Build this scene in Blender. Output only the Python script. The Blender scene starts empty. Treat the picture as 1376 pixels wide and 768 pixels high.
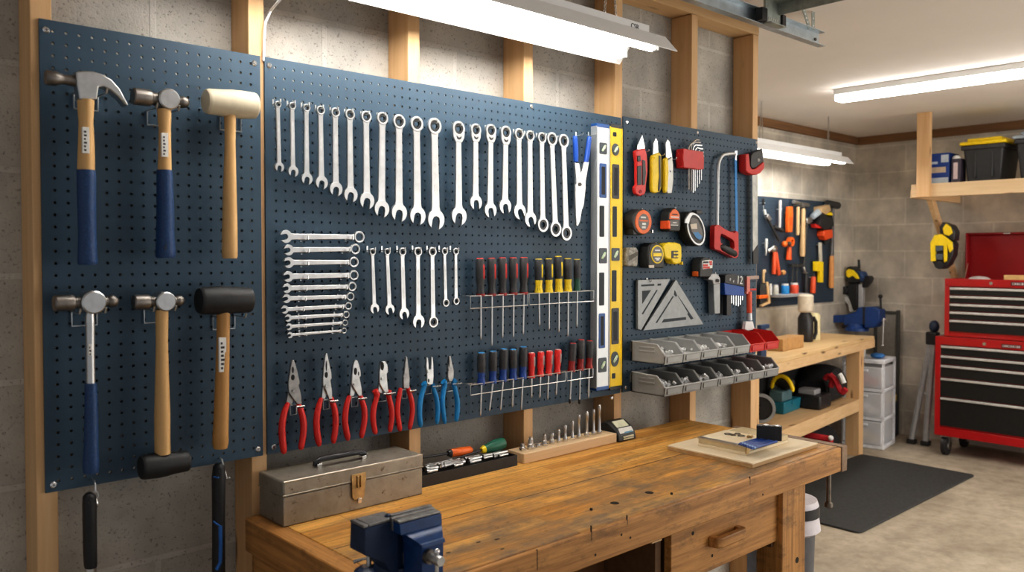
import bpy, bmesh, math, random
from mathutils import Vector, Matrix
random.seed(7)
C = bpy.context.scene.collection
V = Vector
PI = math.pi

# ------------------------------------------------------------------ camera model (frame 1376 x 768)
FPX, YAW, PITCH, SHPX, CAMD, CAMZ = 1106.0, math.radians(47.678), math.radians(1.414), -15.78, 1.7128, 1.38
cyw, syw, cpt, spt = math.cos(YAW), math.sin(YAW), math.cos(PITCH), math.sin(PITCH)
FW = V((cyw*cpt, syw*cpt, -spt)); RT = V((syw, -cyw, 0)); UPV = V((cyw*spt, syw*spt, cpt))
CAM = V((0, -CAMD, CAMZ))
def _hit(u, v, ax, val):
    w = FW*FPX + RT*(u-688) + UPV*(384-v+SHPX)
    return CAM + w*((val-CAM[ax])/w[ax])
def PX(u, v, x): return _hit(u, v, 0, x)      # where the sight line meets a plane x / y / z = const
def PY(u, v, y=0.0): return _hit(u, v, 1, y)
def PZ(u, v, z): return _hit(u, v, 2, z)
def dep(p): return (p-CAM).dot(FW)
def mpp(p): return dep(p)/FPX                 # metres per pixel at a point
def zc(ox, oy, s): return lambda x, y: (ox+x*s, oy+y*s)

# ------------------------------------------------------------------ materials
MATS = {}
def _new(name):
    m = bpy.data.materials.new(name); m.use_nodes = True
    nt = m.node_tree; b = nt.nodes['Principled BSDF']
    return m, nt, b
def _ramp(nt, a, b, p0=0.0, p1=1.0):
    r = nt.nodes.new('ShaderNodeValToRGB'); e = r.color_ramp.elements
    e[0].color = (*a, 1); e[1].color = (*b, 1); e[0].position = p0; e[1].position = p1
    return r
def _coord(nt, scale=(1, 1, 1), kind='Object', loc=(0, 0, 0)):
    t = nt.nodes.new('ShaderNodeTexCoord'); mp = nt.nodes.new('ShaderNodeMapping')
    mp.inputs['Scale'].default_value = scale; mp.inputs['Location'].default_value = loc
    nt.links.new(t.outputs[kind], mp.inputs['Vector']); return mp.outputs['Vector']
def _noise(nt, vec, scale, detail=4, rough=.6):
    n = nt.nodes.new('ShaderNodeTexNoise'); n.inputs['Scale'].default_value = scale
    n.inputs['Detail'].default_value = detail; n.inputs['Roughness'].default_value = rough
    nt.links.new(vec, n.inputs['Vector']); return n
def _mix(nt, fac, a, b, mode='MIX'):
    x = nt.nodes.new('ShaderNodeMix'); x.data_type = 'RGBA'; x.blend_type = mode
    for val, sock in ((fac, x.inputs[0]), (a, x.inputs[6]), (b, x.inputs[7])):
        if hasattr(val, 'links') or hasattr(val, 'is_linked'): nt.links.new(val, sock)
        elif isinstance(val, (int, float)): sock.default_value = val
        else: sock.default_value = (*val, 1)
    return x.outputs[2]
def _bump(nt, b, h, strength=.3, dist=.002):
    n = nt.nodes.new('ShaderNodeBump'); n.inputs['Strength'].default_value = strength
    n.inputs['Distance'].default_value = dist
    nt.links.new(h, n.inputs['Height']); nt.links.new(n.outputs['Normal'], b.inputs['Normal'])
def M(name, col, rough=.5, metal=0., var=.12, vs=30., bump=0., coat=0., alpha=None, trans=0.):
    if name in MATS: return MATS[name]
    m, nt, b = _new(name); MATS[name] = m
    n = _noise(nt, _coord(nt), vs)
    r = _ramp(nt, [max(0, c*(1-var)) for c in col], [min(1, c*(1+var)) for c in col], .3, .7)
    nt.links.new(n.outputs['Fac'], r.inputs['Fac']); nt.links.new(r.outputs['Color'], b.inputs['Base Color'])
    b.inputs['Roughness'].default_value = rough; b.inputs['Metallic'].default_value = metal
    if coat: b.inputs['Coat Weight'].default_value = coat
    if bump: _bump(nt, b, n.outputs['Fac'], bump)
    if trans: b.inputs['Transmission Weight'].default_value = trans; b.inputs['IOR'].default_value = 1.1
    if alpha is not None: b.inputs['Alpha'].default_value = alpha
    return m
def wood(name, c1, c2, axis='z', rough=.6, s=1., knots=True, dark=(.12, .05, .02)):
    if name in MATS: return MATS[name]
    m, nt, b = _new(name); MATS[name] = m
    hi, lo = 28*s, 1.2*s
    sc = {'x': (lo, hi, hi), 'y': (hi, lo, hi), 'z': (hi, hi, lo)}[axis]
    vec = _coord(nt, sc, 'Object'); n = _noise(nt, vec, 1.6, 6, .65)
    r = _ramp(nt, c1, c2, .3, .72); nt.links.new(n.outputs['Fac'], r.inputs['Fac'])
    col = r.outputs['Color']
    if knots:
        kv = {'x': (3, 14, 14), 'y': (14, 3, 14), 'z': (14, 14, 3.4)}[axis]
        vo = nt.nodes.new('ShaderNodeTexVoronoi'); vo.inputs['Scale'].default_value = 1.0
        nt.links.new(_coord(nt, kv, 'Object', (.3, .7, .2)), vo.inputs['Vector'])
        kr = _ramp(nt, (1, 1, 1), (0, 0, 0), .05, .17); nt.links.new(vo.outputs['Distance'], kr.inputs['Fac'])
        col = _mix(nt, kr.outputs['Color'], col, dark)
    nt.links.new(col, b.inputs['Base Color']); b.inputs['Roughness'].default_value = rough
    _bump(nt, b, n.outputs['Fac'], .15, .001)
    return m
def emit(name, col, s):
    if name in MATS: return MATS[name]
    m, nt, b = _new(name); MATS[name] = m
    b.inputs['Base Color'].default_value = (*col, 1)
    b.inputs['Emission Color'].default_value = (*col, 1); b.inputs['Emission Strength'].default_value = s
    return m
def blockwall(name, axis, c1, c2, mort, ox, oz, speck=1.):
    m, nt, b = _new(name); MATS[name] = m
    g = nt.nodes.new('ShaderNodeNewGeometry'); sp = nt.nodes.new('ShaderNodeSeparateXYZ'); cb = nt.nodes.new('ShaderNodeCombineXYZ')
    nt.links.new(g.outputs['Position'], sp.inputs[0])
    nt.links.new(sp.outputs[{'x': 0, 'y': 1}[axis]], cb.inputs[0]); nt.links.new(sp.outputs[2], cb.inputs[1])
    mp = nt.nodes.new('ShaderNodeMapping'); mp.inputs['Location'].default_value = (ox, oz, 0); nt.links.new(cb.outputs[0], mp.inputs[0])
    br = nt.nodes.new('ShaderNodeTexBrick'); nt.links.new(mp.outputs[0], br.inputs['Vector'])
    br.inputs['Scale'].default_value = 1; br.inputs['Brick Width'].default_value = .4064; br.inputs['Row Height'].default_value = .2032
    br.inputs['Mortar Size'].default_value = .0075; br.inputs['Mortar Smooth'].default_value = .3; br.inputs['Bias'].default_value = 0
    br.inputs['Color1'].default_value = (*c1, 1); br.inputs['Color2'].default_value = (*c2, 1); br.inputs['Mortar'].default_value = (*mort, 1)
    big = _noise(nt, g.outputs['Position'], 4, 4); fine = _noise(nt, g.outputs['Position'], 150, 3, .7)
    br_ = _ramp(nt, (.62, .62, .62), (1.15, 1.13, 1.1), .3, .7); nt.links.new(big.outputs['Fac'], br_.inputs['Fac'])
    col = _mix(nt, 1.0, br.outputs['Color'], br_.outputs['Color'], 'MULTIPLY')
    fr = _ramp(nt, (.30, .28, .25), (1, 1, 1), .31, .42); nt.links.new(fine.outputs['Fac'], fr.inputs['Fac'])
    col = _mix(nt, .75*speck, col, fr.outputs['Color'], 'MULTIPLY')
    nt.links.new(col, b.inputs['Base Color']); b.inputs['Roughness'].default_value = .92
    ma = nt.nodes.new('ShaderNodeMath'); ma.operation = 'MULTIPLY_ADD'
    nt.links.new(br.outputs['Fac'], ma.inputs[0]); ma.inputs[1].default_value = .9; nt.links.new(fine.outputs['Fac'], ma.inputs[2])
    _bump(nt, b, ma.outputs[0], .5, .004)
    return m

# ------------------------------------------------------------------ mesh builder (everything in world coordinates)
class B:
    def __init__(s): s.v = []; s.f = []
    def add(s, vs, fs):
        o = len(s.v); s.v += [V(p) for p in vs]; s.f += [tuple(i+o for i in f) for f in fs]; return s
    def box(s, x0, x1, y0, y1, z0, z1):
        return s.add([(x0,y0,z0),(x1,y0,z0),(x1,y1,z0),(x0,y1,z0),(x0,y0,z1),(x1,y0,z1),(x1,y1,z1),(x0,y1,z1)],
                     [(0,3,2,1),(4,5,6,7),(0,1,5,4),(1,2,6,5),(2,3,7,6),(3,0,4,7)])
    def hull8(s, p):   # 4 bottom points, 4 top points
        return s.add(p, [(0,3,2,1),(4,5,6,7),(0,1,5,4),(1,2,6,5),(2,3,7,6),(3,0,4,7)])
    def prism(s, poly, a, b, ax='y'):
        f = {'y': lambda p, t: (p[0], t, p[1]), 'x': lambda p, t: (t, p[0], p[1]), 'z': lambda p, t: (p[0], p[1], t)}[ax]
        n = len(poly)
        return s.add([f(p, a) for p in poly]+[f(p, b) for p in poly],
                     [tuple(range(n)), tuple(range(2*n-1, n-1, -1))]+[(i, i+n, (i+1) % n+n, (i+1) % n) for i in range(n)])
    def lathe(s, p0, p1, prof, n=20, absolute=False, flat=1.0, ref=None):
        p0, p1 = V(p0), V(p1); d = p1-p0; L = d.length; d = d/L
        r = V(ref) if ref else (V((0, 1, 0)) if abs(d.y) < .9 else V((1, 0, 0)))
        a = (r-d*r.dot(d)).normalized(); b = d.cross(a)
        vs, fs = [], []
        for t, rad in prof:
            c = p0+d*(t if absolute else t*L)
            for k in range(n):
                an = 2*PI*k/n; vs.append(c+a*(rad*math.cos(an)*flat)+b*(rad*math.sin(an)))
        m = len(prof)
        for i in range(m-1):
            for k in range(n): fs.append((i*n+k, i*n+(k+1) % n, (i+1)*n+(k+1) % n, (i+1)*n+k))
        fs.append(tuple(range(n-1, -1, -1))); fs.append(tuple((m-1)*n+k for k in range(n)))
        return s.add(vs, fs)
    def cyl(s, p0, p1, r0, r1=None, n=16): return s.lathe(p0, p1, [(0, r0), (1, r0 if r1 is None else r1)], n)
    def tube(s, pts, r, n=8):
        pts = [V(p) for p in pts]; R = r if isinstance(r, (list, tuple)) else [r]*len(pts)
        vs, fs = [], []; a = None
        for i, p in enumerate(pts):
            d = ((pts[min(i+1, len(pts)-1)]-pts[i-1 if i else 0])).normalized()
            if a is None: a = d.orthogonal().normalized()
            a = (a-d*a.dot(d)).normalized(); b = d.cross(a)
            for k in range(n):
                an = 2*PI*k/n; vs.append(p+a*(R[i]*math.cos(an))+b*(R[i]*math.sin(an)))
        for i in range(len(pts)-1):
            for k in range(n): fs.append((i*n+k, i*n+(k+1) % n, (i+1)*n+(k+1) % n, (i+1)*n+k))
        fs.append(tuple(range(n-1, -1, -1))); fs.append(tuple((len(pts)-1)*n+k for k in range(n)))
        return s.add(vs, fs)
    def ball(s, c, r, n=14, m=9):
        c = V(c); rx, ry, rz = (r, r, r) if isinstance(r, (int, float)) else r
        vs, fs = [], []
        for i in range(1, m):
            th = PI*i/m
            for k in range(n):
                an = 2*PI*k/n; vs.append(c+V((rx*math.sin(th)*math.cos(an), ry*math.sin(th)*math.sin(an), rz*math.cos(th))))
        for i in range(m-2):
            for k in range(n): fs.append((i*n+k, (i+1)*n+k, (i+1)*n+(k+1) % n, i*n+(k+1) % n))
        vs += [c+V((0, 0, rz)), c-V((0, 0, rz))]; t, bt = len(vs)-2, len(vs)-1
        for k in range(n):
            fs.append((t, k, (k+1) % n)); fs.append((bt, (m-2)*n+(k+1) % n, (m-2)*n+k))
        return s.add(vs, fs)
    def ring(s, c, ax, ro, ri, th, n=24, sc=(1, 1)):   # flat annulus around an axis, thickness th centred on c
        c, ax = V(c), V(ax).normalized()
        a = V((0, 0, 1)) if abs(ax.z) < .9 else V((1, 0, 0)); a = (a-ax*a.dot(ax)).normalized(); b = ax.cross(a)
        vs, fs = [], []
        for k in range(n):
            an = 2*PI*k/n; e = a*(math.cos(an)*sc[0])+b*(math.sin(an)*sc[1])
            vs += [c+e*ro-ax*th/2, c+e*ro+ax*th/2, c+e*ri+ax*th/2, c+e*ri-ax*th/2]
        for k in range(n):
            j = (k+1) % n
            for q in range(4): fs.append((k*4+q, j*4+q, j*4+(q+1) % 4, k*4+(q+1) % 4))
        return s.add(vs, fs)
    def xf(s, m): s.v = [m @ p for p in s.v]; return s
def arc(cx, cy, r, a0, a1, n=10, ry=None):
    ry = ry or r
    return [(cx+r*math.cos(math.radians(a0+(a1-a0)*i/n)), cy+ry*math.sin(math.radians(a0+(a1-a0)*i/n))) for i in range(n+1)]
def rrect(x0, x1, y0, y1, r, n=4):
    return arc(x1-r, y1-r, r, 0, 90, n)+arc(x0+r, y1-r, r, 90, 180, n)+arc(x0+r, y0+r, r, 180, 270, n)+arc(x1-r, y0+r, r, 270, 360, n)

NAMES = {}
def _link(name, b, m, origin, parent, bev, smooth, seg=2, ang=40):
    me = bpy.data.meshes.new(name)
    me.from_pydata([tuple(p-origin) for p in b.v], [], b.f)
    bm = bmesh.new(); bm.from_mesh(me); bmesh.ops.recalc_face_normals(bm, faces=bm.faces); bm.to_mesh(me); bm.free()
    me.materials.append(m)
    o = bpy.data.objects.new(name, me); C.objects.link(o)
    if smooth:
        for p in me.polygons: p.use_smooth = True
        me.set_sharp_from_angle(angle=math.radians(38))
    if bev:
        md = o.modifiers.new('bevel', 'BEVEL'); md.width = bev; md.segments = seg; md.limit_method = 'ANGLE'
        md.angle_limit = math.radians(ang); md.harden_normals = False
    if parent: o.parent = parent
    return o
class Thing:
    def __init__(s, name, label, cat, loc, group=None):
        s.o = bpy.data.objects.new(name, None); C.objects.link(s.o); s.loc = V(loc); s.o.location = s.loc
        s.o.empty_display_size = .02
        s.o['label'] = label; s.o['category'] = cat
        if group: s.o['group'] = group
    def p(s, name, b, m, parent=None, bev=0, smooth=True, label=None, seg=2, ang=40):
        o = _link(name, b, m, s.loc, parent or s.o, bev, smooth, seg, ang)
        if label: o['label'] = label
        return o
def solo(name, label, cat, b, m, group=None, bev=0, smooth=True, kind=None, seg=2, ang=40):
    n = len(b.v); xs = [p.x for p in b.v]; ys = [p.y for p in b.v]; zs = [p.z for p in b.v]
    loc = V(((min(xs)+max(xs))/2, (min(ys)+max(ys))/2, min(zs)))
    o = _link(name, b, m, loc, None, bev, smooth, seg, ang); o.location = loc
    o['label'] = label; o['category'] = cat
    if group: o['group'] = group
    if kind: o['kind'] = kind
    return o
def struct(name, b, m, bev=0):
    o = _link(name, b, m, V((0, 0, 0)), None, bev, False); o['kind'] = 'structure'; return o
def text_b(s, size, mat4, depth=.0004):
    cu = bpy.data.curves.new('txt', 'FONT'); cu.body = s; cu.size = size; cu.align_x = 'CENTER'; cu.align_y = 'CENTER'; cu.extrude = depth
    ob = bpy.data.objects.new('txt', cu); me = bpy.data.meshes.new_from_object(ob)
    b = B(); b.add([mat4 @ v.co for v in me.vertices], [tuple(p.vertices) for p in me.polygons])
    bpy.data.objects.remove(ob); bpy.data.curves.remove(cu); bpy.data.meshes.remove(me)
    return b
def wallmat(p, ang=0): # text facing -y, at p
    return Matrix.Translation(p) @ Matrix.Rotation(ang, 4, 'Y') @ Matrix.Rotation(PI/2, 4, 'X')
ORD = ['first','second','third','fourth','fifth','sixth','seventh','eighth','ninth','tenth','eleventh','twelfth']

# common materials
steel = M('brushed_steel', (.58, .58, .57), .34, 1., .1, 60)
chrome = M('chrome', (.74, .74, .74), .22, 1., .04, 40)
chromed = M('satin_chrome', (.57, .57, .565), .36, .9, .05, 50)
darksteel = M('dark_forged_steel', (.22, .20, .18), .42, .9, .3, 60)
wire = M('zinc_wire', (.75, .75, .74), .3, .9, .05)
black = M('black_rubber', (.018, .018, .019), .55, 0, .2, 60)
blackp = M('black_plastic', (.022, .022, .024), .4, 0, .2, 60)
bluegrip = M('navy_rubber_grip', (.012, .04, .105), .5, 0, .2, 80)
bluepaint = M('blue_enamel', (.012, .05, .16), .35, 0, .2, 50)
redp = M('red_plastic', (.55, .025, .02), .4, 0, .1, 40)
orangep = M('orange_plastic', (.8, .15, .02), .4, 0, .1, 40)
yellowp = M('yellow_plastic', (.92, .66, .012), .4, 0, .08, 40)
whitep = M('white_plastic', (.75, .75, .73), .45, 0, .05, 40)
sticker = M('white_sticker', (.75, .74, .70), .6, 0, .05, 40)
ink = M('dark_ink', (.03, .03, .035), .6, 0, .1, 40)
hickory = wood('hickory_handle', (.58, .34, .13), (.74, .48, .22), 'z', .5, 1.4, False)
hickory2 = wood('aged_hickory_handle', (.42, .21, .06), (.62, .36, .13), 'z', .5, 1.4, False)
pine = wood('pine_stud', (.60, .36, .17), (.72, .48, .26), 'z', .65, 1.)
pinex = wood('pine_along', (.62, .40, .20), (.76, .54, .31), 'x', .65, 1.)
piney = wood('pine_across', (.62, .40, .20), (.76, .54, .31), 'y', .65, 1.)
peg_navy = M('navy_pegboard', (.040, .074, .110), .5, 0, .1, 3, 0)
peg_navy.node_tree.nodes['Principled BSDF'].inputs['Specular IOR Level'].default_value = .35
# ================================================================== the room
WY = .095                          # face of the block wall behind the studs
XB, YF, ZC = 6.45, 1.30, 2.30      # back wall, far wall, ceiling
jp = PY(213, 749, WY)
m_wall = blockwall('grey_block', 'x', (.50, .475, .43), (.56, .53, .48), (.61, .585, .535), -jp.x, -jp.z, 1.)
m_wallf = blockwall('pale_block_far', 'x', (.60, .56, .48), (.65, .60, .52), (.74, .70, .61), .1, .02, .35)
m_wallb = blockwall('pale_block_back', 'y', (.62, .57, .49), (.68, .63, .54), (.76, .71, .62), .1, .02, .3)
struct('wall_main', B().box(-1.6, 2.875, WY, YF+.1, 0, ZC), m_wall)
struct('wall_far', B().box(2.875, XB+.1, YF, YF+.1, 0, ZC), m_wallf)
struct('wall_back', B().box(XB, XB+.1, -3.2, YF, 0, ZC), m_wallb)
def floor_mat():
    m, nt, b = _new('concrete')
    g = nt.nodes.new('ShaderNodeNewGeometry')
    n1 = _noise(nt, g.outputs['Position'], 2.2, 6, .65); n2 = _noise(nt, g.outputs['Position'], 9, 6, .7)
    r1 = _ramp(nt, (.34, .29, .22), (.52, .455, .36), .32, .66); nt.links.new(n1.outputs['Fac'], r1.inputs['Fac'])
    r2 = _ramp(nt, (.72, .7, .66), (1.05, 1.05, 1.05), .32, .6); nt.links.new(n2.outputs['Fac'], r2.inputs['Fac'])
    nt.links.new(_mix(nt, 1., r1.outputs['Color'], r2.outputs['Color'], 'MULTIPLY'), b.inputs['Base Color'])
    b.inputs['Roughness'].default_value = .7; _bump(nt, b, n2.outputs['Fac'], .15, .003); return m
struct('floor', B().box(-1.6, XB+.1, -3.2, YF+.1, -.08, 0), floor_mat())
struct('ceiling', B().box(-1.6, XB+.1, -3.2, YF+.1, ZC, ZC+.08), M('ceiling_paint', (.86, .81, .76), .9, 0, .03, 2))
# ledger boards along the top of the far and back walls
old = wood('old_brown_board', (.16, .08, .035), (.30, .16, .07), 'x', .8)
oldy = wood('old_brown_board_y', (.16, .08, .035), (.30, .16, .07), 'y', .8)
struct('trim_1', B().box(2.875, XB, YF-.03, YF, ZC-.055, ZC), old, .002)
struct('trim_2', B().box(XB-.03, XB, -3.2, YF-.03, ZC-.06, ZC), oldy, .002)

# studs
edges = [(69, 15), (354.5, 40), (563.7, 90), (716, 110), (836, 140), (937, 150), (1018, 170)]
where = ['at the left edge of the left pegboard', 'showing between the left and middle pegboards', 'behind the middle board, under the left part of the shop light',
         'behind the middle board, left of centre of the shop light tubes', 'behind the yellow and silver spirit levels', 'behind the knives on the right pegboard',
         'at the right end, beside the far alcove']
for k, (u, v) in enumerate(edges):
    x1 = PY(u, v, .0065).x
    solo('wall_stud', 'upright pine wall stud '+where[k], 'stud', B().box(x1-.036, x1, .0058, WY-.0005, .001, 2.218), pine, 'pine studs on the block wall', .0015)
xe = PY(1018, 170, .0065).x
solo('top_plate', 'horizontal pine top plate running over the wall studs at the ceiling', 'beam', B().box(-.4, xe+.006, .0065, WY-.0005, 2.22, ZC-.001), pinex, None, .0015)

# pegboards with real holes
def pegboard(label, x0, x1, z0, z1, screws):
    T = Thing('pegboard', label, 'pegboard', ((x0+x1)/2, .006, z0), 'navy pegboards on the studs')
    pt = .0227; nx, nz = int((x1-x0-.012)/pt), int((z1-z0-.012)/pt)
    mx, mz = (x1-x0-nx*pt)/2, (z1-z0-nz*pt)/2; r = .0029
    b = B(); oc = [(r*math.cos(math.radians(22.5+45*k)), r*math.sin(math.radians(22.5+45*k))) for k in range(8)]
    vs, fs = [], []; h = pt/2
    for i in range(nx):
        for j in range(nz):
            cx, cz = x0+mx+(i+.5)*pt, z0+mz+(j+.5)*pt; o = len(vs)
            vs += [(cx+h, 0, cz+h), (cx-h, 0, cz+h), (cx-h, 0, cz-h), (cx+h, 0, cz-h)]
            vs += [(cx+a, 0, cz+c) for a, c in oc]+[(cx+a, .005, cz+c) for a, c in oc]
            q = lambda k: o+4+(k % 8)
            fs += [(o, q(0), q(1)), (o+1, q(2), q(3)), (o+2, q(4), q(5)), (o+3, q(6), q(7)),
                   (o, o+1, q(2), q(1)), (o+1, o+2, q(4), q(3)), (o+2, o+3, q(6), q(5)), (o+3, o, q(0), q(7))]
            for k in range(8): fs.append((q(k), q(k+1), q(k+1)+8, q(k)+8))
    b.add(vs, fs)
    X0, X1, Z0, Z1 = x0+mx, x1-mx, z0+mz, z1-mz
    for (a, c, d, e) in ((x0, X0, z0, z1), (X1, x1, z0, z1), (X0, X1, z0, Z0), (X0, X1, Z1, z1)):
        b.add([(a, 0, d), (c, 0, d), (c, 0, e), (a, 0, e)], [(0, 1, 2, 3)])
    b.add([(x0,0,z0),(x1,0,z0),(x1,0,z1),(x0,0,z1),(x0,.006,z0),(x1,.006,z0),(x1,.006,z1),(x0,.006,z1)],
          [(0,1,5,4),(1,2,6,5),(2,3,7,6),(3,0,4,7)])
    o = T.p('panel', b, peg_navy, smooth=False)
    for (u, v) in screws:
        p = PY(u, v, 0); s = T.p('screw', B().lathe(p+V((0, .002, 0)), p+V((0, -.003, 0)), [(0, .0062), (.6, .0062), (1, .004)], 14), chrome)
        T.p('screw_slot', B().box(p.x-.0028, p.x+.0028, -.0034, -.0028, p.z-.0006, p.z+.0006).box(p.x-.0006, p.x+.0006, -.0034, -.0028, p.z-.0028, p.z+.0028), darksteel, s)
    return T
ZB, ZT = .934, 1.813
pegboard('left navy pegboard holding the six hammers and mallets', .3835, .8135, ZB, ZT, [(62, 40), (342, 85), (72, 651), (347, 603)])
pegboard('wide middle navy pegboard holding wrenches, pliers and screwdrivers', .824, 2.030, ZB, ZT, [(362, 88), (368, 600), (714, 143), (822, 534)])
pegboard('right navy pegboard holding tape measures, knives and parts bins', 2.042, 2.835, ZB, ZT+.006, [(842, 164), (937, 178), (1016, 191), (841, 520)])

# light fixtures ------------------------------------------------------------
tube_m = emit('lit_tube', (1., .97, .93), 31.)
lampwhite = M('lamp_white_enamel', (.80, .80, .79), .35, 0, .02)
def shop_light(label, x0, x1, yc, zt, w, chains, lettering=False):
    T = Thing('shop_light', label, 'light', ((x0+x1)/2, yc, zt))
    h = w/2
    prof = [(yc-h, zt+.004), (yc-h*.62, zt+.042), (yc-.032, zt+.05), (yc+.032, zt+.05), (yc+h*.62, zt+.042), (yc+h, zt+.004), (yc+h, zt+.0075), (yc+h*.6, zt+.047), (yc-h*.6, zt+.047), (yc-h, zt+.0075)]
    o1 = [(yc-h, zt), (yc-h*.62, zt+.046), (yc+h*.62, zt+.046), (yc+h, zt), (yc+h, zt+.003), (yc+h*.60, zt+.05), (yc-h*.60, zt+.05), (yc-h, zt+.003)]
    T.p('reflector', B().prism(o1, x0, x1, 'x'), lampwhite)
    T.p('channel', B().box(x0+.03, x1-.035, yc-.034, yc+.034, zt+.05, zt+.082), lampwhite, bev=.002)
    for s in (-1, 1):
        y = yc+s*w*.27
        for xx in (x0+.035, x1-.045):
            T.p('socket', B().box(xx-.008, xx+.008, y-.013, y+.013, zt+.004, zt+.046), whitep, bev=.002)
        t = T.p('tube', B().cyl((x0+.045, y, zt+.014), (x1-.055, y, zt+.014), .0135, n=10), tube_m, label='glowing fluorescent tube')
    for (xa, xb, xc, zt2) in chains:
        b = B()
        for (p, q) in (((xa, yc, zt2), (xb, yc, zt+.083)), ((xa, yc, zt2), (xc, yc, zt+.083))):
            p, q = V(p), V(q); n = max(3, int((q-p).length/.011))
            for i in range(n):
                a, d = p.lerp(q, i/n), p.lerp(q, (i+1)/n); mid = (a+d)/2
                ax = V((0, 1, 0)) if i % 2 else V((1, 0, 0))
                b.ring(mid, ax, .0052, .0033, .0016, 8, (1.35, .8))
        T.p('chain', b, steel)
    if lettering:
        p = V((x1-.10, yc-.0345, zt+.066))
        T.p('lettering', text_b('CSR', .02, wallmat(p), .0003), ink, label='small dark lettering')
    return T
pe = PZ(907, 68, 1.95)
shop_light('long white two-tube shop light hanging over the workbench', pe.x-1.25, pe.x, -.205, 1.945, .21, [(1.735, 1.715, 1.765, 2.298), (.9, .88, .93, 2.298)], True)
pf = PY(1128, 222, .95)
shop_light('distant shop light hanging over the rear workbench in the alcove', pf.x-1.22, pf.x, .95, pf.z, .2, [(pf.x-.16, pf.x-.175, pf.x-.15, 2.298), (pf.x-1.0, pf.x-1.02, pf.x-.98, 2.298)])
# ceiling batten
a, bq = PZ(1125, 137, 2.235), PZ(1376, 103, 2.235)
d = (bq-a).normalized(); L = 1.3; nrm = V((-d.y, d.x, 0))
T = Thing('ceiling_light', 'white rectangular strip light fixed to the ceiling, glowing', 'light', a+d*L/2+V((0, 0, .065)))
Mx = Matrix.Translation(a) @ Matrix(((d.x, nrm.x, 0, 0), (d.y, nrm.y, 0, 0), (0, 0, 1, 0), (0, 0, 0, 1)))
T.p('housing', B().box(0, L, -.05, .05, .032, .0648).xf(Mx), lampwhite, bev=.003)
T.p('diffuser', B().box(.006, L-.006, -.046, .046, 0, .032).xf(Mx), emit('lit_diffuser', (1, .97, .93), 20.), bev=.004)

# power cord of the shop light
pts = [PY(376, 0, -.10), PY(364, 14, .0), PY(356.5, 30, .0), PY(354.8, 55, .0), PY(354.2, 82, .003)]
pts = [PY(400, -30, -.16)]+pts
solo('light_cable', 'white electric cord running from the shop light down beside the stud', 'cord', B().tube(pts, .0028, 8), whitep)

# garage door track ----------------------------------------------------------
galv = M('galvanised_steel', (.50, .56, .60), .38, .7, .15, 25)
galvd = M('dull_galvanised_bracket', (.33, .36, .33), .5, .4, .2, 30)
yr = -.16
e = PY(1109, 62, yr); zr = e.z
T = Thing('door_track', 'galvanised steel garage door track under the ceiling above the right pegboard', 'track', (e.x-.7, yr, zr))
T.p('rail', B().prism([(yr, zr), (yr+.03, zr), (yr+.03, zr+.055), (yr, zr+.055), (yr, zr+.052), (yr+.027, zr+.052), (yr+.027, zr+.003), (yr, zr+.003)], e.x-1.6, e.x, 'x'), galv, smooth=False)
T.p('bolt', B().cyl((e.x-.03, yr+.022, zr+.026), (e.x-.03, yr+.027, zr+.026), .006), darksteel)
bx = PY(1035, 25, yr).x
T.p('hanger_plate', B().box(bx-.05, bx+.05, yr-.012, yr-.002, zr+.0, zr+.20).box(bx-.05, bx+.05, yr-.035, yr-.012, zr+.0, zr+.004), galvd, bev=.001)
b = B()
for i in range(7): b.cyl((bx-.042+i*.014, yr-.0135, zr+.022), (bx-.042+i*.014, yr-.0119, zr+.022), .0035, n=10)
T.p('slot_holes', b, wire, label='pale punched holes')
T.p('splice_block', B().box(bx-.085, bx-.05, yr-.02, yr+.01, zr+.006, zr+.05), blackp, bev=.002)
T.p('clamp', B().box(bx+.05, bx+.075, yr-.02, yr-.002, zr+.01, zr+.05), blackp, bev=.002)
T.p('cross_angle', B().box(bx+.0, bx+.04, yr-1.3, yr-.012, zr+.085, zr+.09).box(bx+.036, bx+.04, yr-1.3, yr-.012, zr+.045, zr+.085), galvd, smooth=False)
def strap(p, q):
    b = B(); p, q = V(p), V(q); dd = (q-p).normalized(); nn = V((-dd.z, 0, dd.x))*.011
    b.prism([((p-nn).x, (p-nn).z), ((p+nn).x, (p+nn).z), ((q+nn).x, (q+nn).z), ((q-nn).x, (q-nn).z)], p.y, p.y+.002)
    return b, p, q
yb = yr+.006
for (p, q) in ((PY(1078, 5, yb), PY(1088, 34, yb)), (PY(1093, -20, yb), PY(1093, 36, yb))):
    q.z = zr+.05
    sb, p, q = strap(p, q); s = T.p('hanger_strap', sb, galvd, smooth=False)
    hb = B()
    for i in range(6):
        c = p.lerp(q, (i+.5)/6); hb.cyl(c+V((0, -.0004, 0)), c+V((0, .001, 0)), .0038, n=10)
    T.p('strap_holes', hb, whitep, s)
# ================================================================== hooks
def peg(x, z, out, label, up=.012, group='steel peg hooks'):
    b = B().tube([(x, .004, z), (x, -out*.85, z), (x, -out, z+.002), (x, -out, z+up)], .0017, 7)
    b.box(x-.0018, x+.0018, -.0012, 0, z-.003, z+.012)
    return solo('peg_hook', label, 'hook', b, wire, group)
def prongs(x, z, half, out, label, loop=.028):
    b = B()
    for s in (-1, 1):
        b.tube([(x+s*half, .004, z), (x+s*half, -out*.9, z-.001), (x+s*half, -out, z+.008)], .0019, 7)
    b.tube([(x-half, -.003, z), (x-half, -.003, z-loop), (x+half, -.003, z-loop), (x+half, -.003, z)], .0017, 7)
    return solo('double_prong_hook', label, 'hook', b, wire, 'double-prong wire hooks')

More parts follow.
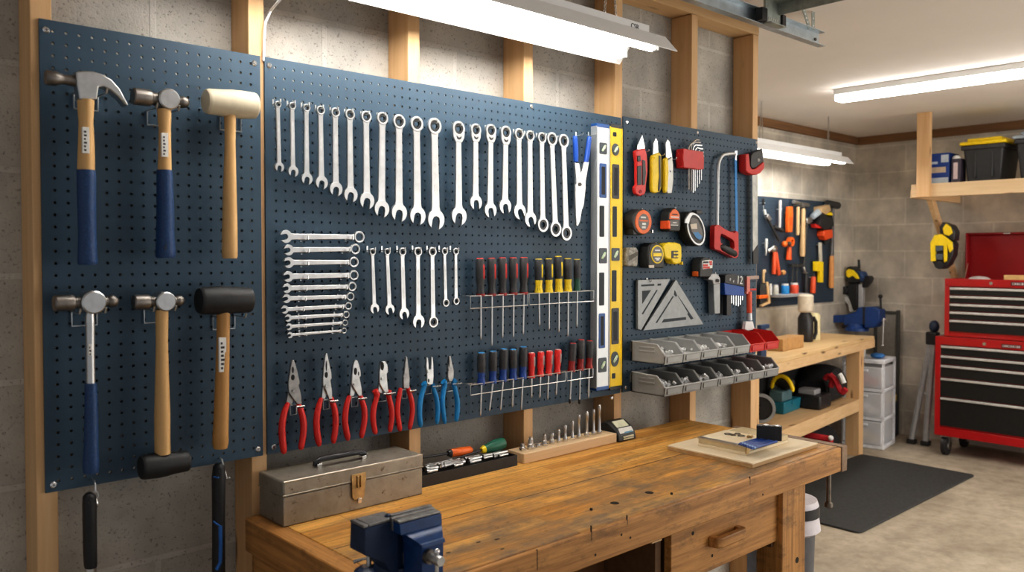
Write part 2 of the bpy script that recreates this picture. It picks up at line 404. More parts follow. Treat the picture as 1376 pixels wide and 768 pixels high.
# ================================================================== hammers (left board)
def handle_prof(T, name, pts, y, m, flat=1.25, n=18, parent=None):   # pts: (u_left, u_right, v) top to bottom
    ps = [(PY((a+b)/2, v, y), (b-a)/2*mpp(PY((a+b)/2, v, y))) for a, b, v in pts]
    b = B(); vs, fs = [], []
    for p, r in ps:
        for k in range(n):
            an = 2*PI*k/n; vs.append(p+V((r*.93*math.cos(an), r*flat*.93*math.sin(an), 0)))
    for i in range(len(ps)-1):
        for k in range(n): fs.append((i*n+k, i*n+(k+1) % n, (i+1)*n+(k+1) % n, (i+1)*n+k))
    fs += [tuple(range(n)), tuple((len(ps)-1)*n+k for k in range(n))]
    b.add(vs, fs); return T.p(name, b, m, parent), ps
def grip_mat():
    m, nt, b = _new('textured_navy_grip'); MATS['textured_navy_grip'] = m
    vo = nt.nodes.new('ShaderNodeTexVoronoi'); vo.inputs['Scale'].default_value = 260
    nt.links.new(_coord(nt, (1, 1, .8)), vo.inputs['Vector'])
    r = _ramp(nt, (.012, .042, .12), (.022, .07, .19)); nt.links.new(vo.outputs['Distance'], r.inputs['Fac'])
    nt.links.new(r.outputs['Color'], b.inputs['Base Color']); b.inputs['Roughness'].default_value = .5
    _bump(nt, b, vo.outputs['Distance'], .35, .001); return m
gripm = grip_mat()
def label_strip(T, u0, u1, v0, v1, y, rows, parent):
    a, c = PY(u0, v0, y), PY(u1, v1, y)
    l = T.p('sticker', B().box(a.x, c.x, y, y+.006, c.z, a.z), sticker, parent, .0006, label='white paper sticker')
    b = B(); H = a.z-c.z; w = c.x-a.x
    for i in range(rows):
        z = c.z+H*(.08+.84*i/rows); b.box(a.x+w*.22, a.x+w*(.45+.3*random.random()), y-.0003, y, z, z+H*.45/rows)
    T.p('print', b, ink, l, label='small dark printing')
def ball_peen(label, pl, pc, pr, rpoll, rdisc, rball, y=-.05, extra=None):
    A, Cc, E = PY(*pl, y), PY(*pc, y), PY(*pr, y)
    zc_ = Cc.z; A.z = E.z = zc_
    m = mpp(Cc); r1, rd, rb = rpoll*m, rdisc*m, rball*m
    T = Thing('ball_peen_hammer', label, 'hammer', (Cc.x, y, zc_))
    L = E.x-A.x; xc = Cc.x-A.x
    T.p('poll', B().lathe(A, Cc, [(0, r1*.86), (.0025, r1), (xc*.48, r1), (xc*.52, r1*.94), (xc*.56, r1*.78), (xc*.8, r1*.7), (xc, r1*.85)], 24, True), darksteel, label='round striking face, dark steel')
    T.p('eye', B().lathe((Cc.x, y-.019, zc_), (Cc.x, y+.019, zc_), [(0, rd*.88), (.06, rd), (.94, rd), (1, rd*.9)], 26), steel, label='bright round cheek of the head')
    xb = L-rb*1.5-xc
    T.p('peen', B().lathe(Cc, E, [(0, r1*.7), (xb*.55, r1*.62), (xb*.9, r1*.6), (xb, rb*.98), (xb+rb*.45, rb*1.0), (xb+rb*.95, rb*.85), (xb+rb*1.3, rb*.5), (xb+rb*1.5, rb*.08)], 22, True), darksteel, label='rounded peen end')
    return T, Cc, m
# claw hammer
y = -.05
T = Thing('claw_hammer', 'claw hammer with wooden shaft and navy rubber grip, top left of the left board', 'hammer', PY(115, 110, y))
A, E = PY(61, 104, y), PY(104, 106, y); A.z = E.z = PY(80, 106, y).z; m = mpp(A); L = E.x-A.x
T.p('poll', B().lathe(A, E, [(0, 9*m), (.002, 10*m), (L*.33, 10*m), (L*.42, 8*m), (L*.6, 6.6*m), (L, 8.4*m)], 24, True), darksteel, label='round striking face')
claw = [(99,98),(110,96.5),(122,97),(134,100.5),(147,108),(158,120),(170,142.5),(166.5,143),(156,131),(146,122.5),(137,118),(130,118.5),(129,125),(128,135),(104,135),(103,125),(101,116)]
pc = [(PY(u, v, y).x, PY(u, v, y).z) for u, v in claw]
T.p('claw', B().prism(pc, y-.014, y+.014), steel, bev=.0025, label='curved nail claw and neck')
hd, ps = handle_prof(T, 'handle', [(104,126.5,134.5),(104.5,126,145),(106,125,165),(105.5,126.5,190),(104.5,127,215),(104.2,127,229)], y, hickory)
handle_prof(T, 'grip', [(103,127.5,228.5),(103.5,128.5,235),(104.5,128.5,280),(105.5,129,315),(105,130,340),(104.5,131,351),(106,129.5,355.5)], y, gripm)
label_strip(T, 110.5, 120.5, 170, 206, y-.0193, 6, hd)
prongs(PY(115, 140, 0).x, PY(115, 128, 0).z, .021, .062, 'wire hook holding up the claw hammer')
# ball peen 1
T, c, m = ball_peen('ball-peen hammer with wooden shaft and navy textured grip, upper row', (178,131), (223.7,134.5), (255,138), 11.2, 14, 8)
hd, ps = handle_prof(T, 'handle', [(211,230,147),(211.5,230,155),(213.5,229.5,175),(213,230,205),(212,230.5,229)], y, hickory)
handle_prof(T, 'grip', [(210.5,231,228.5),(210.5,232,240),(210.5,233.5,280),(210,234,315),(209.5,235.5,335),(209,236,343),(210.5,234.5,346.5)], y, gripm)
T.p('hang_hole', B().ring(PY(225, 332.6, y-.0195), (0, 1, 0), .0055, .0035, .003), blackp)
label_strip(T, 217, 226.5, 178, 211, y-.0152, 6, hd)
prongs(c.x, c.z-.017, .021, .062, 'wire hook holding up the upper ball-peen hammer')
# mallets
def mallet_head(T, pl, pr, rl, rr, m, y, name='mallet_head', lab=None, seam=None):
    A, E = PY(*pl, y), PY(*pr, y); k = mpp(A); k2 = mpp(E)
    o = T.p(name, B().lathe(A, E, [(0, rl*k*.90), (.03, rl*k*.97), (.06, rl*k), (.35, rl*k*1.06), (.5, (rl*k*1.08+rr*k2*1.08)/2), (.7, rr*k2*1.05), (.95, rr*k2), (.985, rr*k2*.97), (1, rr*k2*.9)], 32), m, label=lab)
    c = A.lerp(E, .52); d = (E-A).normalized()
    T.p('mould_seam', B().ring(c, d, (rl*k+rr*k2)/2*1.085, (rl*k+rr*k2)/2*1.03, .0012, 40), m, o)
    return A, E
cream = M('cream_rubber', (.66, .58, .42), .55, 0, .08, 40)
T = Thing('mallet', 'cream rubber mallet with plain wooden handle, top right of the left board', 'mallet', PY(309, 139, y))
mallet_head(T, (276, 135.8), (343, 142.3), 17, 17.5, cream, y, lab='cream rubber head')
handle_prof(T, 'handle', [(301,317,154),(301.5,317,170),(302,316.5,190),(301,317,220),(299.5,318,260),(298.5,319,300),(298,319.3,335),(298.5,319.3,344),(299.5,318.5,347)], y, hickory)
prongs(PY(309, 158, 0).x, PY(309, 158, 0).z, .023, .062, 'wire hook holding up the cream rubber mallet')
# steel shaft
T, c, m = ball_peen('ball-peen hammer with bright tubular steel shaft and navy grip, lower left', (72,406), (123,405.5), (160,405), 10.8, 15.5, 8.5)
T.p('ferrule', B().cyl(PY(121, 417, y), PY(121, 433, y), 5.4*m, 6.4*m), steel)
st, ps = handle_prof(T, 'shaft', [(114.5,127.5,430),(115,127.5,440),(115.5,127.5,480),(116,128,516)], y, chromed, 1.)
handle_prof(T, 'grip', [(114,129,514.5),(114,130,520),(113.8,131.5,560),(113,132,600),(111,133,625),(112.5,132,634)], y, gripm)
label_strip(T, 119, 124, 462, 478, y-.0095, 3, st)
prongs(c.x, c.z-.019, .022, .062, 'wire hook holding up the steel-shafted hammer')
# wooden ball-peen with rubber head at the bottom
T, c, m = ball_peen('long wooden ball-peen hammer with a black rubber head at its lower end', (179,405.5), (219.5,404.5), (248.5,403.5), 10, 13, 7.5)
handle_prof(T, 'handle', [(209,226,416),(209,226,430),(209.5,225.5,460),(208.5,227,510),(207.5,228.5,555),(207.5,228.5,590),(208,229,609)], y, hickory)
mallet_head(T, (189, 628), (252.5, 618.5), 16.5, 14, black, y, 'rubber_head', 'black rubber mallet head')
prongs(c.x, c.z-.017, .021, .062, 'wire hook holding up the all-wood ball-peen hammer')
# black mallet
T = Thing('mallet', 'large black rubber mallet with wooden handle, lower right of the left board', 'mallet', PY(301, 403, y))
mallet_head(T, (267, 403.8), (336.5, 402.6), 18.5, 17, black, y, lab='black rubber head')
hd, ps = handle_prof(T, 'handle', [(291,309,418),(291,309,430),(291,308.5,455),(289.5,308,500),(287.5,307.5,550),(286,307,580),(285.2,307,594),(287,305.5,601.5)], y, hickory2)
label_strip(T, 294.5, 304.5, 453.5, 499, y-.0158, 7, hd)
prongs(PY(300, 424, 0).x, PY(300, 424, 0).z, .024, .062, 'wire hook holding up the black rubber mallet')
# two tools hanging below the board
y = -.028
m = mpp(PY(120, 700, y))
T = Thing('hand_tool', 'tool with black rubber grip and grey steel shaft hanging below the left board', 'tool', PY(120, 664, y))
handle_prof(T, 'grip', [(115,124,662),(111.5,128.5,666),(111,129.5,676),(111.3,129.7,700),(112,130,740),(113,130.5,758),(114,130,761.5)], y, black)
T.p('hang_hole', B().ring(PY(122.5, 674, y-.0125), (0, 1, 0), .0058, .0036, .004), blackp)
handle_prof(T, 'shaft', [(115,129.5,760),(115.5,129.8,790),(116,130,860)], y, steel, .9)
q = PY(124, 643, 0)
b = B().tube([(q.x, .004, q.z), (q.x, -.012, q.z), (q.x, -.020, q.z-.006), (q.x-.001, -.024, q.z-.022)], .0016, 7)
b.ring((q.x-.002, -.026, q.z-.026), (.4, 1, 0), .0075, .0055, .002, 16, (1.3, .8)).ring((q.x-.0025, -.028, q.z-.041), (1, .3, 0), .0085, .0065, .002, 16, (1.2, .8))
solo('snap_hook', 'small steel snap hook holding the black-gripped tool', 'hook', b, wire)
T = Thing('hand_tool', 'tool with black and blue moulded grip hanging below the right corner of the board', 'tool', PY(293, 625, y))
g, ps = handle_prof(T, 'grip', [(290,298,622),(286,302,626),(284.5,303,640),(285,302.5,690),(285,302.5,760),(286,302,860)], y, black)
bl = M('bright_blue_rubber', (.02, .13, .42), .5)
m = mpp(PY(293, 700, y)); yo = y-.0142
def bt(pts, r): return B().tube([PY(u, v, yo+dy) for u, v, dy in pts], r*m, 8)
T.p('blue_inlay', bt([(287,700,.007),(290.5,703,.001),(296,706,0),(301,700,.004)], 1.2), bl, g)
T.p('blue_inlay', bt([(296,706,0),(296.5,730,0),(296,755,0),(291,765,.001)], 2.6), bl, g)
T.p('blue_inlay', bt([(287,640,.008),(293,641.5,.0),(300,636,.004)], 1.1), bl, g)
T.p('hang_hole', B().ring(PY(296.5, 632, y-.0125), (0, 1, 0), .0052, .0032, .004), blackp, g)
q = PY(295.5, 613, 0)
solo('peg_hook', 'small steel peg hook holding the black and blue tool', 'hook', B().tube([(q.x, .004, q.z-.002), (q.x, -.01, q.z-.004), (q.x, -.022, q.z-.022), (q.x+.001, -.034, q.z-.041), (q.x+.001, -.046, q.z-.036)], .0017, 7), wire)

# ================================================================== wrenches
ratin = M('ratchet_dark', (.06, .06, .06), .4, .8)
def wrench(T_label, group, P, Q, rr, rj, w, y, ends='open', ratchet=False, lever=False, tilt=14, name='combination_wrench'):
    """P ring centre, Q other end centre, world; rr ring radius, rj jaw radius, w shaft width (m)"""
    P, Q = V((P.x, y, P.z)), V((Q.x, y, Q.z)); d = (Q-P).normalized(); s = V((-d.z, 0, d.x)); L = (Q-P).length
    T = Thing(name, T_label, 'wrench', P, group)
    f = lambda o, pts: [((o+d*t+s*a).x, (o+d*t+s*a).z) for t, a in pts]
    th = .0042
    T.p('shaft', B().prism(f(P, [(rr*.75, -w*.55), (rr*1.5, -w*.46), (L*.5, -w*.5), (L-rj*1.25, -w*.55), (L-rj*.6, -rj*.62), (L-rj*.6, rj*.62), (L-rj*1.25, w*.55), (L*.5, w*.5), (rr*1.5, w*.46), (rr*.75, w*.55)]), y-th*.7, y+th*.7), chromed, bev=.0012)
    T.p('shaft_recess', B().prism(f(P, [(L*.25, -w*.22), (L*.75, -w*.25), (L*.75, w*.25), (L*.25, w*.22)]), y-th*.7-.0002, y-th*.7+.0002), M('recess_chrome', (.60, .60, .59), .5, .85, .1, 50), label='recessed stamped panel')
    def rg(c, r, nm):
        o = T.p(nm, B().ring(c, (0, 1, 0), r, r*(.70 if ratchet else .76), th*2.1, 28), chromed, bev=.0007)
        if ratchet: T.p('ratchet_insert', B().ring(c, (0, 1, 0), r*.72, r*.40, th*1.5, 24), ratin, o, label='dark ratchet socket')
        else: T.p('socket_teeth', B().ring(c, (0, 1, 0), r*.78, r*.70, th*1.4, 12), steel, o)
    rg(P, rr, 'ring_end')
    if ends == 'ring': rg(Q, rj, 'ring_end')
    else:
        t = math.radians(tilt); R = rj
        loc = [(R*math.cos(math.radians(a)), R*math.sin(math.radians(a))) for a in range(30, 331, 15)]
        sl = .44*R
        out = [(R*.96, sl*1.02)]+loc[0:]+[(R*.96, -sl*1.02), (R*.1, -sl), (-R*.22, -sl*.7), (-R*.32, 0), (-R*.22, sl*.7), (R*.1, sl)]
        out = [(a*math.cos(t)-b_*math.sin(t), a*math.sin(t)+b_*math.cos(t)) for a, b_ in out]
        T.p('open_jaw', B().prism(f(Q, out), y-th, y+th), chromed, bev=.0009)
    if lever:
        T.p('ratchet_body', B().prism(f(P, [(-rr*.2, -rr*.98), (rr*1.1, -rr*.92), (rr*1.75, -w*.55), (rr*1.75, w*.55), (rr*1.1, rr*.92), (-rr*.2, rr*.98), (rr*.55, rr*.62), (rr*.8, 0), (rr*.55, -rr*.62)]), y-th*.95, y+th*.95), chromed, bev=.001)
        T.p('ratchet_lever', B().prism(f(P, [(rr*.95, -rr*.42), (rr*1.15, 0), (rr*.95, rr*.42), (rr*1.3, rr*.3), (rr*1.42, 0), (rr*1.3, -rr*.3)]), y-th*1.25, y-th*.9), ratin, bev=.0004)
    return T
YW = -.022
def hscale(u, v): return (PY(u+1, v, YW)-PY(u, v, YW)).x
F = zc(350, 110, .2604); G = zc(590, 130, .26042); Hh = zc(360, 290, .23438)
rowA = [(88,116,16,95,440,23,20),(162,124,17.5,166,462,26,22),(235,134,18.5,237,500,28,24),(308,147,21,313,520,31,26),(384,158,22,387,553,32.5,28),(459,168,24,463,582,34.5,29),
        (543,180,26,547,613,37,31),(627,188,28,623,655,38,33),(713,205,31,713,675,39.5,34),(804,217,32,808,690,40,35),(896,228,34,903,710,42.5,36)]
def vertical(rows, Z, group, lab, dirs, sc, rat, lev=(), hook=True, rings=()):
    for i, (x0, y0, r0, x1, y1, r1, w) in enumerate(rows):
        u0, v0 = Z(x0, y0); u1, v1 = Z(x1, y1)
        P, Q = PY(u0, v0, YW), PY(u1, v1, YW); k = hscale((u0+u1)/2, v0)*sc
        wrench(lab(i), group, P, Q, r0*k, r1*k, w*k, YW, 'ring' if i in rings else 'open', rat, i in lev, dirs[i])
        peg(P.x, P.z+r0*k*.30, .036, 'steel hook of the '+lab(i).split(',')[0].replace('combination ', ''), .008, 'steel hooks of the hanging wrenches')
labA = lambda i: ('%s combination wrench from the left in the long upper row' % ORD[i]) + (', the shortest' if i == 0 else ', the largest of all' if i == 10 else '')
vertical(rowA, F, 'chrome wrenches in the rising upper left row', labA, [-10]*11, .2604, True)
rowB = [(98,165,31,100,615,38,30),(187,172,26,187,545,30,27),(265,175,26,262,585,30,27),(342,185,26,338,565,30,27),(410,193,22,413,592,30,25),(467,202,21,468,632,29,25),(528,212,21,533,660,27,23),(580,218,25,598,682,28,24),(640,228,25,654,703,27,24)]
namesB = ['long ratcheting wrench, leftmost of the nine right of the largest wrench', 'shortest ratcheting wrench, second of the nine near the blue pliers', 'ratcheting wrench, third of the nine, between the shortest and the fourth',
          'ratcheting wrench, fourth of the nine, with a dark lever under its ring', 'plain combination wrench, fifth of the nine, in the middle', 'plain combination wrench, sixth of the nine, its jaw opening right',
          'double ring wrench, third from the blue-handled pliers', 'double ring wrench, second from the blue-handled pliers', 'double ring wrench right beside the blue-handled pliers']
vertical(rowB, G, 'chrome wrenches in the upper right row', lambda i: namesB[i], [-10, 5, 10, 10, 25, 20, 0, 0, 0], .26042, True, (0, 1, 2, 3), rings=(6, 7, 8))
rowC = [(597,205,17,608,530,25,20),(681,205,17,695,535,26,22),(768,205,20,777,560,28,24),(857,205,22,860,605,33,25),(940,205,22,945,607,26,24),(1010,203,17,1017,497,18,17),(1074,203,16,1076,487,17,17)]
namesC = ['small open wrench, leftmost of the seven in the middle of the board', 'small open wrench, second of the seven in the middle of the board', 'small open wrench, third of the seven in the middle of the board',
          'open wrench with the widest jaw of the seven small ones', 'double ring wrench, longest ring-ended one of the seven small ones', 'short thin double ring wrench, second from the right of the seven', 'shortest thin double ring wrench, rightmost of the seven small ones']
vertical(rowC, Hh, 'small chrome wrenches in the middle row', lambda i: namesC[i], [10, 10, 8, -5, 0, 0, 0], .23438, True, rings=(4, 5, 6))
rowD = [(100,118,38,520,120,31,32),(115,195,32,497,190,28,28),(115,267,32,489,264,28,28),(112,347,32,489,339,27,30),(105,414,28,479,404,25,26),(103,473,26,469,461,22.5,24),(93,536,24,457,515,20.5,22),(112,584,22,445,565,19,20),(117,634,20,438,611,17,17),(122,682,18,432,656,15.5,15)]
for i, (x0, y0, r0, x1, y1, r1, w) in enumerate(rowD):
    u0, v0 = Hh(x0, y0); u1, v1 = Hh(x1, y1); Q, P = PY(u0, v0, YW), PY(u1, v1, YW)
    k = mpp(Q)*.23438; k2 = mpp(P)*.23438*1.08
    lab = '%s wrench from the top of the ladder of level wrenches' % ORD[i] + (', the largest' if i == 0 else ', the smallest' if i == 9 else '')
    wrench(lab, 'wrenches lying level in a ladder', P, Q, r1*k2, r0*k*.98, w*k, YW, 'open', False, False, 12)
    d = Q-P
    for fr, side in ((.12, 'ring'), (.74, 'jaw')):
        c = P+d*fr
        peg(c.x, c.z-w*k*.5-.0018, .034, 'tiny peg under the %s end of the %s level wrench' % (side, ORD[i]), w*k*.8, 'pegs of the level wrenches')

# ================================================================== blue-handled long pliers hanging head-down
YP = -.022
def pl(Z, pts, y): return [(PY(*Z(a, b), y).x, PY(*Z(a, b), y).z) for a, b in pts]
def tb(Z, pts, y, r, n=10):   # tapered tube from (x, y, r) zoom points
    return B().tube([PY(*Z(a, b), y) for a, b, c in pts], [c*r for a, b, c in pts], n)
def smooth_pts(pts, n=5):
    out = []
    for i in range(len(pts)-1):
        p0, p1, p2, p3 = pts[max(0, i-1)], pts[i], pts[i+1], pts[min(len(pts)-1, i+2)]
        for k in range(n):
            t = k/n
            out.append(tuple(.5*(2*b+(c-a)*t+(2*a-5*b+4*c-d)*t*t+(3*b-a-3*c+d)*t**3) for a, b, c, d in zip(p0, p1, p2, p3)))
    return out+[tuple(pts[-1])]
blueh = M('blue_dipped_grip', (.015, .085, .42), .4)
km = mpp(PY(*G(730, 400), YP))*.26042
T = Thing('long_nose_pliers', 'long-nose pliers with blue handles hanging head down beside the silver level', 'pliers', PY(*G(732, 430), YP))
T.p('jaw', B().prism(pl(G, [(697,340),(718,342),(728,395),(752,440),(752,470),(742,560),(735,580),(722,580),(712,560),(700,470),(703,420)], YP), YP-.004, YP+.004), chromed, bev=.001)
T.p('jaw', B().prism(pl(G, [(744,336),(768,336),(752,430),(735,560),(722,640),(711,666),(703,664),(700,600),(697,500),(700,455),(712,428),(728,400)], YP-.003), YP-.008, YP-.001), chromed, bev=.001)
T.p('pivot', B().cyl(PY(*G(727, 452), YP-.012), PY(*G(727, 452), YP), .0055), darksteel)
for pts in ([(702,202,10),(702,215,13),(704,260,14),(706,310,14),(707,335,12)], [(776,205,9),(775,215,13),(770,260,14),(763,310,14.5),(757,338,12)]):
    T.p('handle_grip', tb(G, smooth_pts(pts, 3), YP-.002, km), blueh)
for xx, nm in ((705, 'left'), (770, 'right')):
    p = PY(*G(xx, 208), 0)
    peg(p.x+.0, p.z+.004, .03, 'small steel hook over the %s blue handle of the long-nose pliers' % nm, .006)

# ================================================================== spirit levels
def level(label, u0, u1, z0, z1, yb, yf, body, side, wins, cap, capm):
    x0, x1 = PY(u0, 340, yf).x, PY(u1, 340, yf).x
    T = Thing('spirit_level', label, 'level', ((x0+x1)/2, yb, z0))
    T.p('body', B().box(x0, x1, yf, yb, z0+.008, z1-.008), body, bev=.0012)
    for zz in ((z0, z0+.012), (z1-.012, z1)):
        T.p('end_cap', B().box(x0+.001, x1-.001, yf-.0005, yb, *zz), capm, bev=.0015)
    for rail in ((x0, x0+.0035), (x1-.0035, x1)):
        T.p('edge_rail', B().box(*rail, yf-.0018, yf+.001, z0+.012, z1-.012), side, bev=.0004)
    for (ua, ub, va, vb, kind) in wins:
        a, c = PY(ua, va, yf-.001), PY(ub, vb, yf-.001); X0, X1, Z0, Z1 = a.x, c.x, c.z, a.z
        if kind == 'slot': T.p('cutout', B().prism(rrect(X0, X1, Z0, Z1, .003), yf-.0008, yf+.002), M('slot_dark', (.02, .03, .035), .6), label='dark see-through slot')
        elif kind in ('frame', 'bframe'):
            mm = cap if kind == 'bframe' else blackp
            o = T.p('hand_hole', B().prism(rrect(X0, X1, Z0, Z1, .004), yf-.0016, yf+.002), mm, bev=.0006, label='framed hand hole')
            w = (X1-X0)*.24
            T.p('opening', B().prism(rrect(X0+w, X1-w, Z0+w*1.3, Z1-w*1.3, .002), yf-.0021, yf-.001), M('slot_dark2', (.008, .01, .014), .6), o)
        else:
            cx, cz, w, h = (X0+X1)/2, (Z0+Z1)/2, X1-X0, Z1-Z0
            poly = rrect(X0, X1, Z0, Z1, .004) if kind == 'vial' else arc(cx, cz, w/2, 0, 345, 22, h/2)
            o = T.p('vial_block', B().prism(poly, yf-.002, yf+.002), M('vial_frame', (.05, .065, .08), .4), bev=.0006)
            dv = V((math.cos(.9), 0, math.sin(.9)))*(w*.36) if kind != 'ovalv' else V((0, 0, h*.3))
            c = V((cx, yf-.003, cz))
            T.p('vial', B().tube([c-dv, c-dv*.4, c+dv*.4, c+dv], [.0030, .0046, .0046, .0030], 10), M('vial_liquid', (.55, .68, .45), .15), o)
            T.p('bubble', B().ball(c+V((0, -.004, 0)), (.0028, .0016, .0036), 8, 6), whitep, o)
    return T
alu = M('aluminium_level', (.58, .59, .59), .4, .6, .05, 20)
alud = M('aluminium_rail', (.46, .47, .47), .45, .7, .05, 20)
bluec = M('blue_level_cap', (.02, .09, .30), .4)
yf1 = -.026
z0, z1 = PY(806, 524.5, yf1).z, PY(806, 165.5, yf1).z
level('silver aluminium spirit level standing upright beside the yellow one', 801.5, 819, z0, z1, -.001, yf1, alu, alud,
      [(806,815.5,191,207.5,'vial'),(806,815,219,266,'bframe'),(806,812,276,318,'slot'),(805.5,815.5,333,353.5,'vial'),(805.5,812,366,410,'slot'),(805,813,421,467,'bframe'),(804.5,815,481,499,'vial')], bluec, bluec)
yel = M('yellow_level_paint', (.95, .66, .010), .4, 0, .05, 10)
z0, z1 = PY(828, 523, yf1).z, PY(828, 167, yf1).z
level('yellow spirit level standing upright at the right edge of the middle board', 820, 835.8, z0, z1, -.001, yf1-.001, yel, M('yellow_rail', (.88, .58, .010), .4), 
      [(824,828.5,177,183.5,'slot'),(822.5,832,192,209.5,'oval'),(823,832,220,267,'frame'),(823.5,829,277,318,'slot'),(822,832.5,333,350,'vial'),(822.5,828.5,363,404.5,'slot'),(822,831.5,414,461.5,'frame'),(821,831.5,472.5,491.5,'oval'),(822.5,827,501.5,508,'slot')], blackp, blackp)

# ================================================================== pliers on the middle board
I = zc(360, 460, .20833)
redg = M('red_dipped_grip', (.62, .025, .018), .38, 0, .08, 30)
blueg = M('mid_blue_dipped_grip', (.012, .235, .54), .38, 0, .08, 30)
pmet = M('plier_steel', (.30, .29, .28), .4, .9, .25, 70)
pmetb = M('plier_steel_bright', (.46, .46, .45), .35, .9, .2, 60)
YQ = -.024
# jaw outlines: left jaw runs into the right handle and the other way round
PL = [
 ('large combination pliers with red handles, leftmost on the board', pmet, redg, [(150,110),(161,111),(182,180),(195,240),(198,268),(190,270),(205,330),(212,395),(180,395),(150,355),(125,315),(122,262),(133,190),(143,125)], [(172,255),(128,318),(113,395),(150,400),(165,365)], [(161,176,7,22),(161,224,12,19)],
  [(133,388,13),(116,420,18),(99,480,21),(90,550,22),(93,620,22),(101,690,21),(106,714,12)], [(194,388,13),(207,420,18),(224,480,21),(230,540,22),(225,610,21),(215,670,20),(213,689,12)]),
 ('long-nose pliers with red handles, second from the left', pmetb, redg, [(365,66),(375,68),(390,140),(402,195),(404,232),(396,238),(405,300),(408,362),(385,362),(362,300),(345,275),(347,215),(352,150),(360,80)], [(378,260),(350,285),(342,362),(362,365),(378,330)], [(377,150,5,34),(377,208,11,20)],
  [(346,356,13),(335,385,17),(321,440,20),(313,510,21),(317,580,21),(327,640,20),(332,666,11)], [(407,352,13),(415,380,17),(430,430,20),(437,500,21),(433,570,20),(425,625,19),(424,648,11)]),
 ('combination pliers with red handles, third from the left', pmetb, redg, [(549,112),(568,112),(580,140),(590,185),(592,215),(583,220),(596,290),(600,342),(575,342),(553,305),(530,265),(533,205),(540,145)], [(560,235),(530,270),(525,345),(550,345),(560,315)], [(565,185,11,24),(585,200,4,14)],
  [(527,342,13),(517,370,17),(505,420,19),(497,490,20),(502,550,20),(513,605,19),(517,629,11)], [(592,335,13),(603,365,17),(619,415,19),(624,480,20),(616,545,19),(606,592,18),(604,614,11)]),
 ('slip-joint cutters with flared red handles, fourth from the left', pmetb, redg, [(732,118),(748,118),(762,140),(768,185),(758,200),(762,250),(770,318),(745,325),(725,290),(709,258),(710,190),(716,140)], [(715,255),(706,318),(730,328),(738,300)], [(738,152,12,28)],
  [(690,308,20),(703,335,20),(697,370,17),(683,420,19),(678,480,19),(684,540,18),(692,575,17),(695,590,9)], [(785,305,15),(778,330,18),(783,360,17),(796,420,19),(799,480,18),(793,530,17),(789,560,16),(788,575,9)]),
 ('slim needle-nose pliers with red handles, fifth from the left', pmet, redg, [(880,88),(889,88),(900,170),(906,230),(904,292),(890,296),(880,292),(866,296),(864,235),(872,165)], [(885,100),(884,290),(888,290),(888,110)], [],
  [(856,292,13),(850,325,15),(840,380,17),(836,440,17),(842,500,17),(850,552,16),(852,570,9)], [(903,288,13),(911,320,15),(926,370,17),(932,425,17),(927,485,16),(917,540,15),(914,560,9)]),
 ('blue-handled pliers with two straight parallel prongs, sixth from the left', pmetb, blueg, [(1013,95),(1023,95),(1028,140),(1030,170),(1040,170),(1043,130),(1044,88),(1054,90),(1059,150),(1060,215),(1056,268),(1030,272),(1015,262),(1016,215),(1011,150)], [(1030,200),(1010,266),(1028,272),(1044,230)], [(1037,245,6,13)],
  [(1005,262,20),(1010,275,17),(1000,310,16),(986,360,17),(978,420,18),(979,480,17),(984,525,16),(985,543,9)], [(1065,262,18),(1063,275,15),(1073,310,15),(1088,360,16),(1095,420,16),(1094,475,15),(1091,510,14),(1090,524,8)]),
 ('small blue-handled pliers with pointed tip, rightmost on the board', pmet, blueg, [(1160,85),(1169,85),(1180,130),(1190,180),(1189,225),(1178,250),(1160,250),(1150,215),(1151,160)], [(1170,180),(1148,240),(1165,255),(1178,225)], [(1169,130,4,30)],
  [(1132,250,19),(1142,265,16),(1134,310,16),(1127,360,16),(1128,420,16),(1136,480,15),(1140,508,13),(1141,522,8)], [(1207,242,19),(1198,258,16),(1207,300,16),(1218,350,17),(1223,410,17),(1220,460,16),(1216,495,14),(1215,508,8)]),
]
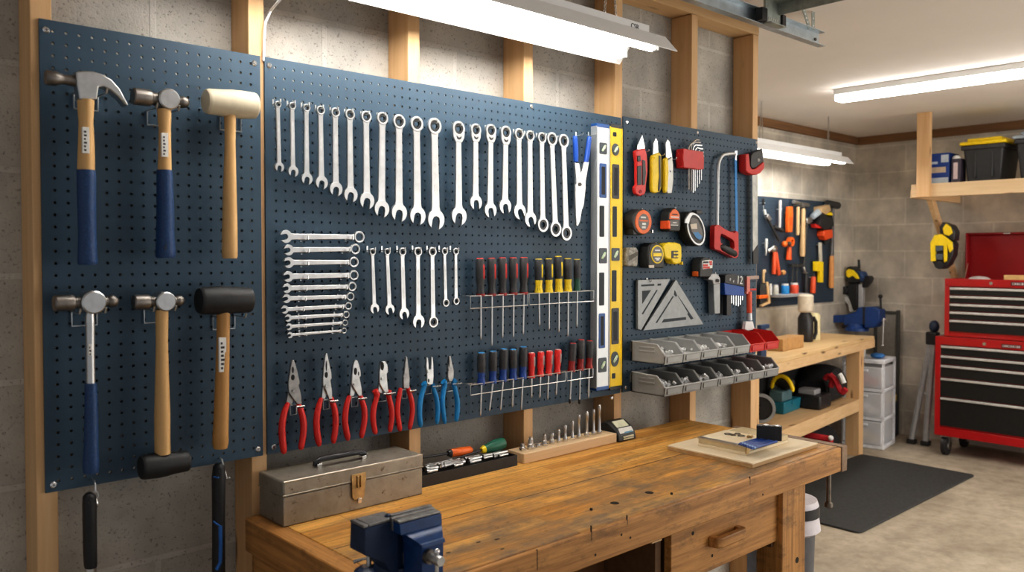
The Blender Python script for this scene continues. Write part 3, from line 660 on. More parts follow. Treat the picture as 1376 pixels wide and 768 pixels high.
for i, (lab, mm, gm, o1, o2, holes, h1, h2) in enumerate(PL):
    cx, cy = I((h1[0][0]+h2[0][0])/2, h1[0][1]-40)
    k = mpp(PY(cx, cy, YQ))*.20833
    T = Thing('pliers', lab, 'pliers', PY(cx, cy, YQ), 'pliers along the bottom of the middle board')
    T.p('jaw', B().prism(pl(I, o2, YQ+.001), YQ-.002, YQ+.005), mm, bev=.001)
    j = T.p('jaw', B().prism(pl(I, o1, YQ), YQ-.007, YQ+.0), mm, bev=.0015)
    for (hx, hy, rx, ry) in holes:
        p = PY(*I(hx, hy), YQ-.0072); T.p('jaw_gap', B().prism(arc(p.x, p.z, rx*k*1.1, 0, 330, 11, ry*k), p.y, p.y+.001), M('gap_black', (.006, .006, .007), .7), j, label='dark gap between the jaws')
    p = PY(*I((h1[0][0]+h2[0][0])/2+2, h1[0][1]-75), YQ-.0095)
    T.p('pivot', B().cyl(p, p+V((0, .004, 0)), 9*k), mm, bev=.0006)
    for h in (h1, h2):
        pts = smooth_pts(h, 3)
        T.p('handle_grip', tb(I, pts, YQ-.002, k, 12), gm)
    a, c = PY(*I(h1[0][0]-12, h1[0][1]+12), 0), PY(*I(h2[0][0]+10, h2[0][1]+12), 0)
    z = (a.z+c.z)/2; xm = (a.x+c.x)/2; hw = (c.x-a.x)/2
    b = B()
    for s in (-1, 1):
        b.tube([(xm+s*hw*.15, .004, z), (xm+s*hw*.15, -.036, z-.002), (xm+s*hw*.15, -.046, z+.004)], .0017, 7)
    b.tube([(xm-hw*.6, -.004, z), (xm-hw*.6, -.004, z-.022), (xm+hw*.35, -.004, z-.022), (xm+hw*.35, -.004, z), (xm-hw*.6, -.004, z)], .0015, 6)
    b.tube([(xm-hw, -.046, z+.004), (xm-hw*.2, -.046, z+.003), (xm+hw*.3, -.046, z+.003)], .0012, 6)
    solo('pliers_hook', 'wire bracket holding the '+lab.replace(' on the board', ''), 'hook', b, M('dull_zinc_wire', (.50, .50, .49), .4, .9, .05), 'wire brackets of the pliers')

# ================================================================== screwdrivers in two wire racks
J = zc(620, 330, .18225); K = zc(620, 440, .16925)
YS = -.026
def screwdriver(label, group, Z, s, xt, yt, xb, yb, xe, ye, w, hm, collar, capm, stripe=None, style='black', tip=None):
    a, b_, e = PY(*Z(xt, yt), YS), PY(*Z(xb, yb), YS), PY(*Z(xe, ye), YS)
    k = mpp(a)*s; r = w*k/2*.97
    T = Thing('screwdriver', label, 'screwdriver', b_, group)
    L = (a-b_).length; d = (b_-a).normalized()
    T.p('handle', B().lathe(a, b_, [(.02, r*.80), (.045, r*.96), (.3, r), (.58, r*.98), (.66, r*.86), (.74, r*.78), (.85, r*.84), (.93, r*.95), (.945, r*.95)], 12), hm)
    T.p('end_cap', B().lathe(a, b_, [(0, r*.60), (.012, r*.78), (.035, r*.84), (.045, r*.82)], 16), capm, label='coloured end cap')
    if style == 'two':
        T.p('neck', B().lathe(a, b_, [(.62, r*.9), (.66, r*.9), (.76, r*.8), (.86, r*.86), (.95, r*.99), (1, r*.99)], 16), collar, label='coloured lower handle')
    else:
        T.p('collar', B().lathe(a, b_, [(.93, r*.98), (.97, r*1.0), (1, r*.96)], 16), collar, label='coloured collar')
    if stripe:
        for an in (-68, ):   # inlay on the right-hand front of the handle
            q = V((math.cos(math.radians(-74)), math.sin(math.radians(-74)), 0))
            p0, p1 = a+d*(L*.16), a+d*(L*.56)
            b = B().tube([p0+q*r*.72, p0+q*r*.80+d*.003, p1+q*r*.80-d*.003, p1+q*r*.72], [r*.22, r*.32, r*.32, r*.22], 8)
            T.p('inlay', b, stripe, label='coloured inlay strip')
    T.p('shaft', B().lathe(b_, e, [(0, .0031), (.92, .0029), (.97, .0026), (1, .0012)], 10), chromed)
    if tip: T.p('tip', B().lathe(b_.lerp(e, .86), e, [(0, .0036), (.8, .0034), (1, .0018)], 10), tip, label='dark tip')
dkh = M('charcoal_handle', (.045, .045, .047), .5, 0, .2, 60)
redb = M('red_handle_rubber', (.60, .045, .035), .45); redd = M('dark_red_handle', (.28, .015, .012), .45)
yelb = M('yellow_handle', (.86, .62, .03), .4); grnd = M('dark_green_handle', (.02, .09, .06), .45)
S1 = [(138,90,142,372,142,690),(222,88,224,370,223,738),(302,85,304,366,302,680),(382,85,383,362,382,675),(461,83,459,358,454,655)]
for i, t in enumerate(S1):
    screwdriver('black and red screwdriver, %s from the left in the upper rack' % ORD[i], 'black and red screwdrivers in the upper rack', J, .18225, *t, 70, dkh, redd, redb, redb)
S2 = [(570,95,570,347,575,588),(643,93,645,345,645,623),(714,75,718,342,717,636),(784,92,786,338,784,668),(853,97,853,328,850,598)]
lab2 = ['black and yellow screwdriver, first beside the black and red ones', 'black and yellow screwdriver, second of the yellow ones', 'tallest black and yellow screwdriver in the upper rack', 'black and yellow screwdriver next to the dark green one', 'black screwdriver with dark green neck at the right of the upper rack']
for i, t in enumerate(S2):
    screwdriver(lab2[i], 'black and yellow screwdrivers in the upper rack', J, .18225, *t, 66 if i < 4 else 58, dkh, yelb if i < 4 else grnd, yelb, yelb if i < 3 else None, 'two')
bluen = M('blue_handle', (.015, .06, .27), .4); bluet = M('sky_blue_cap', (.04, .25, .55), .4)
S3 = [(160,195,158,448,150,700),(253,182,248,437,221,660),(338,165,328,424,310,652),(410,168,410,410,403,630),(492,148,486,402,474,650)]
for i, t in enumerate(S3):
    screwdriver('black and blue screwdriver, %s from the left in the lower rack' % ORD[i], 'black and blue screwdrivers in the lower rack', K, .16925, *t, 72, dkh, bluen, bluet, None, 'two')
S4 = [(557,196,556,398,555,555),(631,187,626,384,621,555),(700,180,690,376,683,568),(768,170,759,364,751,533)]
greyi = M('grey_inlay', (.42, .36, .34), .5); redl = M('bright_red_handle', (.70, .035, .03), .38); pinkc = M('pale_red_cap', (.72, .42, .40), .45)
for i, t in enumerate(S4):
    screwdriver('short red screwdriver, %s from the left in the lower rack' % ORD[i], 'short red screwdrivers in the lower rack', K, .16925, *t, 62, redl, redl, pinkc, greyi, 'two')
S5 = [(886,120,872,348,860,602),(952,92,942,338,936,606),(1020,100,1012,322,1008,558)]
lab5 = ['black screwdriver with dark red neck, left of the last three in the lower rack', 'tallest black screwdriver with dark red neck in the lower rack', 'black screwdriver tucked beside the silver level in the lower rack']
for i, t in enumerate(S5):
    screwdriver(lab5[i], 'black screwdrivers at the right of the lower rack', K, .16925, *t, 66, dkh, redd, redb, None, 'two', blackp if i < 2 else None)
def rack(label, Z, ends, th, yb=-.001):
    """ends: (xl, yl_top, xr, yr_top, yl_bot, yr_bot)"""
    xl, t0, xr, t1, b0, b1 = ends; yf = -.036; yk = -.016
    b = B(); r = .0013
    for yy in (yf, yk):
        p, q = PY(*Z(xl, t0), yf), PY(*Z(xr, t1), yf); zz = p.z
        b.tube([(p.x, yy, zz), (q.x, yy, zz)], r, 6)
    p, q = PY(*Z(xl, t0), yf), PY(*Z(xr, t1), yf); pb = PY(*Z(xl, b0), yf); z, zb = p.z, pb.z
    b.tube([(p.x, .002, z), (p.x, yf, z), (p.x, yf, zb), (q.x, yf, zb), (q.x, yf, z), (q.x, .002, z)], r, 6)
    b.tube([(q.x, .002, zb), (q.x, yf, zb)], r, 6)
    n = max(2, int((q.x-p.x)/.024))
    for i in range(1, n): b.tube([(p.x+(q.x-p.x)*i/n, yk, z), (p.x+(q.x-p.x)*i/n, yf, z)], r*.8, 5)
    return solo('wire_rack', label, 'rack', b, wire)
rack('wire rack carrying the black and red screwdrivers', J, (66, 372, 490, 352, 462, 435), 0)
rack('wire rack carrying the black and yellow screwdrivers', J, (502, 352, 975, 330, 435, 405), 0)
rack('wire rack carrying the blue and red screwdrivers in the lower row', K, (72, 455, 828, 352, 535, 425), 0)
rack('short wire rack carrying the last three black screwdrivers', K, (838, 350, 1044, 318, 422, 388), 0)
# ================================================================== right pegboard tools
L = zc(830, 150, .19525); Mz = zc(830, 260, .19525); N = zc(830, 330, .19525); O = zc(830, 420, .19525)
YR = -.02
def poly(Z, pts, y): return [(PY(*Z(a, b), y).x, PY(*Z(a, b), y).z) for a, b in pts]
def plate(T, name, Z, pts, y0, y1, m, parent=None, bev=.001, label=None):
    return T.p(name, B().prism(poly(Z, pts, y0), y0, y1), m, parent, bev, label=label)
def at(Z, x, y, yy): return PY(*Z(x, y), yy)
blade = M('blade_steel', (.66, .66, .66), .3, .9, .08, 50)
redk = M('red_knife', (.66, .035, .03), .4, 0, .1, 40)
# knives
T = Thing('utility_knife', 'red and black utility knife with open blade, first from the left on the right board', 'knife', at(L, 160, 400, YR))
plate(T, 'blade', L, [(135,265),(137,232),(170,158),(186,235),(188,262)], -.016, -.013, blade, bev=.0003)
bd = plate(T, 'body', L, [(124,268),(150,258),(190,253),(202,290),(207,350),(207,420),(197,500),(195,545),(185,570),(155,580),(128,566),(120,540),(122,512),(134,500),(133,345),(126,300)], -.024, -.010, redk, bev=.003)
plate(T, 'grip_inlay', L, [(137,375),(165,370),(167,500),(138,505)], -.0262, -.023, blackp, bd, .001, 'black grip inlay')
plate(T, 'grip_inlay', L, [(172,330),(190,335),(196,420),(188,500),(174,505)], -.0262, -.023, blackp, bd, .001, 'black grip inlay')
plate(T, 'slider', L, [(140,305),(158,300),(160,340),(140,342)], -.0275, -.023, blackp, bd, .001)
p = at(L, 155, 548, -.0245); T.p('ring_hole', B().ring(p, (0, 1, 0), .0058, .0038, .003), M('dark_red', (.25, .01, .01), .4), bd)
ky = M('yellow_knife', (.86, .60, .02), .4)
T = Thing('utility_knife', 'yellow folding knife, in the middle of the three knives', 'knife', at(L, 270, 430, YR))
plate(T, 'blade', L, [(244,300),(248,215),(263,180),(276,205),(280,290)], -.016, -.013, blade, bev=.0003)
bd = plate(T, 'body', L, [(240,318),(244,300),(262,290),(290,280),(302,300),(303,350),(303,520),(292,550),(262,560),(244,552),(238,520)], -.024, -.010, ky, bev=.003)
plate(T, 'clip', L, [(285,300),(297,305),(299,510),(288,548),(280,540),(287,450)], -.0262, -.022, blackp, bd, .0008, 'dark spine strip')
T.p('thumb_stud', B().ball(at(L, 252, 318, -.025), .0035), ky, bd)
T = Thing('utility_knife', 'yellow and silver folding knife, right of the yellow one', 'knife', at(L, 352, 430, YR))
plate(T, 'blade', L, [(334,320),(332,215),(344,190),(358,208),(372,290),(378,330)], -.016, -.013, blade, bev=.0003)
bd = plate(T, 'body', L, [(345,330),(375,310),(383,360),(384,470),(374,560),(345,563),(338,540)], -.022, -.010, M('grey_knife_scale', (.48, .48, .45), .4, .5), bev=.002)
plate(T, 'yellow_scale', L, [(328,325),(345,312),(352,400),(345,540),(334,560),(327,535)], -.0245, -.011, ky, bd, .002, 'yellow handle scale')
T.p('pivot', B().cyl(at(L, 364, 410, -.024), at(L, 364, 410, -.02), .003), chrome, bd)
for i, (x, yv) in enumerate(((160, 252), (268, 278), (350, 305))):
    p = at(L, x, yv, 0); peg(p.x+.004, p.z-.012, .03, 'small steel hook holding the %s knife' % ['red', 'yellow', 'yellow and silver'][i], .006)
# red hex key set
T = Thing('hex_key_set', 'hex key set in a red holder on the right board', 'hex keys', at(L, 525, 320, YR))
o = T.p('holder', B().prism(poly(L, [(455,252),(485,258),(590,275),(596,330),(593,395),(570,398),(456,385),(450,320)], -.036), -.036, -.004), redp, bev=.002)
kx = [(488, 535), (503, 545), (517, 556), (530, 545), (545, 520), (560, 495), (574, 470)]
tops = [(488,225,560,195), (500,215,570,212), (512,232,578,232), (525,250,585,255), (540,270,590,278), (552,290,590,300), (566,310,588,322)]
for i, ((x, yb), (tx, ty, ex, ey)) in enumerate(zip(kx, tops)):
    yy = -.027+.002*i; k = .0034-.0002*i
    T.p('hex_key', B().tube([at(L, x, yb, yy), at(L, x, 390, yy), at(L, x, ty+28, yy), at(L, x+6, ty+8, yy-.001), at(L, x+18, ty-4, yy-.003), at(L, ex-20, ey-2, yy-.006), at(L, ex, ey, yy-.009)], k, 6), steel if i > 1 else darksteel, bev=0)
for x, yv in ((505, 300), (525, 302)): pass
b = B()
for i in range(3): b.cyl(at(L, 500+i*14, 300+i*3, -.0325), at(L, 500+i*14, 300+i*3, -.03), .0016, n=8)
T.p('size_marks', b, M('dark_red', (.25, .01, .01), .4), o)
peg(at(L, 522, 215, 0).x, at(L, 522, 225, 0).z, .022, 'small steel hook holding the red hex key set', .006)
# hacksaw
T = Thing('hacksaw', 'hacksaw with silver bow frame, blue blade and red handle', 'saw', at(L, 750, 500, YR))
kf = mpp(at(L, 690, 500, YR))*.19525
fr = smooth_pts([at(Mz, 684, 225, YR), at(L, 688, 560, YR), at(L, 690, 420, YR), at(L, 698, 345, YR), at(L, 722, 302, YR), at(L, 760, 290, YR), at(L, 805, 288, YR)], 5)
fr = [V(p) for p in fr]
T.p('frame', B().tube(fr, 11.5*kf, 10), alu)
T.p('blade', B().prism([(at(L, 804, 320, YR).x, at(L, 804, 320, YR).z), (at(L, 818, 320, YR).x, at(L, 818, 320, YR).z), (at(Mz, 827, 265, YR).x, at(Mz, 827, 265, YR).z), (at(Mz, 811, 265, YR).x, at(Mz, 811, 265, YR).z)], YR-.0012, YR+.0012), M('blue_blade', (.02, .22, .55), .35))
T.p('tension_nut', B().cyl(at(L, 814, 270, YR), at(L, 814, 300, YR), .006, n=8).cyl(at(L, 812, 300, YR), at(L, 812, 335, YR), .0042, n=8), chrome)
out = [(668,225),(684,213),(702,216),(725,235),(752,252),(808,272),(820,250),(832,268),(832,330),(833,420),(826,440),(806,446),(770,425),(700,390),(672,384),(664,368)]
hole = [(712,272),(730,280),(790,315),(803,330),(806,375),(795,385),(760,365),(712,340),(706,310)]
# handle as a ring of quads between outer and inner contours
def loopmesh(Z, outer, inner, y0, y1):
    n = 40
    def samp(p):
        p = [V((a, b_, 0)) for a, b_ in p]; p.append(p[0]); d = [(p[i+1]-p[i]).length for i in range(len(p)-1)]; tot = sum(d); res = []
        for k in range(n):
            t = tot*k/n; i = 0
            while t > d[i]: t -= d[i]; i += 1
            res.append(p[i].lerp(p[i+1], t/d[i]))
        return res
    a, c = samp(outer), samp(inner)
    cen = sum(c, V())/n
    key = lambda q: math.atan2(q.y-cen.y, q.x-cen.x)
    # match by angle
    res = []
    for q in a:
        an = key(q); best = min(c, key=lambda r: abs((key(r)-an+PI) % (2*PI)-PI)); res.append(best)
    vs, fs = [], []
    for q, r in zip(a, res):
        for pt, yy in ((q, y0), (r, y0), (r, y1), (q, y1)):
            w = PY(*Z(pt.x, pt.y), y0); vs.append((w.x, yy, w.z))
    for k in range(n):
        j = (k+1) % n
        for e in range(4): fs.append((k*4+e, j*4+e, j*4+(e+1) % 4, k*4+(e+1) % 4))
    return B().add(vs, fs)
T.p('handle', loopmesh(Mz, out, hole, -.030, -.010), redp, bev=.002)
T.p('grip', B().tube([at(Mz, 700, 362, -.025), at(Mz, 712, 368, -.025), at(Mz, 756, 392, -.025), at(Mz, 800, 414, -.025), at(Mz, 814, 420, -.025)], [.007, .0135, .015, .0135, .007], 12), black)
peg(at(L, 760, 300, 0).x, at(L, 760, 306, 0).z, .028, 'small steel hook holding the bow of the hacksaw', .006)
# hand saw along the right edge
ys = -.022
T = Thing('hand_saw', 'hand saw with red and black handle hanging along the right edge of the right board', 'saw', at(L, 945, 350, ys))
T.p('blade', B().prism([(at(L, 925, 420, ys).x, at(L, 925, 420, ys).z), (at(L, 962, 420, ys).x, at(L, 962, 420, ys).z), (at(Mz, 964, 480, ys).x, at(Mz, 964, 480, ys).z), (at(Mz, 930, 480, ys).x, at(Mz, 930, 480, ys).z)], ys-.001, ys+.001), M('saw_steel', (.42, .42, .40), .4, .8, .2, 30))
T.p('blade_guard', B().prism([(at(Mz, 928, 400, ys).x, at(Mz, 928, 400, ys).z), (at(Mz, 963, 350, ys).x, at(Mz, 963, 350, ys).z), (at(Mz, 965, 482, ys).x, at(Mz, 965, 482, ys).z), (at(Mz, 929, 484, ys).x, at(Mz, 929, 484, ys).z)], ys-.003, ys+.003), blackp, bev=.001)
T.p('handle', B().prism(poly(L, [(882,292),(905,288),(912,372),(925,395),(950,392),(985,362),(1004,345),(1012,352),(1010,390),(985,420),(958,434),(925,432),(895,418),(884,405)], -.04), -.04, -.008), redp, bev=.003)
h2 = T.p('handle_core', B().prism(poly(L, [(918,300),(935,280),(985,258),(998,254),(1003,275),(1005,345),(985,360),(950,388),(928,390),(915,372)], -.036), -.036, -.012), blackp, bev=.003, label='black handle core')
T.p('bolt', B().cyl(at(L, 970, 332, -.039), at(L, 970, 332, -.034), .006), whitep, h2, label='pale handle bolt')
peg(at(L, 935, 300, 0).x-.012, at(L, 935, 345, 0).z, .02, 'small steel hook behind the handle of the hand saw', .005)

# tape measures: case seen from the left, flat face parallel to the board
def tape(label, Z, face, yf, case_m, loc, group=None, bev=.004):
    T = Thing('tape_measure', label, 'tape measure', at(Z, *loc, yf), group)
    o = T.p('case', B().prism(poly(Z, face, yf), yf, -.003), case_m, bev=bev)
    return T, o
def ell(x, y, rx, ry, a0=0, a1=345, n=22, rot=0):
    r = math.radians(rot); res = []
    for i in range(n+1):
        t = math.radians(a0+(a1-a0)*i/n); c, s = rx*math.cos(t), ry*math.sin(t)
        res.append((x+c*math.cos(r)-s*math.sin(r), y+c*math.sin(r)+s*math.cos(r)))
    return res
tcase = M('tape_case_black', (.028, .027, .026), .5, 0, .25, 60)
tlab = M('tape_label_grey', (.16, .15, .14), .5)
def lab_lines(T, Z, x0, x1, rows, yy, par, m=sticker, h=10):
    b = B()
    for (yv, fa, fb) in rows:
        a, c = at(Z, x0+(x1-x0)*fa, yv-h/2, yy), at(Z, x0+(x1-x0)*fb, yv+h/2, yy); b.box(a.x, c.x, yy-.0004, yy+.0002, c.z, a.z)
    T.p('label_print', b, m, par, label='small printed label lines')
X1 = zc(836, 270, .13025)
yt = -.042
T, o = tape('round black tape measure with an orange face ring, upper left of the tapes', X1, ell(205, 215, 98, 135)[:12]+[(108,330),(112,345),(290,350)][:0]+ell(205, 215, 98, 135)[12:], yt, tcase, (205, 215))
T.p('foot', B().prism(poly(X1, [(112,290),(300,300),(305,330),(115,350)], yt+.004), yt+.004, -.004), tcase, o, .002)
r = T.p('face_ring', B().prism(poly(X1, ell(222, 215, 84, 124), yt-.002), yt-.002, yt+.001), orangep, o, .0015, label='orange face ring')
T.p('face_label', B().prism(poly(X1, ell(224, 215, 54, 84), yt-.0028), yt-.0028, yt), tlab, r, .0004)
lab_lines(T, X1, 185, 265, [(168,.1,.75)], yt-.003, r, h=20); lab_lines(T, X1, 180, 268, [(202,0,1)], yt-.003, r, orangep, 18); lab_lines(T, X1, 185, 265, [(235,.28,.75),(270,.25,.72)], yt-.003, r, h=22)
T.p('end_hook', B().box(at(X1, 300, 300, -.03).x, at(X1, 312, 300, -.03).x, -.034, -.018, at(X1, 305, 328, -.03).z, at(X1, 305, 298, -.03).z), steel, o)
T, o = tape('black and orange tape measure with orange bumper, top middle of the tapes', X1, [(490,312),(482,180),(492,120),(520,75),(548,65),(580,95),(605,140),(606,250),(598,312)], yt, tcase, (545, 200))
f_ = T.p('face_panel', B().prism(poly(X1, [(490,185),(495,130),(522,90),(550,80),(578,105),(594,145),(590,190)], yt-.0015), yt-.0015, yt+.001), orangep, o, .001, label='orange upper face')
lab_lines(T, X1, 500, 590, [(138,.2,.8)], yt-.002, f_, ink, 14); lab_lines(T, X1, 500, 590, [(165,.05,.95)], yt-.002, f_, whitep, 16)
g = T.p('face_label', B().prism(poly(X1, [(498,198),(582,196),(584,255),(500,258)], yt-.002), yt-.002, yt), tlab, o, .0005); lab_lines(T, X1, 498, 584, [(222,.3,.75),(248,.05,.9)], yt-.0024, g)
bump = poly(X1, [(372,198),(485,200),(495,235),(485,290),(375,285)], -.03)
a0 = at(X1, 490, 245, yt); T.p('bumper', B().box(a0.x-.006, a0.x+.006, yt-.001, -.006, at(X1, 490, 288, yt).z, at(X1, 490, 200, yt).z), M('bright_orange_bumper', (.85, .12, .03), .4), o, .003, label='orange side bumper')
T, o = tape('black and chrome oval tape measure with blue label, right of the orange ones', X1, ell(755, 285, 84, 185, rot=-14), -.046, tcase, (755, 285), bev=.006)
g = T.p('chrome_ring', loopmesh(X1, ell(765, 290, 86, 172, rot=-14), ell(765, 290, 76, 152, rot=-14), -.0485, -.045), alu, o, label='silver rim')
g2 = T.p('shoulder', B().prism(poly(X1, [(650,225),(655,185),(700,120),(740,118),(705,180),(690,235)], -.049), -.049, -.044), alu, o, .001, label='silver shoulder')
g = T.p('face_label', B().prism(poly(X1, [(700,200),(720,170),(775,185),(830,300),(836,360),(815,400),(765,385),(715,310)], -.0478), -.0478, -.045), tlab, o, .0005)
T.p('blue_panel', B().prism(poly(X1, [(735,325),(785,318),(830,372),(800,400),(765,380)], -.0484), -.0484, -.047), M('blue_label', (.06, .22, .45), .5), g)
T.p('cream_panel', B().prism(poly(X1, [(702,240),(770,230),(775,285),(715,288)], -.0484), -.0484, -.047), M('cream_label', (.66, .58, .48), .6), g)
T.p('latch', B().box(at(X1, 740, 120, -.04).x, at(X1, 795, 120, -.04).x, -.052, -.03, at(X1, 770, 135, -.04).z, at(X1, 770, 95, -.04).z), blackp, o, .002)
# small grey stone
T = Thing('sharpening_block', 'small scuffed grey block at the left of the yellow and black tape', 'block', at(X1, 112, 575, -.02))
T.p('block', B().prism(poly(X1, [(78,480),(150,478),(166,510),(165,640),(155,675),(65,668),(62,600),(72,560)], -.034), -.034, -.003), M('scuffed_grey', (.34, .32, .28), .7, .2, .6, 70, .4), bev=.003)
T.p('band', B().prism(poly(X1, [(75,560),(165,520),(165,560),(70,620)], -.0348), -.0348, -.03), M('dark_scuff', (.12, .11, .09), .7), bev=.0005, label='darker diagonal scuff')
T, o = tape('black tape measure with yellow face ring, left of the plain yellow tape', X1, [(275,690),(268,560),(280,470),(310,430),(365,428),(410,460),(432,520),(437,600),(432,690)], yt, tcase, (350, 560))
r = T.p('face_ring', B().prism(poly(X1, ell(366, 549, 64, 96), yt-.002), yt-.002, yt+.001), yellowp, o, .001, label='yellow face ring')
g = T.p('face_label', B().prism(poly(X1, ell(366, 549, 54, 83), yt-.0028), yt-.0028, yt), tlab, r, .0004)
lab_lines(T, X1, 322, 408, [(552,0,1)], yt-.0032, g, yellowp, 34); lab_lines(T, X1, 322, 408, [(508,.2,.8),(590,.2,.8),(605,.35,.7)], yt-.0032, g, sticker, 14)
T.p('yellow_tag', B().box(a0.x-.001, a0.x+.0, yt, yt, 0, 0) if False else B().prism(poly(X1, [(278,660),(330,660),(330,688),(280,688)], yt-.001), yt-.001, yt+.001), M('cream_label', (.66, .58, .48), .6), o)
T, o = tape('plain yellow tape measure with a small black square label', X1, [(425,470),(445,435),(500,425),(560,427),(600,440),(615,470),(618,560),(610,640),(560,652),(530,640),(510,600),(470,598),(440,575)], yt+.006, yellowp, (530, 530))
g = T.p('face_label', B().prism(rrect(at(X1, 522, 515, yt).x, at(X1, 592, 515, yt).x, at(X1, 555, 590, yt).z, at(X1, 555, 512, yt).z, .003), yt+.005, yt+.007), blackp, o, .0004, label='black square label')
lab_lines(T, X1, 526, 588, [(535,.1,.38),(535,.5,.9),(570,.1,.42),(570,.55,.9)], yt+.0048, g, yellowp, 18)
T.p('end_hook', B().box(at(X1, 618, 640, -.03).x, at(X1, 628, 640, -.03).x, -.03, -.018, at(X1, 620, 655, -.03).z, at(X1, 620, 625, -.03).z), yellowp, o)
T, o = tape('black tape measure with a red and white label, below the chrome one', Mz, [(565,575),(568,480),(578,450),(600,436),(635,445),(656,460),(656,540),(640,575)], yt, tcase, (605, 505))
g = T.p('face_label', B().prism(poly(Mz, [(583,462),(632,455),(655,460),(652,512),(585,520)], yt-.0012), yt-.0012, yt+.001), sticker, o, .0003, label='white label')
lab_lines(T, Mz, 585, 650, [(472,.05,.6)], yt-.0016, g, ink, 12); lab_lines(T, Mz, 585, 650, [(492,.05,.55),(508,.05,.75),(470,.7,1.0),(485,.75,1.0)], yt-.0016, g, redp, 13)
p = at(Mz, 535, 552, -.03); T.p('orange_clip', B().box(at(Mz, 565, 552, yt).x-.004, at(Mz, 565, 552, yt).x+.002, -.036, -.012, at(Mz, 560, 570, yt).z, at(Mz, 560, 535, yt).z), orangep, o, .002)
for nm, x, yv in (('round orange tape', 200, 105), ('black and orange tape', 545, 90), ('chrome tape', 700, 140), ('yellow and black tape', 340, 455), ('plain yellow tape', 530, 450), ('grey block', 110, 500)):
    p = at(X1, x, yv, 0); peg(p.x, p.z-.004, .0025, 'small steel hook behind the '+nm, .014)

# squares
sq = M('cast_aluminium_square', (.29, .30, .30), .5, .5, .1, 40)
slotm = M('slot_navy', (.012, .02, .03), .6)
def square(label, outer, slots):
    T = Thing('carpenter_square', label, 'square', at(N, outer[0][0], outer[0][1], -.012))
    o = T.p('plate', B().prism(poly(N, outer, -.014), -.014, -.004), sq, bev=.0008)
    for s in slots: T.p('cut_slot', B().prism(poly(N, s, -.0146), -.0146, -.0135), slotm, o, label='dark cut-out slot')
    return T
square('grey metal square with slanted right edge, left of the triangle', [(140,236),(362,228),(352,250),(163,580),(140,572)],
       [[(163,268),(252,262),(252,275),(164,280)], [(275,261),(299,259),(299,274),(276,275)], [(170,310),(230,305),(170,400)], [(268,303),(277,303),(175,472),(166,470)]])
square('grey metal triangular square with cut-out triangle', [(402,232),(592,540),(176,583)],
       [[(392,305),(402,320),(410,345),(400,350),(388,335)], [(380,345),(386,350),(272,530),(262,530)], [(412,340),(422,352),(522,500),(505,508),(480,470),(486,462)], [(318,505),(470,490),(472,508),(304,528)]])
for nm, x, yv in (('left metal square', 200, 245), ('triangular square', 402, 262)):
    p = at(N, x, yv, 0); peg(p.x, p.z, .02, 'small steel hook holding the '+nm, .006)
# adjustable wrench / grey tool
T = Thing('adjustable_wrench', 'grey adjustable wrench with square handle hanging head up', 'wrench', at(N, 665, 330, -.02))
T.p('handle', B().prism(poly(N, [(660,262),(706,252),(706,466),(668,470)], -.032), -.032, -.006), M('grey_handle', (.30, .31, .31), .45, .6), bev=.002)
T.p('head', B().prism(poly(N, [(622,232),(648,190),(688,192),(708,222),(708,262),(688,262),(662,270),(655,240)], -.034), -.034, -.010), M('grey_cast', (.36, .36, .36), .45, .6), bev=.003)
T.p('knurl', B().cyl(at(N, 688, 240, -.040), at(N, 688, 240, -.03), .0065, n=12), darksteel)
peg(at(N, 672, 200, 0).x, at(N, 672, 205, 0).z, .012, 'small steel hook holding the grey adjustable wrench', .005)
# blue hex keys with big number
bluek = M('blue_key_holder', (.012, .07, .30), .4)
T = Thing('hex_key_set', 'blue and black hex key holder with large white digits', 'hex keys', at(N, 805, 300, -.02))
T.p('holder', B().prism(poly(N, [(735,255),(870,282),(874,345),(740,338)], -.032), -.032, -.004), bluek, bev=.002)
hb = T.p('black_card', B().prism(poly(N, [(742,200),(790,192),(870,212),(872,282),(738,256)], -.034), -.034, -.004), blackp, bev=.0015, label='black upper card')
p = at(N, 840, 238, -.0344); k = mpp(p)*.19525
T.p('digits', text_b('12', 78*k, wallmat(p, .10) , .0004), whitep, hb, label='large white number')
p = at(N, 775, 232, -.0344); T.p('digits', text_b('0', 26*k, wallmat(p, .3), .0004), whitep, hb); p = at(N, 797, 245, -.0344); T.p('digits', text_b('4', 30*k, wallmat(p, .3), .0004), whitep, hb)
for x, yb in ((745, 405), (782, 395), (795, 402), (812, 410), (828, 415), (842, 405), (856, 375)):
    T.p('hex_key', B().tube([at(N, x, 335, -.02), at(N, x, yb, -.02)], .0028, 6), wire)
T.p('long_key', B().box(at(N, 752, 340, -.03).x, at(N, 783, 340, -.03).x, -.03, -.012, at(N, 765, 478, -.03).z, at(N, 765, 335, -.03).z), blackp, bev=.001, label='black driver handle')
peg(at(N, 765, 215, 0).x, at(N, 765, 215, 0).z, .003, 'small steel hook behind the blue hex key holder', .01)
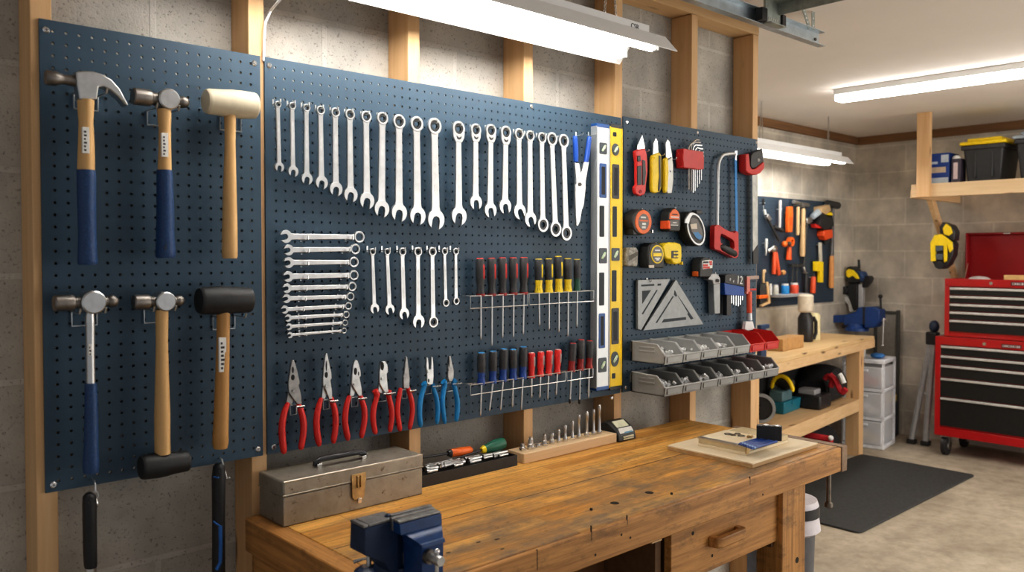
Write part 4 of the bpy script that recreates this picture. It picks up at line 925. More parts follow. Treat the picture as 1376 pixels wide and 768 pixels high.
# red clamp
T = Thing('bar_clamp', 'red bar clamp with silver end hanging above the red bins', 'clamp', at(N, 905, 330, -.025))
T.p('bar', B().box(at(N, 884, 300, -.03).x, at(N, 905, 300, -.03).x, -.034, -.022, at(N, 894, 330, -.03).z, at(N, 894, 215, -.03).z), M('pale_red_bar', (.62, .20, .16), .5), bev=.001)
T.p('handle', B().cyl(at(N, 904, 315, -.03), at(N, 906, 462, -.03), .0105, .010), M('clamp_red', (.72, .10, .04), .4), bev=.001)
T.p('neck', B().cyl(at(N, 906, 460, -.03), at(N, 907, 512, -.03), .0095, .011), alu)
T.p('foot', B().prism(poly(N, [(884,520),(932,520),(944,575),(900,585),(876,575)], -.034), -.034, -.02), whitep, bev=.002, label='white foot pad')
T.p('jaw', B().box(at(N, 884, 220, -.03).x, at(N, 968, 220, -.03).x, -.033, -.023, at(N, 894, 232, -.03).z, at(N, 894, 207, -.03).z), M('clamp_jaw', (.35, .26, .22), .5, .5), bev=.001)
T.p('trigger', B().box(at(N, 900, 300, -.03).x, at(N, 953, 300, -.03).x, -.032, -.024, at(N, 920, 308, -.03).z, at(N, 920, 295, -.03).z), redp, bev=.001)
peg(at(N, 890, 235, 0).x+.012, at(N, 890, 242, 0).z, .034, 'small steel hook holding the red bar clamp', .004)

# ---------------------------------------------------------------- parts bins
bing = M('grey_bin', (.36, .36, .345), .5, 0, .05, 20); bind = M('dark_bin_inside', (.20, .20, .195), .5)
binr = M('red_bin', (.58, .025, .02), .42)
DB = .135
rimm = M('pale_grey_bin_rim', (.46, .46, .45), .5, 0, .05, 20)
shiny = M('shiny_hardware', (.86, .86, .84), .35, .25, .3, 90)
xA, xB = PY(892.5, 479, -DB).x, PY(1046, 466, -DB).x
pitch = (xB-xA)/7
def bin_(label, x, zt, zb, m, group, fill, seed):
    w = pitch-.002; x0, x1 = x, x+w; t = .0022; lip = zb+(zt-zb)*.42; zf = zt-.004
    T = Thing('parts_bin', label, 'bin', ((x0+x1)/2, -DB/2, zb), group)
    b = B()
    side = [(-.004, zb), (-DB, zb), (-DB-.004, lip), (-DB+.028, zf), (-.004, zt)]
    b.prism(side, x0, x0+t, 'x').prism(side, x1-t, x1, 'x')
    b.box(x0, x1, -DB, -.004, zb, zb+t)
    b.prism([(-DB, zb), (-DB-.004, lip), (-DB-.001, lip), (-DB+.003, zb)], x0, x1, 'x')
    b.prism([(-.004, zb), (-.004, zt), (-.007, zt), (-.007, zb)], x0, x1, 'x')
    body = T.p('bin_body', b, m, smooth=False)
    rim = B()
    for xx in (x0+t/2, x1-t/2):
        rim.tube([(xx, -.004, zt), (xx, -DB+.028, zf), (xx, -DB-.004, lip)], .0026, 6)
    rim.tube([(x0, -DB-.004, lip), (x1, -DB-.004, lip)], .0022, 6)
    T.p('rim', rim, rimm if m is not binr else m)
    h = (zt-zb)
    lb = B()
    for i in range(2): lb.box(x0-.0018, x0+.001, -.098, -.035, zb+h*(.52+.2*i), zb+h*(.60+.2*i))
    T.p('side_rib', lb, m, bev=.0006)
    T.p('label_slot', B().box(x0+.012, x1-.012, -DB-.0052, -DB-.0015, zb+.006, lip-.004), m, bev=.0006)
    if fill:
        rnd = random.Random(seed); f = B()
        zl = zb+h*.42
        f.prism([(-DB+.004, zb+.004), (-.02, zb+.004), (-.02, zl), (-DB+.01, zl-.004)], x0+.004, x1-.004, 'x')
        for k in range(fill):
            c = V((rnd.uniform(x0+.014, x1-.014), rnd.uniform(-DB+.016, -.03), zl+rnd.uniform(0, .010)))
            a = V((rnd.uniform(-1, 1), rnd.uniform(-1, 1), rnd.uniform(-.6, .6))).normalized()*rnd.uniform(.003, .008)
            f.cyl(c-a, c+a, rnd.uniform(.003, .0062), n=7)
        o = solo('small_hardware', 'loose shiny screws and nuts inside the '+label, 'hardware', f, shiny, None, 0, True, 'stuff')
    return T
def rail(label, z, x0, x1):
    return solo('bin_rail', label, 'rail', B().box(x0, x1, -.0035, -.0005, z-.03, z), M('grey_rail', (.30, .31, .32), .4, .7))
zt1, zb1 = PY(847, 458, -.002).z, PY(890, 490.5, -DB).z
zt2, zb2 = PY(847, 499, -.002).z, PY(891, 533, -DB).z
tl = ['grey bin at the left end of the upper row', 'grey bin second in the upper row, over a pile of screws', 'grey bin third in the upper row, fullest of screws', 'grey bin fourth in the upper row, with pale screws', 'empty grey bin next to the red bins', 'left red bin at the end of the upper row', 'rightmost red bin of the upper row']
for i in range(7):
    bin_(tl[i], xA+i*pitch, zt1, zb1, bing if i < 5 else binr, 'grey bins of the upper row' if i < 5 else 'red bins of the upper row', [26, 40, 90, 70, 0, 0, 0][i], i)
bl_ = ['grey bin at the left end of the lower row', 'grey bin second in the lower row', 'grey bin third in the lower row', 'grey bin in the middle of the lower row', 'grey bin fifth in the lower row', 'grey bin sixth in the lower row, under the red ones', 'rightmost grey bin of the lower row']
for i in range(7):
    bin_(bl_[i], xA+i*pitch, zt2, zb2, M('dark_grey_bin', (.26, .26, .25), .5, 0, .05, 20), 'grey bins of the lower row', [60, 40, 36, 22, 26, 10, 24][i], 20+i)
rail('grey metal rail carrying the upper row of bins', zt1-.004, xA-.004, PY(1016, 460, 0).x)
rail('grey metal rail carrying the lower row of bins', zt2-.004, xA-.004, PY(1016, 460, 0).x)
# ================================================================== workbench
ZB0 = .805
x0b, x1b, yfb, ybk = .768, 2.368, -.558, -.004
def top_mat():
    m, nt, b = _new('worn_maple_top')
    g = nt.nodes.new('ShaderNodeNewGeometry'); pos = g.outputs['Position']
    br = nt.nodes.new('ShaderNodeTexBrick'); nt.links.new(pos, br.inputs['Vector'])
    br.inputs['Scale'].default_value = 1; br.inputs['Brick Width'].default_value = .62; br.inputs['Row Height'].default_value = .043
    br.inputs['Mortar Size'].default_value = .0006; br.inputs['Color1'].default_value = (.60, .285, .060, 1); br.inputs['Color2'].default_value = (.80, .46, .135, 1); br.inputs['Mortar'].default_value = (.20, .10, .03, 1)
    mp = nt.nodes.new('ShaderNodeMapping'); mp.inputs['Scale'].default_value = (3, 55, 55); nt.links.new(pos, mp.inputs[0])
    gr = _noise(nt, mp.outputs[0], 1.5, 7, .7); r = _ramp(nt, (.55, .50, .42), (1.12, 1.1, 1.05), .32, .66); nt.links.new(gr.outputs['Fac'], r.inputs['Fac'])
    col = _mix(nt, 1., br.outputs['Color'], r.outputs['Color'], 'MULTIPLY')
    st = nt.nodes.new('ShaderNodeMapping'); st.inputs['Scale'].default_value = (5, 11, 1); nt.links.new(pos, st.inputs[0])
    sn = _noise(nt, st.outputs[0], 1.3, 7, .72)
    sp = nt.nodes.new('ShaderNodeSeparateXYZ'); nt.links.new(pos, sp.inputs[0])
    mr = nt.nodes.new('ShaderNodeMapRange'); nt.links.new(sp.outputs[1], mr.inputs[0])
    mr.inputs[1].default_value = -.10; mr.inputs[2].default_value = -.50; mr.inputs[3].default_value = -.04; mr.inputs[4].default_value = .17
    ad = nt.nodes.new('ShaderNodeMath'); nt.links.new(sn.outputs['Fac'], ad.inputs[0]); nt.links.new(mr.outputs[0], ad.inputs[1])
    sr = _ramp(nt, (0, 0, 0), (.92, .92, .92), .52, .76); nt.links.new(ad.outputs[0], sr.inputs['Fac'])
    col = _mix(nt, sr.outputs['Color'], col, (.19, .13, .08))
    fn = _noise(nt, pos, 55, 5, .75); fr = _ramp(nt, (.35, .3, .25), (1, 1, 1), .30, .42); nt.links.new(fn.outputs['Fac'], fr.inputs['Fac'])
    col = _mix(nt, .8, col, fr.outputs['Color'], 'MULTIPLY')
    nt.links.new(col, b.inputs['Base Color']); b.inputs['Roughness'].default_value = .48
    _bump(nt, b, sn.outputs['Fac'], .15, .002); return m
def apron_mat(name, axis):
    m, nt, b = _new(name)
    sc = {'x': (2, 45, 45), 'y': (45, 2, 45), 'z': (45, 45, 2)}[axis]
    n = _noise(nt, _coord(nt, sc), 1.5, 7, .7); r = _ramp(nt, (.27, .115, .028), (.60, .30, .09), .32, .66); nt.links.new(n.outputs['Fac'], r.inputs['Fac'])
    sn = _noise(nt, _coord(nt, (5, 5, 12)), 1.6, 7, .78); sr = _ramp(nt, (0, 0, 0), (.85, .85, .85), .52, .70); nt.links.new(sn.outputs['Fac'], sr.inputs['Fac'])
    col = _mix(nt, sr.outputs['Color'], r.outputs['Color'], (.14, .07, .025))
    nt.links.new(col, b.inputs['Base Color']); b.inputs['Roughness'].default_value = .5
    _bump(nt, b, n.outputs['Fac'], .15, .001); return m
topm = top_mat(); apx = apron_mat('worn_apron_x', 'x'); apy = apron_mat('worn_apron_y', 'y'); apz = apron_mat('worn_leg', 'z')
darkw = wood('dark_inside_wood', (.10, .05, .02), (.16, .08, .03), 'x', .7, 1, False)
W = Thing('workbench', 'old orange-brown wooden workbench standing along the pegboard wall', 'workbench', ((x0b+x1b)/2, -.28, 0))
th = .072
tp = W.p('bench_top', B().box(x0b+.042, x1b, yfb, ybk, ZB0-th, ZB0), topm, bev=.003)
W.p('end_cap', B().box(x0b, x0b+.0415, yfb, ybk, ZB0-th, ZB0), apy, bev=.003, label='cross-grain end cap at the left end')
W.p('front_apron', B().box(x0b+.0, x1b, yfb-.012, yfb-.0003, ZB0-th-.001, ZB0-.0015), apx, bev=.003, label='thick worn front edge')
xv0, xv1 = x1b+.001, x1b+.036
ve = W.p('end_vise_jaw', B().box(xv0, xv1, yfb-.014, -.19, ZB0-th-.004, ZB0+.001), wood('grey_brown_jaw', (.20, .12, .07), (.33, .22, .14), 'y', .6, 1, False), bev=.003, label='grey-brown wooden jaw at the right end')
for (u, v) in ((826, 675.5), (872.5, 661.5)):
    p = PZ(u, v, ZB0); W.p('dog_hole', B().cyl((p.x, p.y, ZB0-.004), (p.x, p.y, ZB0+.0004), .0105, n=20), M('hole_black', (.012, .009, .006), .8), tp, label='round bench dog hole')
for (u, v, r) in ((541, 746, .006), (668, 724, .007), (602, 742, .006), (592, 743, .005), (643, 728, .006), (675, 737, .005)):
    p = PZ(u, v, ZB0)
    W.p('dent', B().prism(arc(p.x, p.y, r, 0, 320, 8, r*.5), ZB0-.001, ZB0+.0003, 'z'), M('dent_dark', (.07, .045, .025), .7), tp, label='dark dent in the top')
W.p('plank_seam', B().box(x0b+.05, x1b-.02, -.3035, -.302, ZB0-.002, ZB0+.0002), M('dent_dark', (.07, .045, .025), .7), tp, label='dark joint line along the top')
for (u, v, h) in ((795, 706, .030), (843, 692, .02), (722, 738, .04), (1008, 640, .02)):
    p = PY(u, v, yfb-.012); W.p('edge_crack', B().box(p.x-.0009, p.x+.0009, yfb-.0125, yfb-.009, p.z-h, p.z), M('dent_dark', (.07, .045, .025), .7), label='dark crack in the front edge')
# right legs
xl0, xl1 = PY(1050, 690, yfb+.01).x, PY(1080.5, 690, yfb+.01).x
for (y0, y1) in ((yfb+.006, yfb+.086), (-.09, -.01)):
    W.p('leg', B().box(xl0, xl1, y0, y1, 0.001, ZB0-th-.0005), apz, bev=.003)
p = PY(1071, 752, yfb+.006); 
W.p('bolt_hole', B().cyl((p.x, yfb+.0052, p.z), (p.x, yfb+.02, p.z), .0085), M('hole_black', (.012, .009, .006), .8))
for (y0, y1) in ((yfb+.15, yfb+.23), (-.09, -.01)):
    W.p('leg', B().box(x0b+.012, x0b+.085, y0, y1, 0.001, ZB0-th-.0005), apz, bev=.003)
W.p('side_rail', B().box(x0b+.01, x0b+.035, yfb+.03, ybk-.02, ZB0-th-.11, ZB0-th-.0005), apy, bev=.002)
W.p('side_rail', B().box(xl1-.022, xl1-.002, yfb+.09, -.091, .19, .255), apy, bev=.002)
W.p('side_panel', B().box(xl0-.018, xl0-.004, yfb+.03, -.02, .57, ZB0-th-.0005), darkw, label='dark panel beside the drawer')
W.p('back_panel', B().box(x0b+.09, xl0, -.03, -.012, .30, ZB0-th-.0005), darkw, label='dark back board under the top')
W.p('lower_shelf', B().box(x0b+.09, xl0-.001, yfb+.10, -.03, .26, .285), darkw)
# drawer
yd = yfb+.022
a, c = PY(902, 714, yd), PY(1047, 664, yd); zb_ = PY(1047, 725, yd).z; zt_ = ZB0-th-.006
dr = W.p('drawer', B().box(a.x, c.x, yd, yd+.022, zb_, zt_), apx, bev=.002, label='single wide drawer front')
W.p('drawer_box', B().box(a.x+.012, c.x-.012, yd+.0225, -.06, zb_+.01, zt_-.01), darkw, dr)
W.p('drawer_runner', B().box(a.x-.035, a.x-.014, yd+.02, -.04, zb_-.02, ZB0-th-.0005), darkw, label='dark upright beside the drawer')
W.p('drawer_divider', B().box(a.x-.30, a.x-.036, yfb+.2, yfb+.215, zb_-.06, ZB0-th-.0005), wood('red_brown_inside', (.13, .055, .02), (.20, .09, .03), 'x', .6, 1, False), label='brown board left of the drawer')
W.p('stop_block', B().box(a.x-.075, a.x-.038, yfb+.02, yfb+.05, ZB0-th-.022, ZB0-th-.0005), pinex, bev=.001, label='small pale block under the front edge')
h0, h1 = PY(962, 727, yd-.025), PY(1001, 713, yd-.025); zc2 = (PY(966, 728, yd-.02).z+PY(996, 716, yd-.02).z)/2
hb = B()
hx0, hx1 = PY(961, 727, yd-.02).x, PY(1002, 714, yd-.02).x
hb.prism([(hx0, yd-.0002), (hx0+.004, yd-.024), (hx0+.018, yd-.031), (hx1-.018, yd-.031), (hx1-.004, yd-.024), (hx1, yd-.0002), (hx1-.020, yd-.0002), (hx1-.026, yd-.013), (hx0+.026, yd-.013), (hx0+.02, yd-.0002)], zc2-.013, zc2+.013, 'z')
W.p('drawer_pull', hb, apx, dr, bev=.003, label='carved wooden pull')
for (u, v, r) in ((931, 716, .005), (957, 746, .004)):
    p = PY(u, v, yd); W.p('nail_hole', B().cyl((p.x, yd-.0004, p.z), (p.x, yd+.003, p.z), r, n=12), M('hole_black', (.012, .009, .006), .8), dr)
for (u, v) in ((795, 684), (903, 663), (835, 718), (847, 722), (1025, 664), (800, 745)):
    p = PY(u, v, yfb-.012); W.p('nail_hole', B().cyl((p.x, yfb-.0124, p.z), (p.x, yfb-.009, p.z), .003, n=8), M('hole_black', (.012, .009, .006), .8))
# vise guide rod below the end jaw
p0, p1 = PZ(1112.5, 640, .71), V((0, 0, 0)); yv = yfb+.07
q0, q1 = PY(1113.5, 636, yfb+.02), PY(1111, 679, yfb+.02)
xr_ = (xv0+xv1)/2
q0 = PX(1113.5, 640, xr_); q1 = PX(1111, 679, xr_)
W.p('support_rod', B().cyl((xr_, q0.y, ZB0-th-.003), (xr_, q0.y, q1.z+.012), .0075).lathe((xr_, q0.y, q1.z+.014), (xr_, q0.y, q1.z-.004), [(0, .008), (.2, .0125), (.8, .0135), (1, .010)], 14), M('rod_steel', (.20, .17, .14), .45, .8, .3), ve, label='steel rod hanging from the end jaw')

# ------------------------------------------------------------------ things on the bench
def steelbox_mat():
    m, nt, b = _new('olive_steel_box')
    n = _noise(nt, _coord(nt), 9, 6, .7); r = _ramp(nt, (.25, .225, .18), (.40, .37, .31), .35, .65); nt.links.new(n.outputs['Fac'], r.inputs['Fac'])
    n2 = _noise(nt, _coord(nt), 45, 5, .75); r2 = _ramp(nt, (1, 1, 1), (0, 0, 0), .30, .40); nt.links.new(n2.outputs['Fac'], r2.inputs['Fac'])
    nt.links.new(_mix(nt, r2.outputs['Color'], r.outputs['Color'], (.09, .05, .03)), b.inputs['Base Color'])
    b.inputs['Metallic'].default_value = .45; b.inputs['Roughness'].default_value = .42; return m
sb = steelbox_mat()
xa, xb = .801, 1.160; ya, yb2 = -.12, .0; zt_ = PY(380, 647, ya).z
yb2 = -.006
zs = PY(381, 668, ya).z
T = Thing('metal_toolbox', 'worn olive-grey steel toolbox with black handle at the left of the bench', 'toolbox', ((xa+xb)/2, (ya+yb2)/2, ZB0))
T.p('body', B().box(xa, xb, ya, yb2, ZB0+.0005, zs), sb, bev=.002)
ld = T.p('lid', B().box(xa-.0015, xb+.0015, ya-.0025, yb2+.001, zs+.0012, zt_), sb, bev=.004, label='hinged lid with worn bright edges')
T.p('lid_edge', B().tube([(xa, ya-.0015, zt_-.0012), (xb, ya-.0015, zt_-.0012)], .0016, 6), M('worn_bright_edge', (.60, .57, .50), .35, .8), ld, label='bright worn edge')
T.p('seam_bead', B().tube([(xa-.001, ya-.002, zs+.003), (xb+.001, ya-.002, zs+.003)], .0018, 6).tube([(xa-.001, ya-.002, zs+.003), (xa-.001, yb2, zs+.003)], .0018, 6), sb, ld)
hc = PZ(457, 612, zt_+.012); hy = PZ(460, 619, zt_).y
hy = (ya+yb2)/2-.0
hx0, hx1 = PY(424, 617, hy).x, PY(490, 609, hy).x
for xx in (hx0+.006, hx1-.006):
    T.p('handle_bracket', B().box(xx-.006, xx+.006, hy-.009, hy+.007, zt_, zt_+.009), chrome, ld, .001)
T.p('carry_handle', B().tube([(hx0-.002, hy, zt_+.004), (hx0-.002, hy, zt_+.012), (hx0+.01, hy, zt_+.017), (hx1-.01, hy, zt_+.017), (hx1+.002, hy, zt_+.012), (hx1+.002, hy, zt_+.004)], [.0045, .005, .0065, .0065, .005, .0045], 10), blackp, ld)
lx0, lx1 = PY(471, 650, ya).x, PY(490.5, 650, ya).x; lz1, lz0 = PY(480, 634.5, ya).z, PY(480, 674, ya).z
brass = M('worn_brass', (.52, .36, .17), .4, .8, .3, 40)
la = T.p('latch', B().prism([(lx0, lz1-.002), (lx1, lz1-.001), (lx1, lz1-.012), (lx1-.001, zs), (lx1-.004, lz0+.016), (lx1-.008, lz0+.006), (lx0+.008, lz0+.006), (lx0+.002, lz0+.014), (lx0+.001, zs)], ya-.0048, ya-.0026), brass, bev=.0006)
T.p('latch_loop', B().box((lx0+lx1)/2-.0055, (lx0+lx1)/2-.002, ya-.0085, ya-.0048, zs-.012, lz1-.006).box((lx0+lx1)/2+.003, (lx0+lx1)/2+.006, ya-.0085, ya-.0048, zs-.012, lz1-.006), brass, la, .0006)
T.p('latch_tongue', B().box((lx0+lx1)/2-.004, (lx0+lx1)/2+.005, ya-.0088, ya-.0045, lz0-.001, lz0+.010), chrome, la, .001)

# black tray with sockets
tx0, tx1 = 1.168, 1.508; ty0, ty1 = -.078, -.008; tz = PY(1330*.2907+310, 610.5, ty0).z
t_ = .003
T = Thing('tool_tray', 'black plastic tray full of chrome sockets beside the steel toolbox', 'tray', ((tx0+tx1)/2, (ty0+ty1)/2, ZB0))
T.p('tray_body', B().box(tx0, tx1, ty0, ty1, ZB0+.0004, ZB0+.004).box(tx0, tx1, ty0, ty0+t_, ZB0+.004, tz).box(tx0, tx1, ty1-t_, ty1, ZB0+.004, tz).box(tx0, tx0+t_, ty0+t_, ty1-t_, ZB0+.004, tz).box(tx1-t_, tx1, ty0+t_, ty1-t_, ZB0+.004, tz), blackp, smooth=False)
X2 = zc(560, 570, .11722)
ztr = tz+.002
T.p('tray_insert', B().box(tx0+t_, tx1-t_, ty0+t_, ty1-t_, ZB0+.0042, tz-.010), black)
rodn = 0
rods = [(110,540,230,520,.0062,-.068),(110,500,240,485,.006,-.060),(100,470,230,455,.006,-.052),(280,470,545,435,.0046,-.058),(280,445,530,410,.0046,-.050),(240,425,490,385,.0046,-.040),(100,410,400,378,.0046,-.030),
        (110,440,215,425,.006,-.040),(420,470,520,455,.0055,-.066),(600,395,735,365,.0058,-.034),(760,385,860,365,.005,-.06),(760,360,860,340,.005,-.046),(940,360,1040,340,.005,-.064),
        (600,435,730,405,.0058,-.062),(590,405,740,372,.0062,-.054),(550,355,710,350,.0055,-.040),(880,375,1030,345,.0055,-.052),(870,340,1030,312,.0058,-.044),(880,302,950,288,.005,-.03)]
sl = ['short chrome socket at the front left of the tray', 'second short chrome socket at the left of the tray', 'third short chrome socket at the left of the tray', 'long chrome extension bar at the front of the tray', 'chrome extension bar behind the front one', 'chrome extension bar third in the tray', 'long thin chrome bar at the back of the tray',
      'short chrome socket left, fourth row of the tray', 'small chrome socket before the middle of the tray', 'chrome socket behind the middle deep sockets', 'small chrome socket right of the middle, front', 'small chrome socket right of the middle, back', 'small chrome socket at the front right of the tray', 'chrome deep socket in the middle of the tray, front', 'chrome deep socket in the middle of the tray, second', 'chrome deep socket in the middle of the tray, back', 'chrome deep socket at the right of the tray, front', 'chrome deep socket at the right of the tray, back', 'short chrome socket at the rear right of the tray']
for i, (xa_, ya_, xb_, yb_, r, yy) in enumerate(rods):
    p, q = PY(*X2(xa_, ya_), yy), PY(*X2(xb_, yb_), yy); z = tz-.009+r
    z = max(z, min((p.z+q.z)/2, tz+.008)); L_ = q.x-p.x
    T2 = Thing('socket_bar' if L_ > .06 else 'socket', sl[i], 'socket', ((p.x+q.x)/2, yy, z), 'chrome sockets lying in the black tray')
    if L_ > .06:
        T2.p('bar', B().lathe((p.x, yy, z), (q.x, yy, z), [(0, r*.8), (.10, r*.8), (.12, r*1.2), (.2, r*1.2), (.22, r*.85), (.86, r*.85), (.88, r*1.25), (1, r*1.25)], 14), chromed)
        T2.p('drive_head', B().box(p.x-.006, p.x+.001, yy-r*.5, yy+r*.5, z-r*.5, z+r*.5), chrome)
    else:
        T2.p('socket_body', B().lathe((p.x, yy, z), (q.x, yy, z), [(0, r*.9), (.05, r), (.45, r), (.5, r*.86), (.95, r*.86), (1, r*.8)], 16), chromed if i % 2 else steel)
        T2.p('drive_hole', B().cyl((p.x-.0006, yy, z), (p.x+.001, yy, z), r*.62, n=6), ink)
def lying(label, Z, a, b_, yy, zz, m1, m2, ms, prof):
    p, q = PY(*Z(*a), yy), PY(*Z(*b_), yy)
    T = Thing('screwdriver', label, 'screwdriver', (p+q)/2)
    d = (q-p).normalized()
    T.p('handle', B().lathe(p, q, prof, 14), m1)
    T.p('collar', B().lathe(p-d*.004, p+d*.010, [(0, .007), (.5, .0105), (1, .0105)], 14), m2)
    T.p('shaft', B().cyl(p-d*.085, p, .003, n=8), ms)
    return T
lying('screwdriver with orange handle lying across the back of the black tray', X2, (372, 330), (630, 290), -.02, 0, orangep, blackp, blackp, [(0, .0075), (.06, .0105), (.5, .0115), (.92, .0105), (1, .006)])
greend = M('green_handle', (.015, .12, .07), .4)
T = lying('screwdriver with fat dark green handle lying on the black tray', X2, (752, 290), (1005, 205), -.03, 0, greend, yellowp, blackp, [(0, .009), (.15, .0115), (.6, .0165), (.93, .0155), (1, .009)])

# socket block
bx0, bx1 = 1.530, 1.917; by0, by1 = -.082, -.012; bz = .834
T = Thing('socket_block', 'pale wooden block holding a row of upright chrome sockets', 'block', ((bx0+bx1)/2, (by0+by1)/2, ZB0))
T.p('block', B().box(bx0, bx1, by0, by1, ZB0+.0004, bz), wood('pale_block', (.66, .46, .26), (.80, .60, .38), 'x', .6, 1, False), bev=.002)
U = zc(560, 530, .24709)
socks = [(575,265,14),(620,240,19),(660,262,15),(695,222,14),(735,208,12),(773,192,9),(808,165,10),(847,145,9),(882,108,9),(925,95,11),(962,80,9),(993,60,10)]
sn_ = ['shortest', 'widest', 'squat third', 'fourth', 'fifth', 'sixth', 'seventh', 'eighth', 'ninth', 'tenth', 'eleventh, next to last', 'tallest, rightmost']
for i, (x, yt_, r) in enumerate(socks):
    yy = (by0+by1)/2-.004; p = PY(*U(x, yt_), yy); k = mpp(p)*.24709; R = r*k*.95; h = p.z-bz
    nm = 'socket' if h < .07 else 'extension_bar'
    T2 = Thing(nm, '%s chrome piece standing on the wooden socket block, counted from the left' % sn_[i], 'socket', (p.x, yy, bz), 'upright sockets on the wooden block')
    pr = [(0, R*1.0), (.004, R*1.1), (.012, R*1.1), (.014, R*.8), (h*.55, R*.75), (h*.72, R*.75), (h*.74, R*.95), (h*.92, R*.95), (h, R*.8)] if h > .03 else [(0, R), (h*.5, R), (h*.55, R*.8), (h, R*.75)]
    T2.p('socket_body', B().lathe((p.x, yy, bz+.0004), (p.x, yy, bz+h), pr, 16, True), chromed)
    T2.p('base_collar', B().ring((p.x, yy, bz+.004), (0, 0, 1), R*1.5, R*.9, .006, 16), chrome)
    if i % 2: T2.p('drive_square', B().box(p.x-R*.4, p.x+R*.4, yy-R*.4, yy+R*.4, bz+h, bz+h+R*.7), chrome)
# tape measure on the bench (sloping front)
p0, p1 = PZ(826, 594, ZB0), PZ(853, 589, ZB0)
x0, x1 = p0.x+.006, p1.x+.004; yf_, yk_ = -.088, -.012; zt_ = PY(838, 563.5, -.05).z
T = Thing('tape_measure', 'black and white tape measure standing on the bench beside the socket block', 'tape measure', ((x0+x1)/2, -.05, ZB0))
prof = [(yf_, ZB0+.0006), (yk_, ZB0+.0006), (yk_, zt_-.008), (yk_-.012, zt_), (yk_-.03, zt_-.001), (yf_+.016, zt_-.018), (yf_+.004, ZB0+.022)]
T.p('case', B().prism(prof, x0, x1, 'x'), tcase, bev=.004)
sf = [(yf_+.004, ZB0+.0225), (yf_+.016, zt_-.018), (yk_-.032, zt_-.0015)]
fp = T.p('face_label', B().hull8([(x0+.012, yf_+.0035, ZB0+.020), (x1-.006, yf_+.0035, ZB0+.020), (x1-.006, yf_+.0075, ZB0+.020), (x0+.012, yf_+.0075, ZB0+.020), (x0+.012, yf_+.0135, zt_-.0165), (x1-.010, yf_+.0135, zt_-.0165), (x1-.010, yf_+.018, zt_-.018), (x0+.012, yf_+.018, zt_-.018)]), sticker, bev=.0004, label='white label with blue print')
T.p('blue_print', B().hull8([(x0+.032, yf_+.0036, ZB0+.024), (x1-.012, yf_+.0036, ZB0+.024), (x1-.012, yf_+.0066, ZB0+.024), (x0+.032, yf_+.0066, ZB0+.024), (x0+.036, yf_+.0102, zt_-.026), (x1-.016, yf_+.0102, zt_-.026), (x1-.016, yf_+.013, zt_-.026), (x0+.036, yf_+.013, zt_-.026)]), M('pale_blue_print', (.12, .28, .38), .5), fp)
T.p('top_stripe', B().hull8([(x0+.014, yf_+.019, zt_-.0165), (x1-.012, yf_+.019, zt_-.0165), (x1-.012, yf_+.022, zt_-.018), (x0+.014, yf_+.022, zt_-.018), (x0+.016, yk_-.034, zt_+.0005), (x1-.014, yk_-.034, zt_+.0005), (x1-.014, yk_-.03, zt_-.002), (x0+.016, yk_-.03, zt_-.002)]), M('cream_stripe', (.70, .68, .50), .5), label='cream stripe')
T.p('lower_stripe', B().box(x0+.022, x1-.014, yf_-.0006, yf_+.004, ZB0+.005, ZB0+.009).box(x0+.022, x1-.014, yf_-.0006, yf_+.004, ZB0+.0115, ZB0+.0155), M('cream_stripe', (.70, .68, .50), .5))

# plywood board and what lies on it
plym = wood('birch_ply', (.80, .65, .44), (.90, .78, .57), 'x', .6, .5, False); plye = wood('ply_edge', (.42, .26, .12), (.64, .44, .22), 'x', .6, 1, False)
c = [PZ(904.5, 599, ZB0+.012), PZ(1009.9, 623, ZB0+.012), PZ(1093, 598, ZB0+.012), PZ(990, 573, ZB0+.012)]
px0, px1, py0, py1 = (c[0].x+c[1].x)/2-.005, (c[2].x+c[3].x)/2, (c[1].y+c[2].y)/2, (c[0].y+c[3].y)/2
px1 = min(px1, 2.33)
zp = ZB0+.0145
T = Thing('plywood_board', 'pale square plywood board lying on the right end of the bench', 'board', ((px0+px1)/2, (py0+py1)/2, ZB0))
T.p('sheet', B().box(px0, px1, py0, py1, ZB0+.0105, zp), plym, bev=.0006)
T.p('ply_edge', B().box(px0+.0005, px1-.0005, py0+.0005, py1-.0005, ZB0+.0005, ZB0+.0105), plye, bev=.0004, label='darker layered edge')
X3 = zc(910, 560, .10901)
# shallow wooden case
q0 = PZ(*X3(262, 352), zp); q1 = PZ(*X3(840, 478), zp); q2 = PZ(*X3(1030, 430), zp)
kx0, kx1 = q1.x+.0, q2.x+.06; ky0, ky1 = q1.y+.002, q0.y
kx0 = (q0.x+q1.x)/2
kx1 = PZ(*X3(1290, 300), zp).x
hz = PY(*X3(840, 395), ky0).z
hz = zp+.026
T = Thing('shallow_case', 'shallow pale wooden case lying on the plywood board', 'case', ((kx0+kx1)/2, (ky0+ky1)/2, zp))
T.p('case_base', B().box(kx0, kx1, ky0, ky1, zp+.0004, zp+.008), plym, bev=.001)
T.p('case_tray', B().box(kx0+.001, kx1-.001, ky0+.001, ky1-.001, zp+.0085, hz-.003), M('case_side', (.62, .50, .30), .5), bev=.001)
T.p('case_lid', B().box(kx0, kx0+(kx1-kx0)*.62, ky0, ky1, hz-.0026, hz), plym, bev=.0008, label='pale flat lid')
T.p('metal_edge', B().box(kx0-.001, kx0+.012, ky0-.001, ky1+.001, hz-.004, hz+.0008), steel, bev=.0005, label='grey metal edge')
T.p('clasp', B().box(kx0+.0, kx0+.014, ky0-.004, ky0, zp+.004, hz-.004), brass, bev=.001)
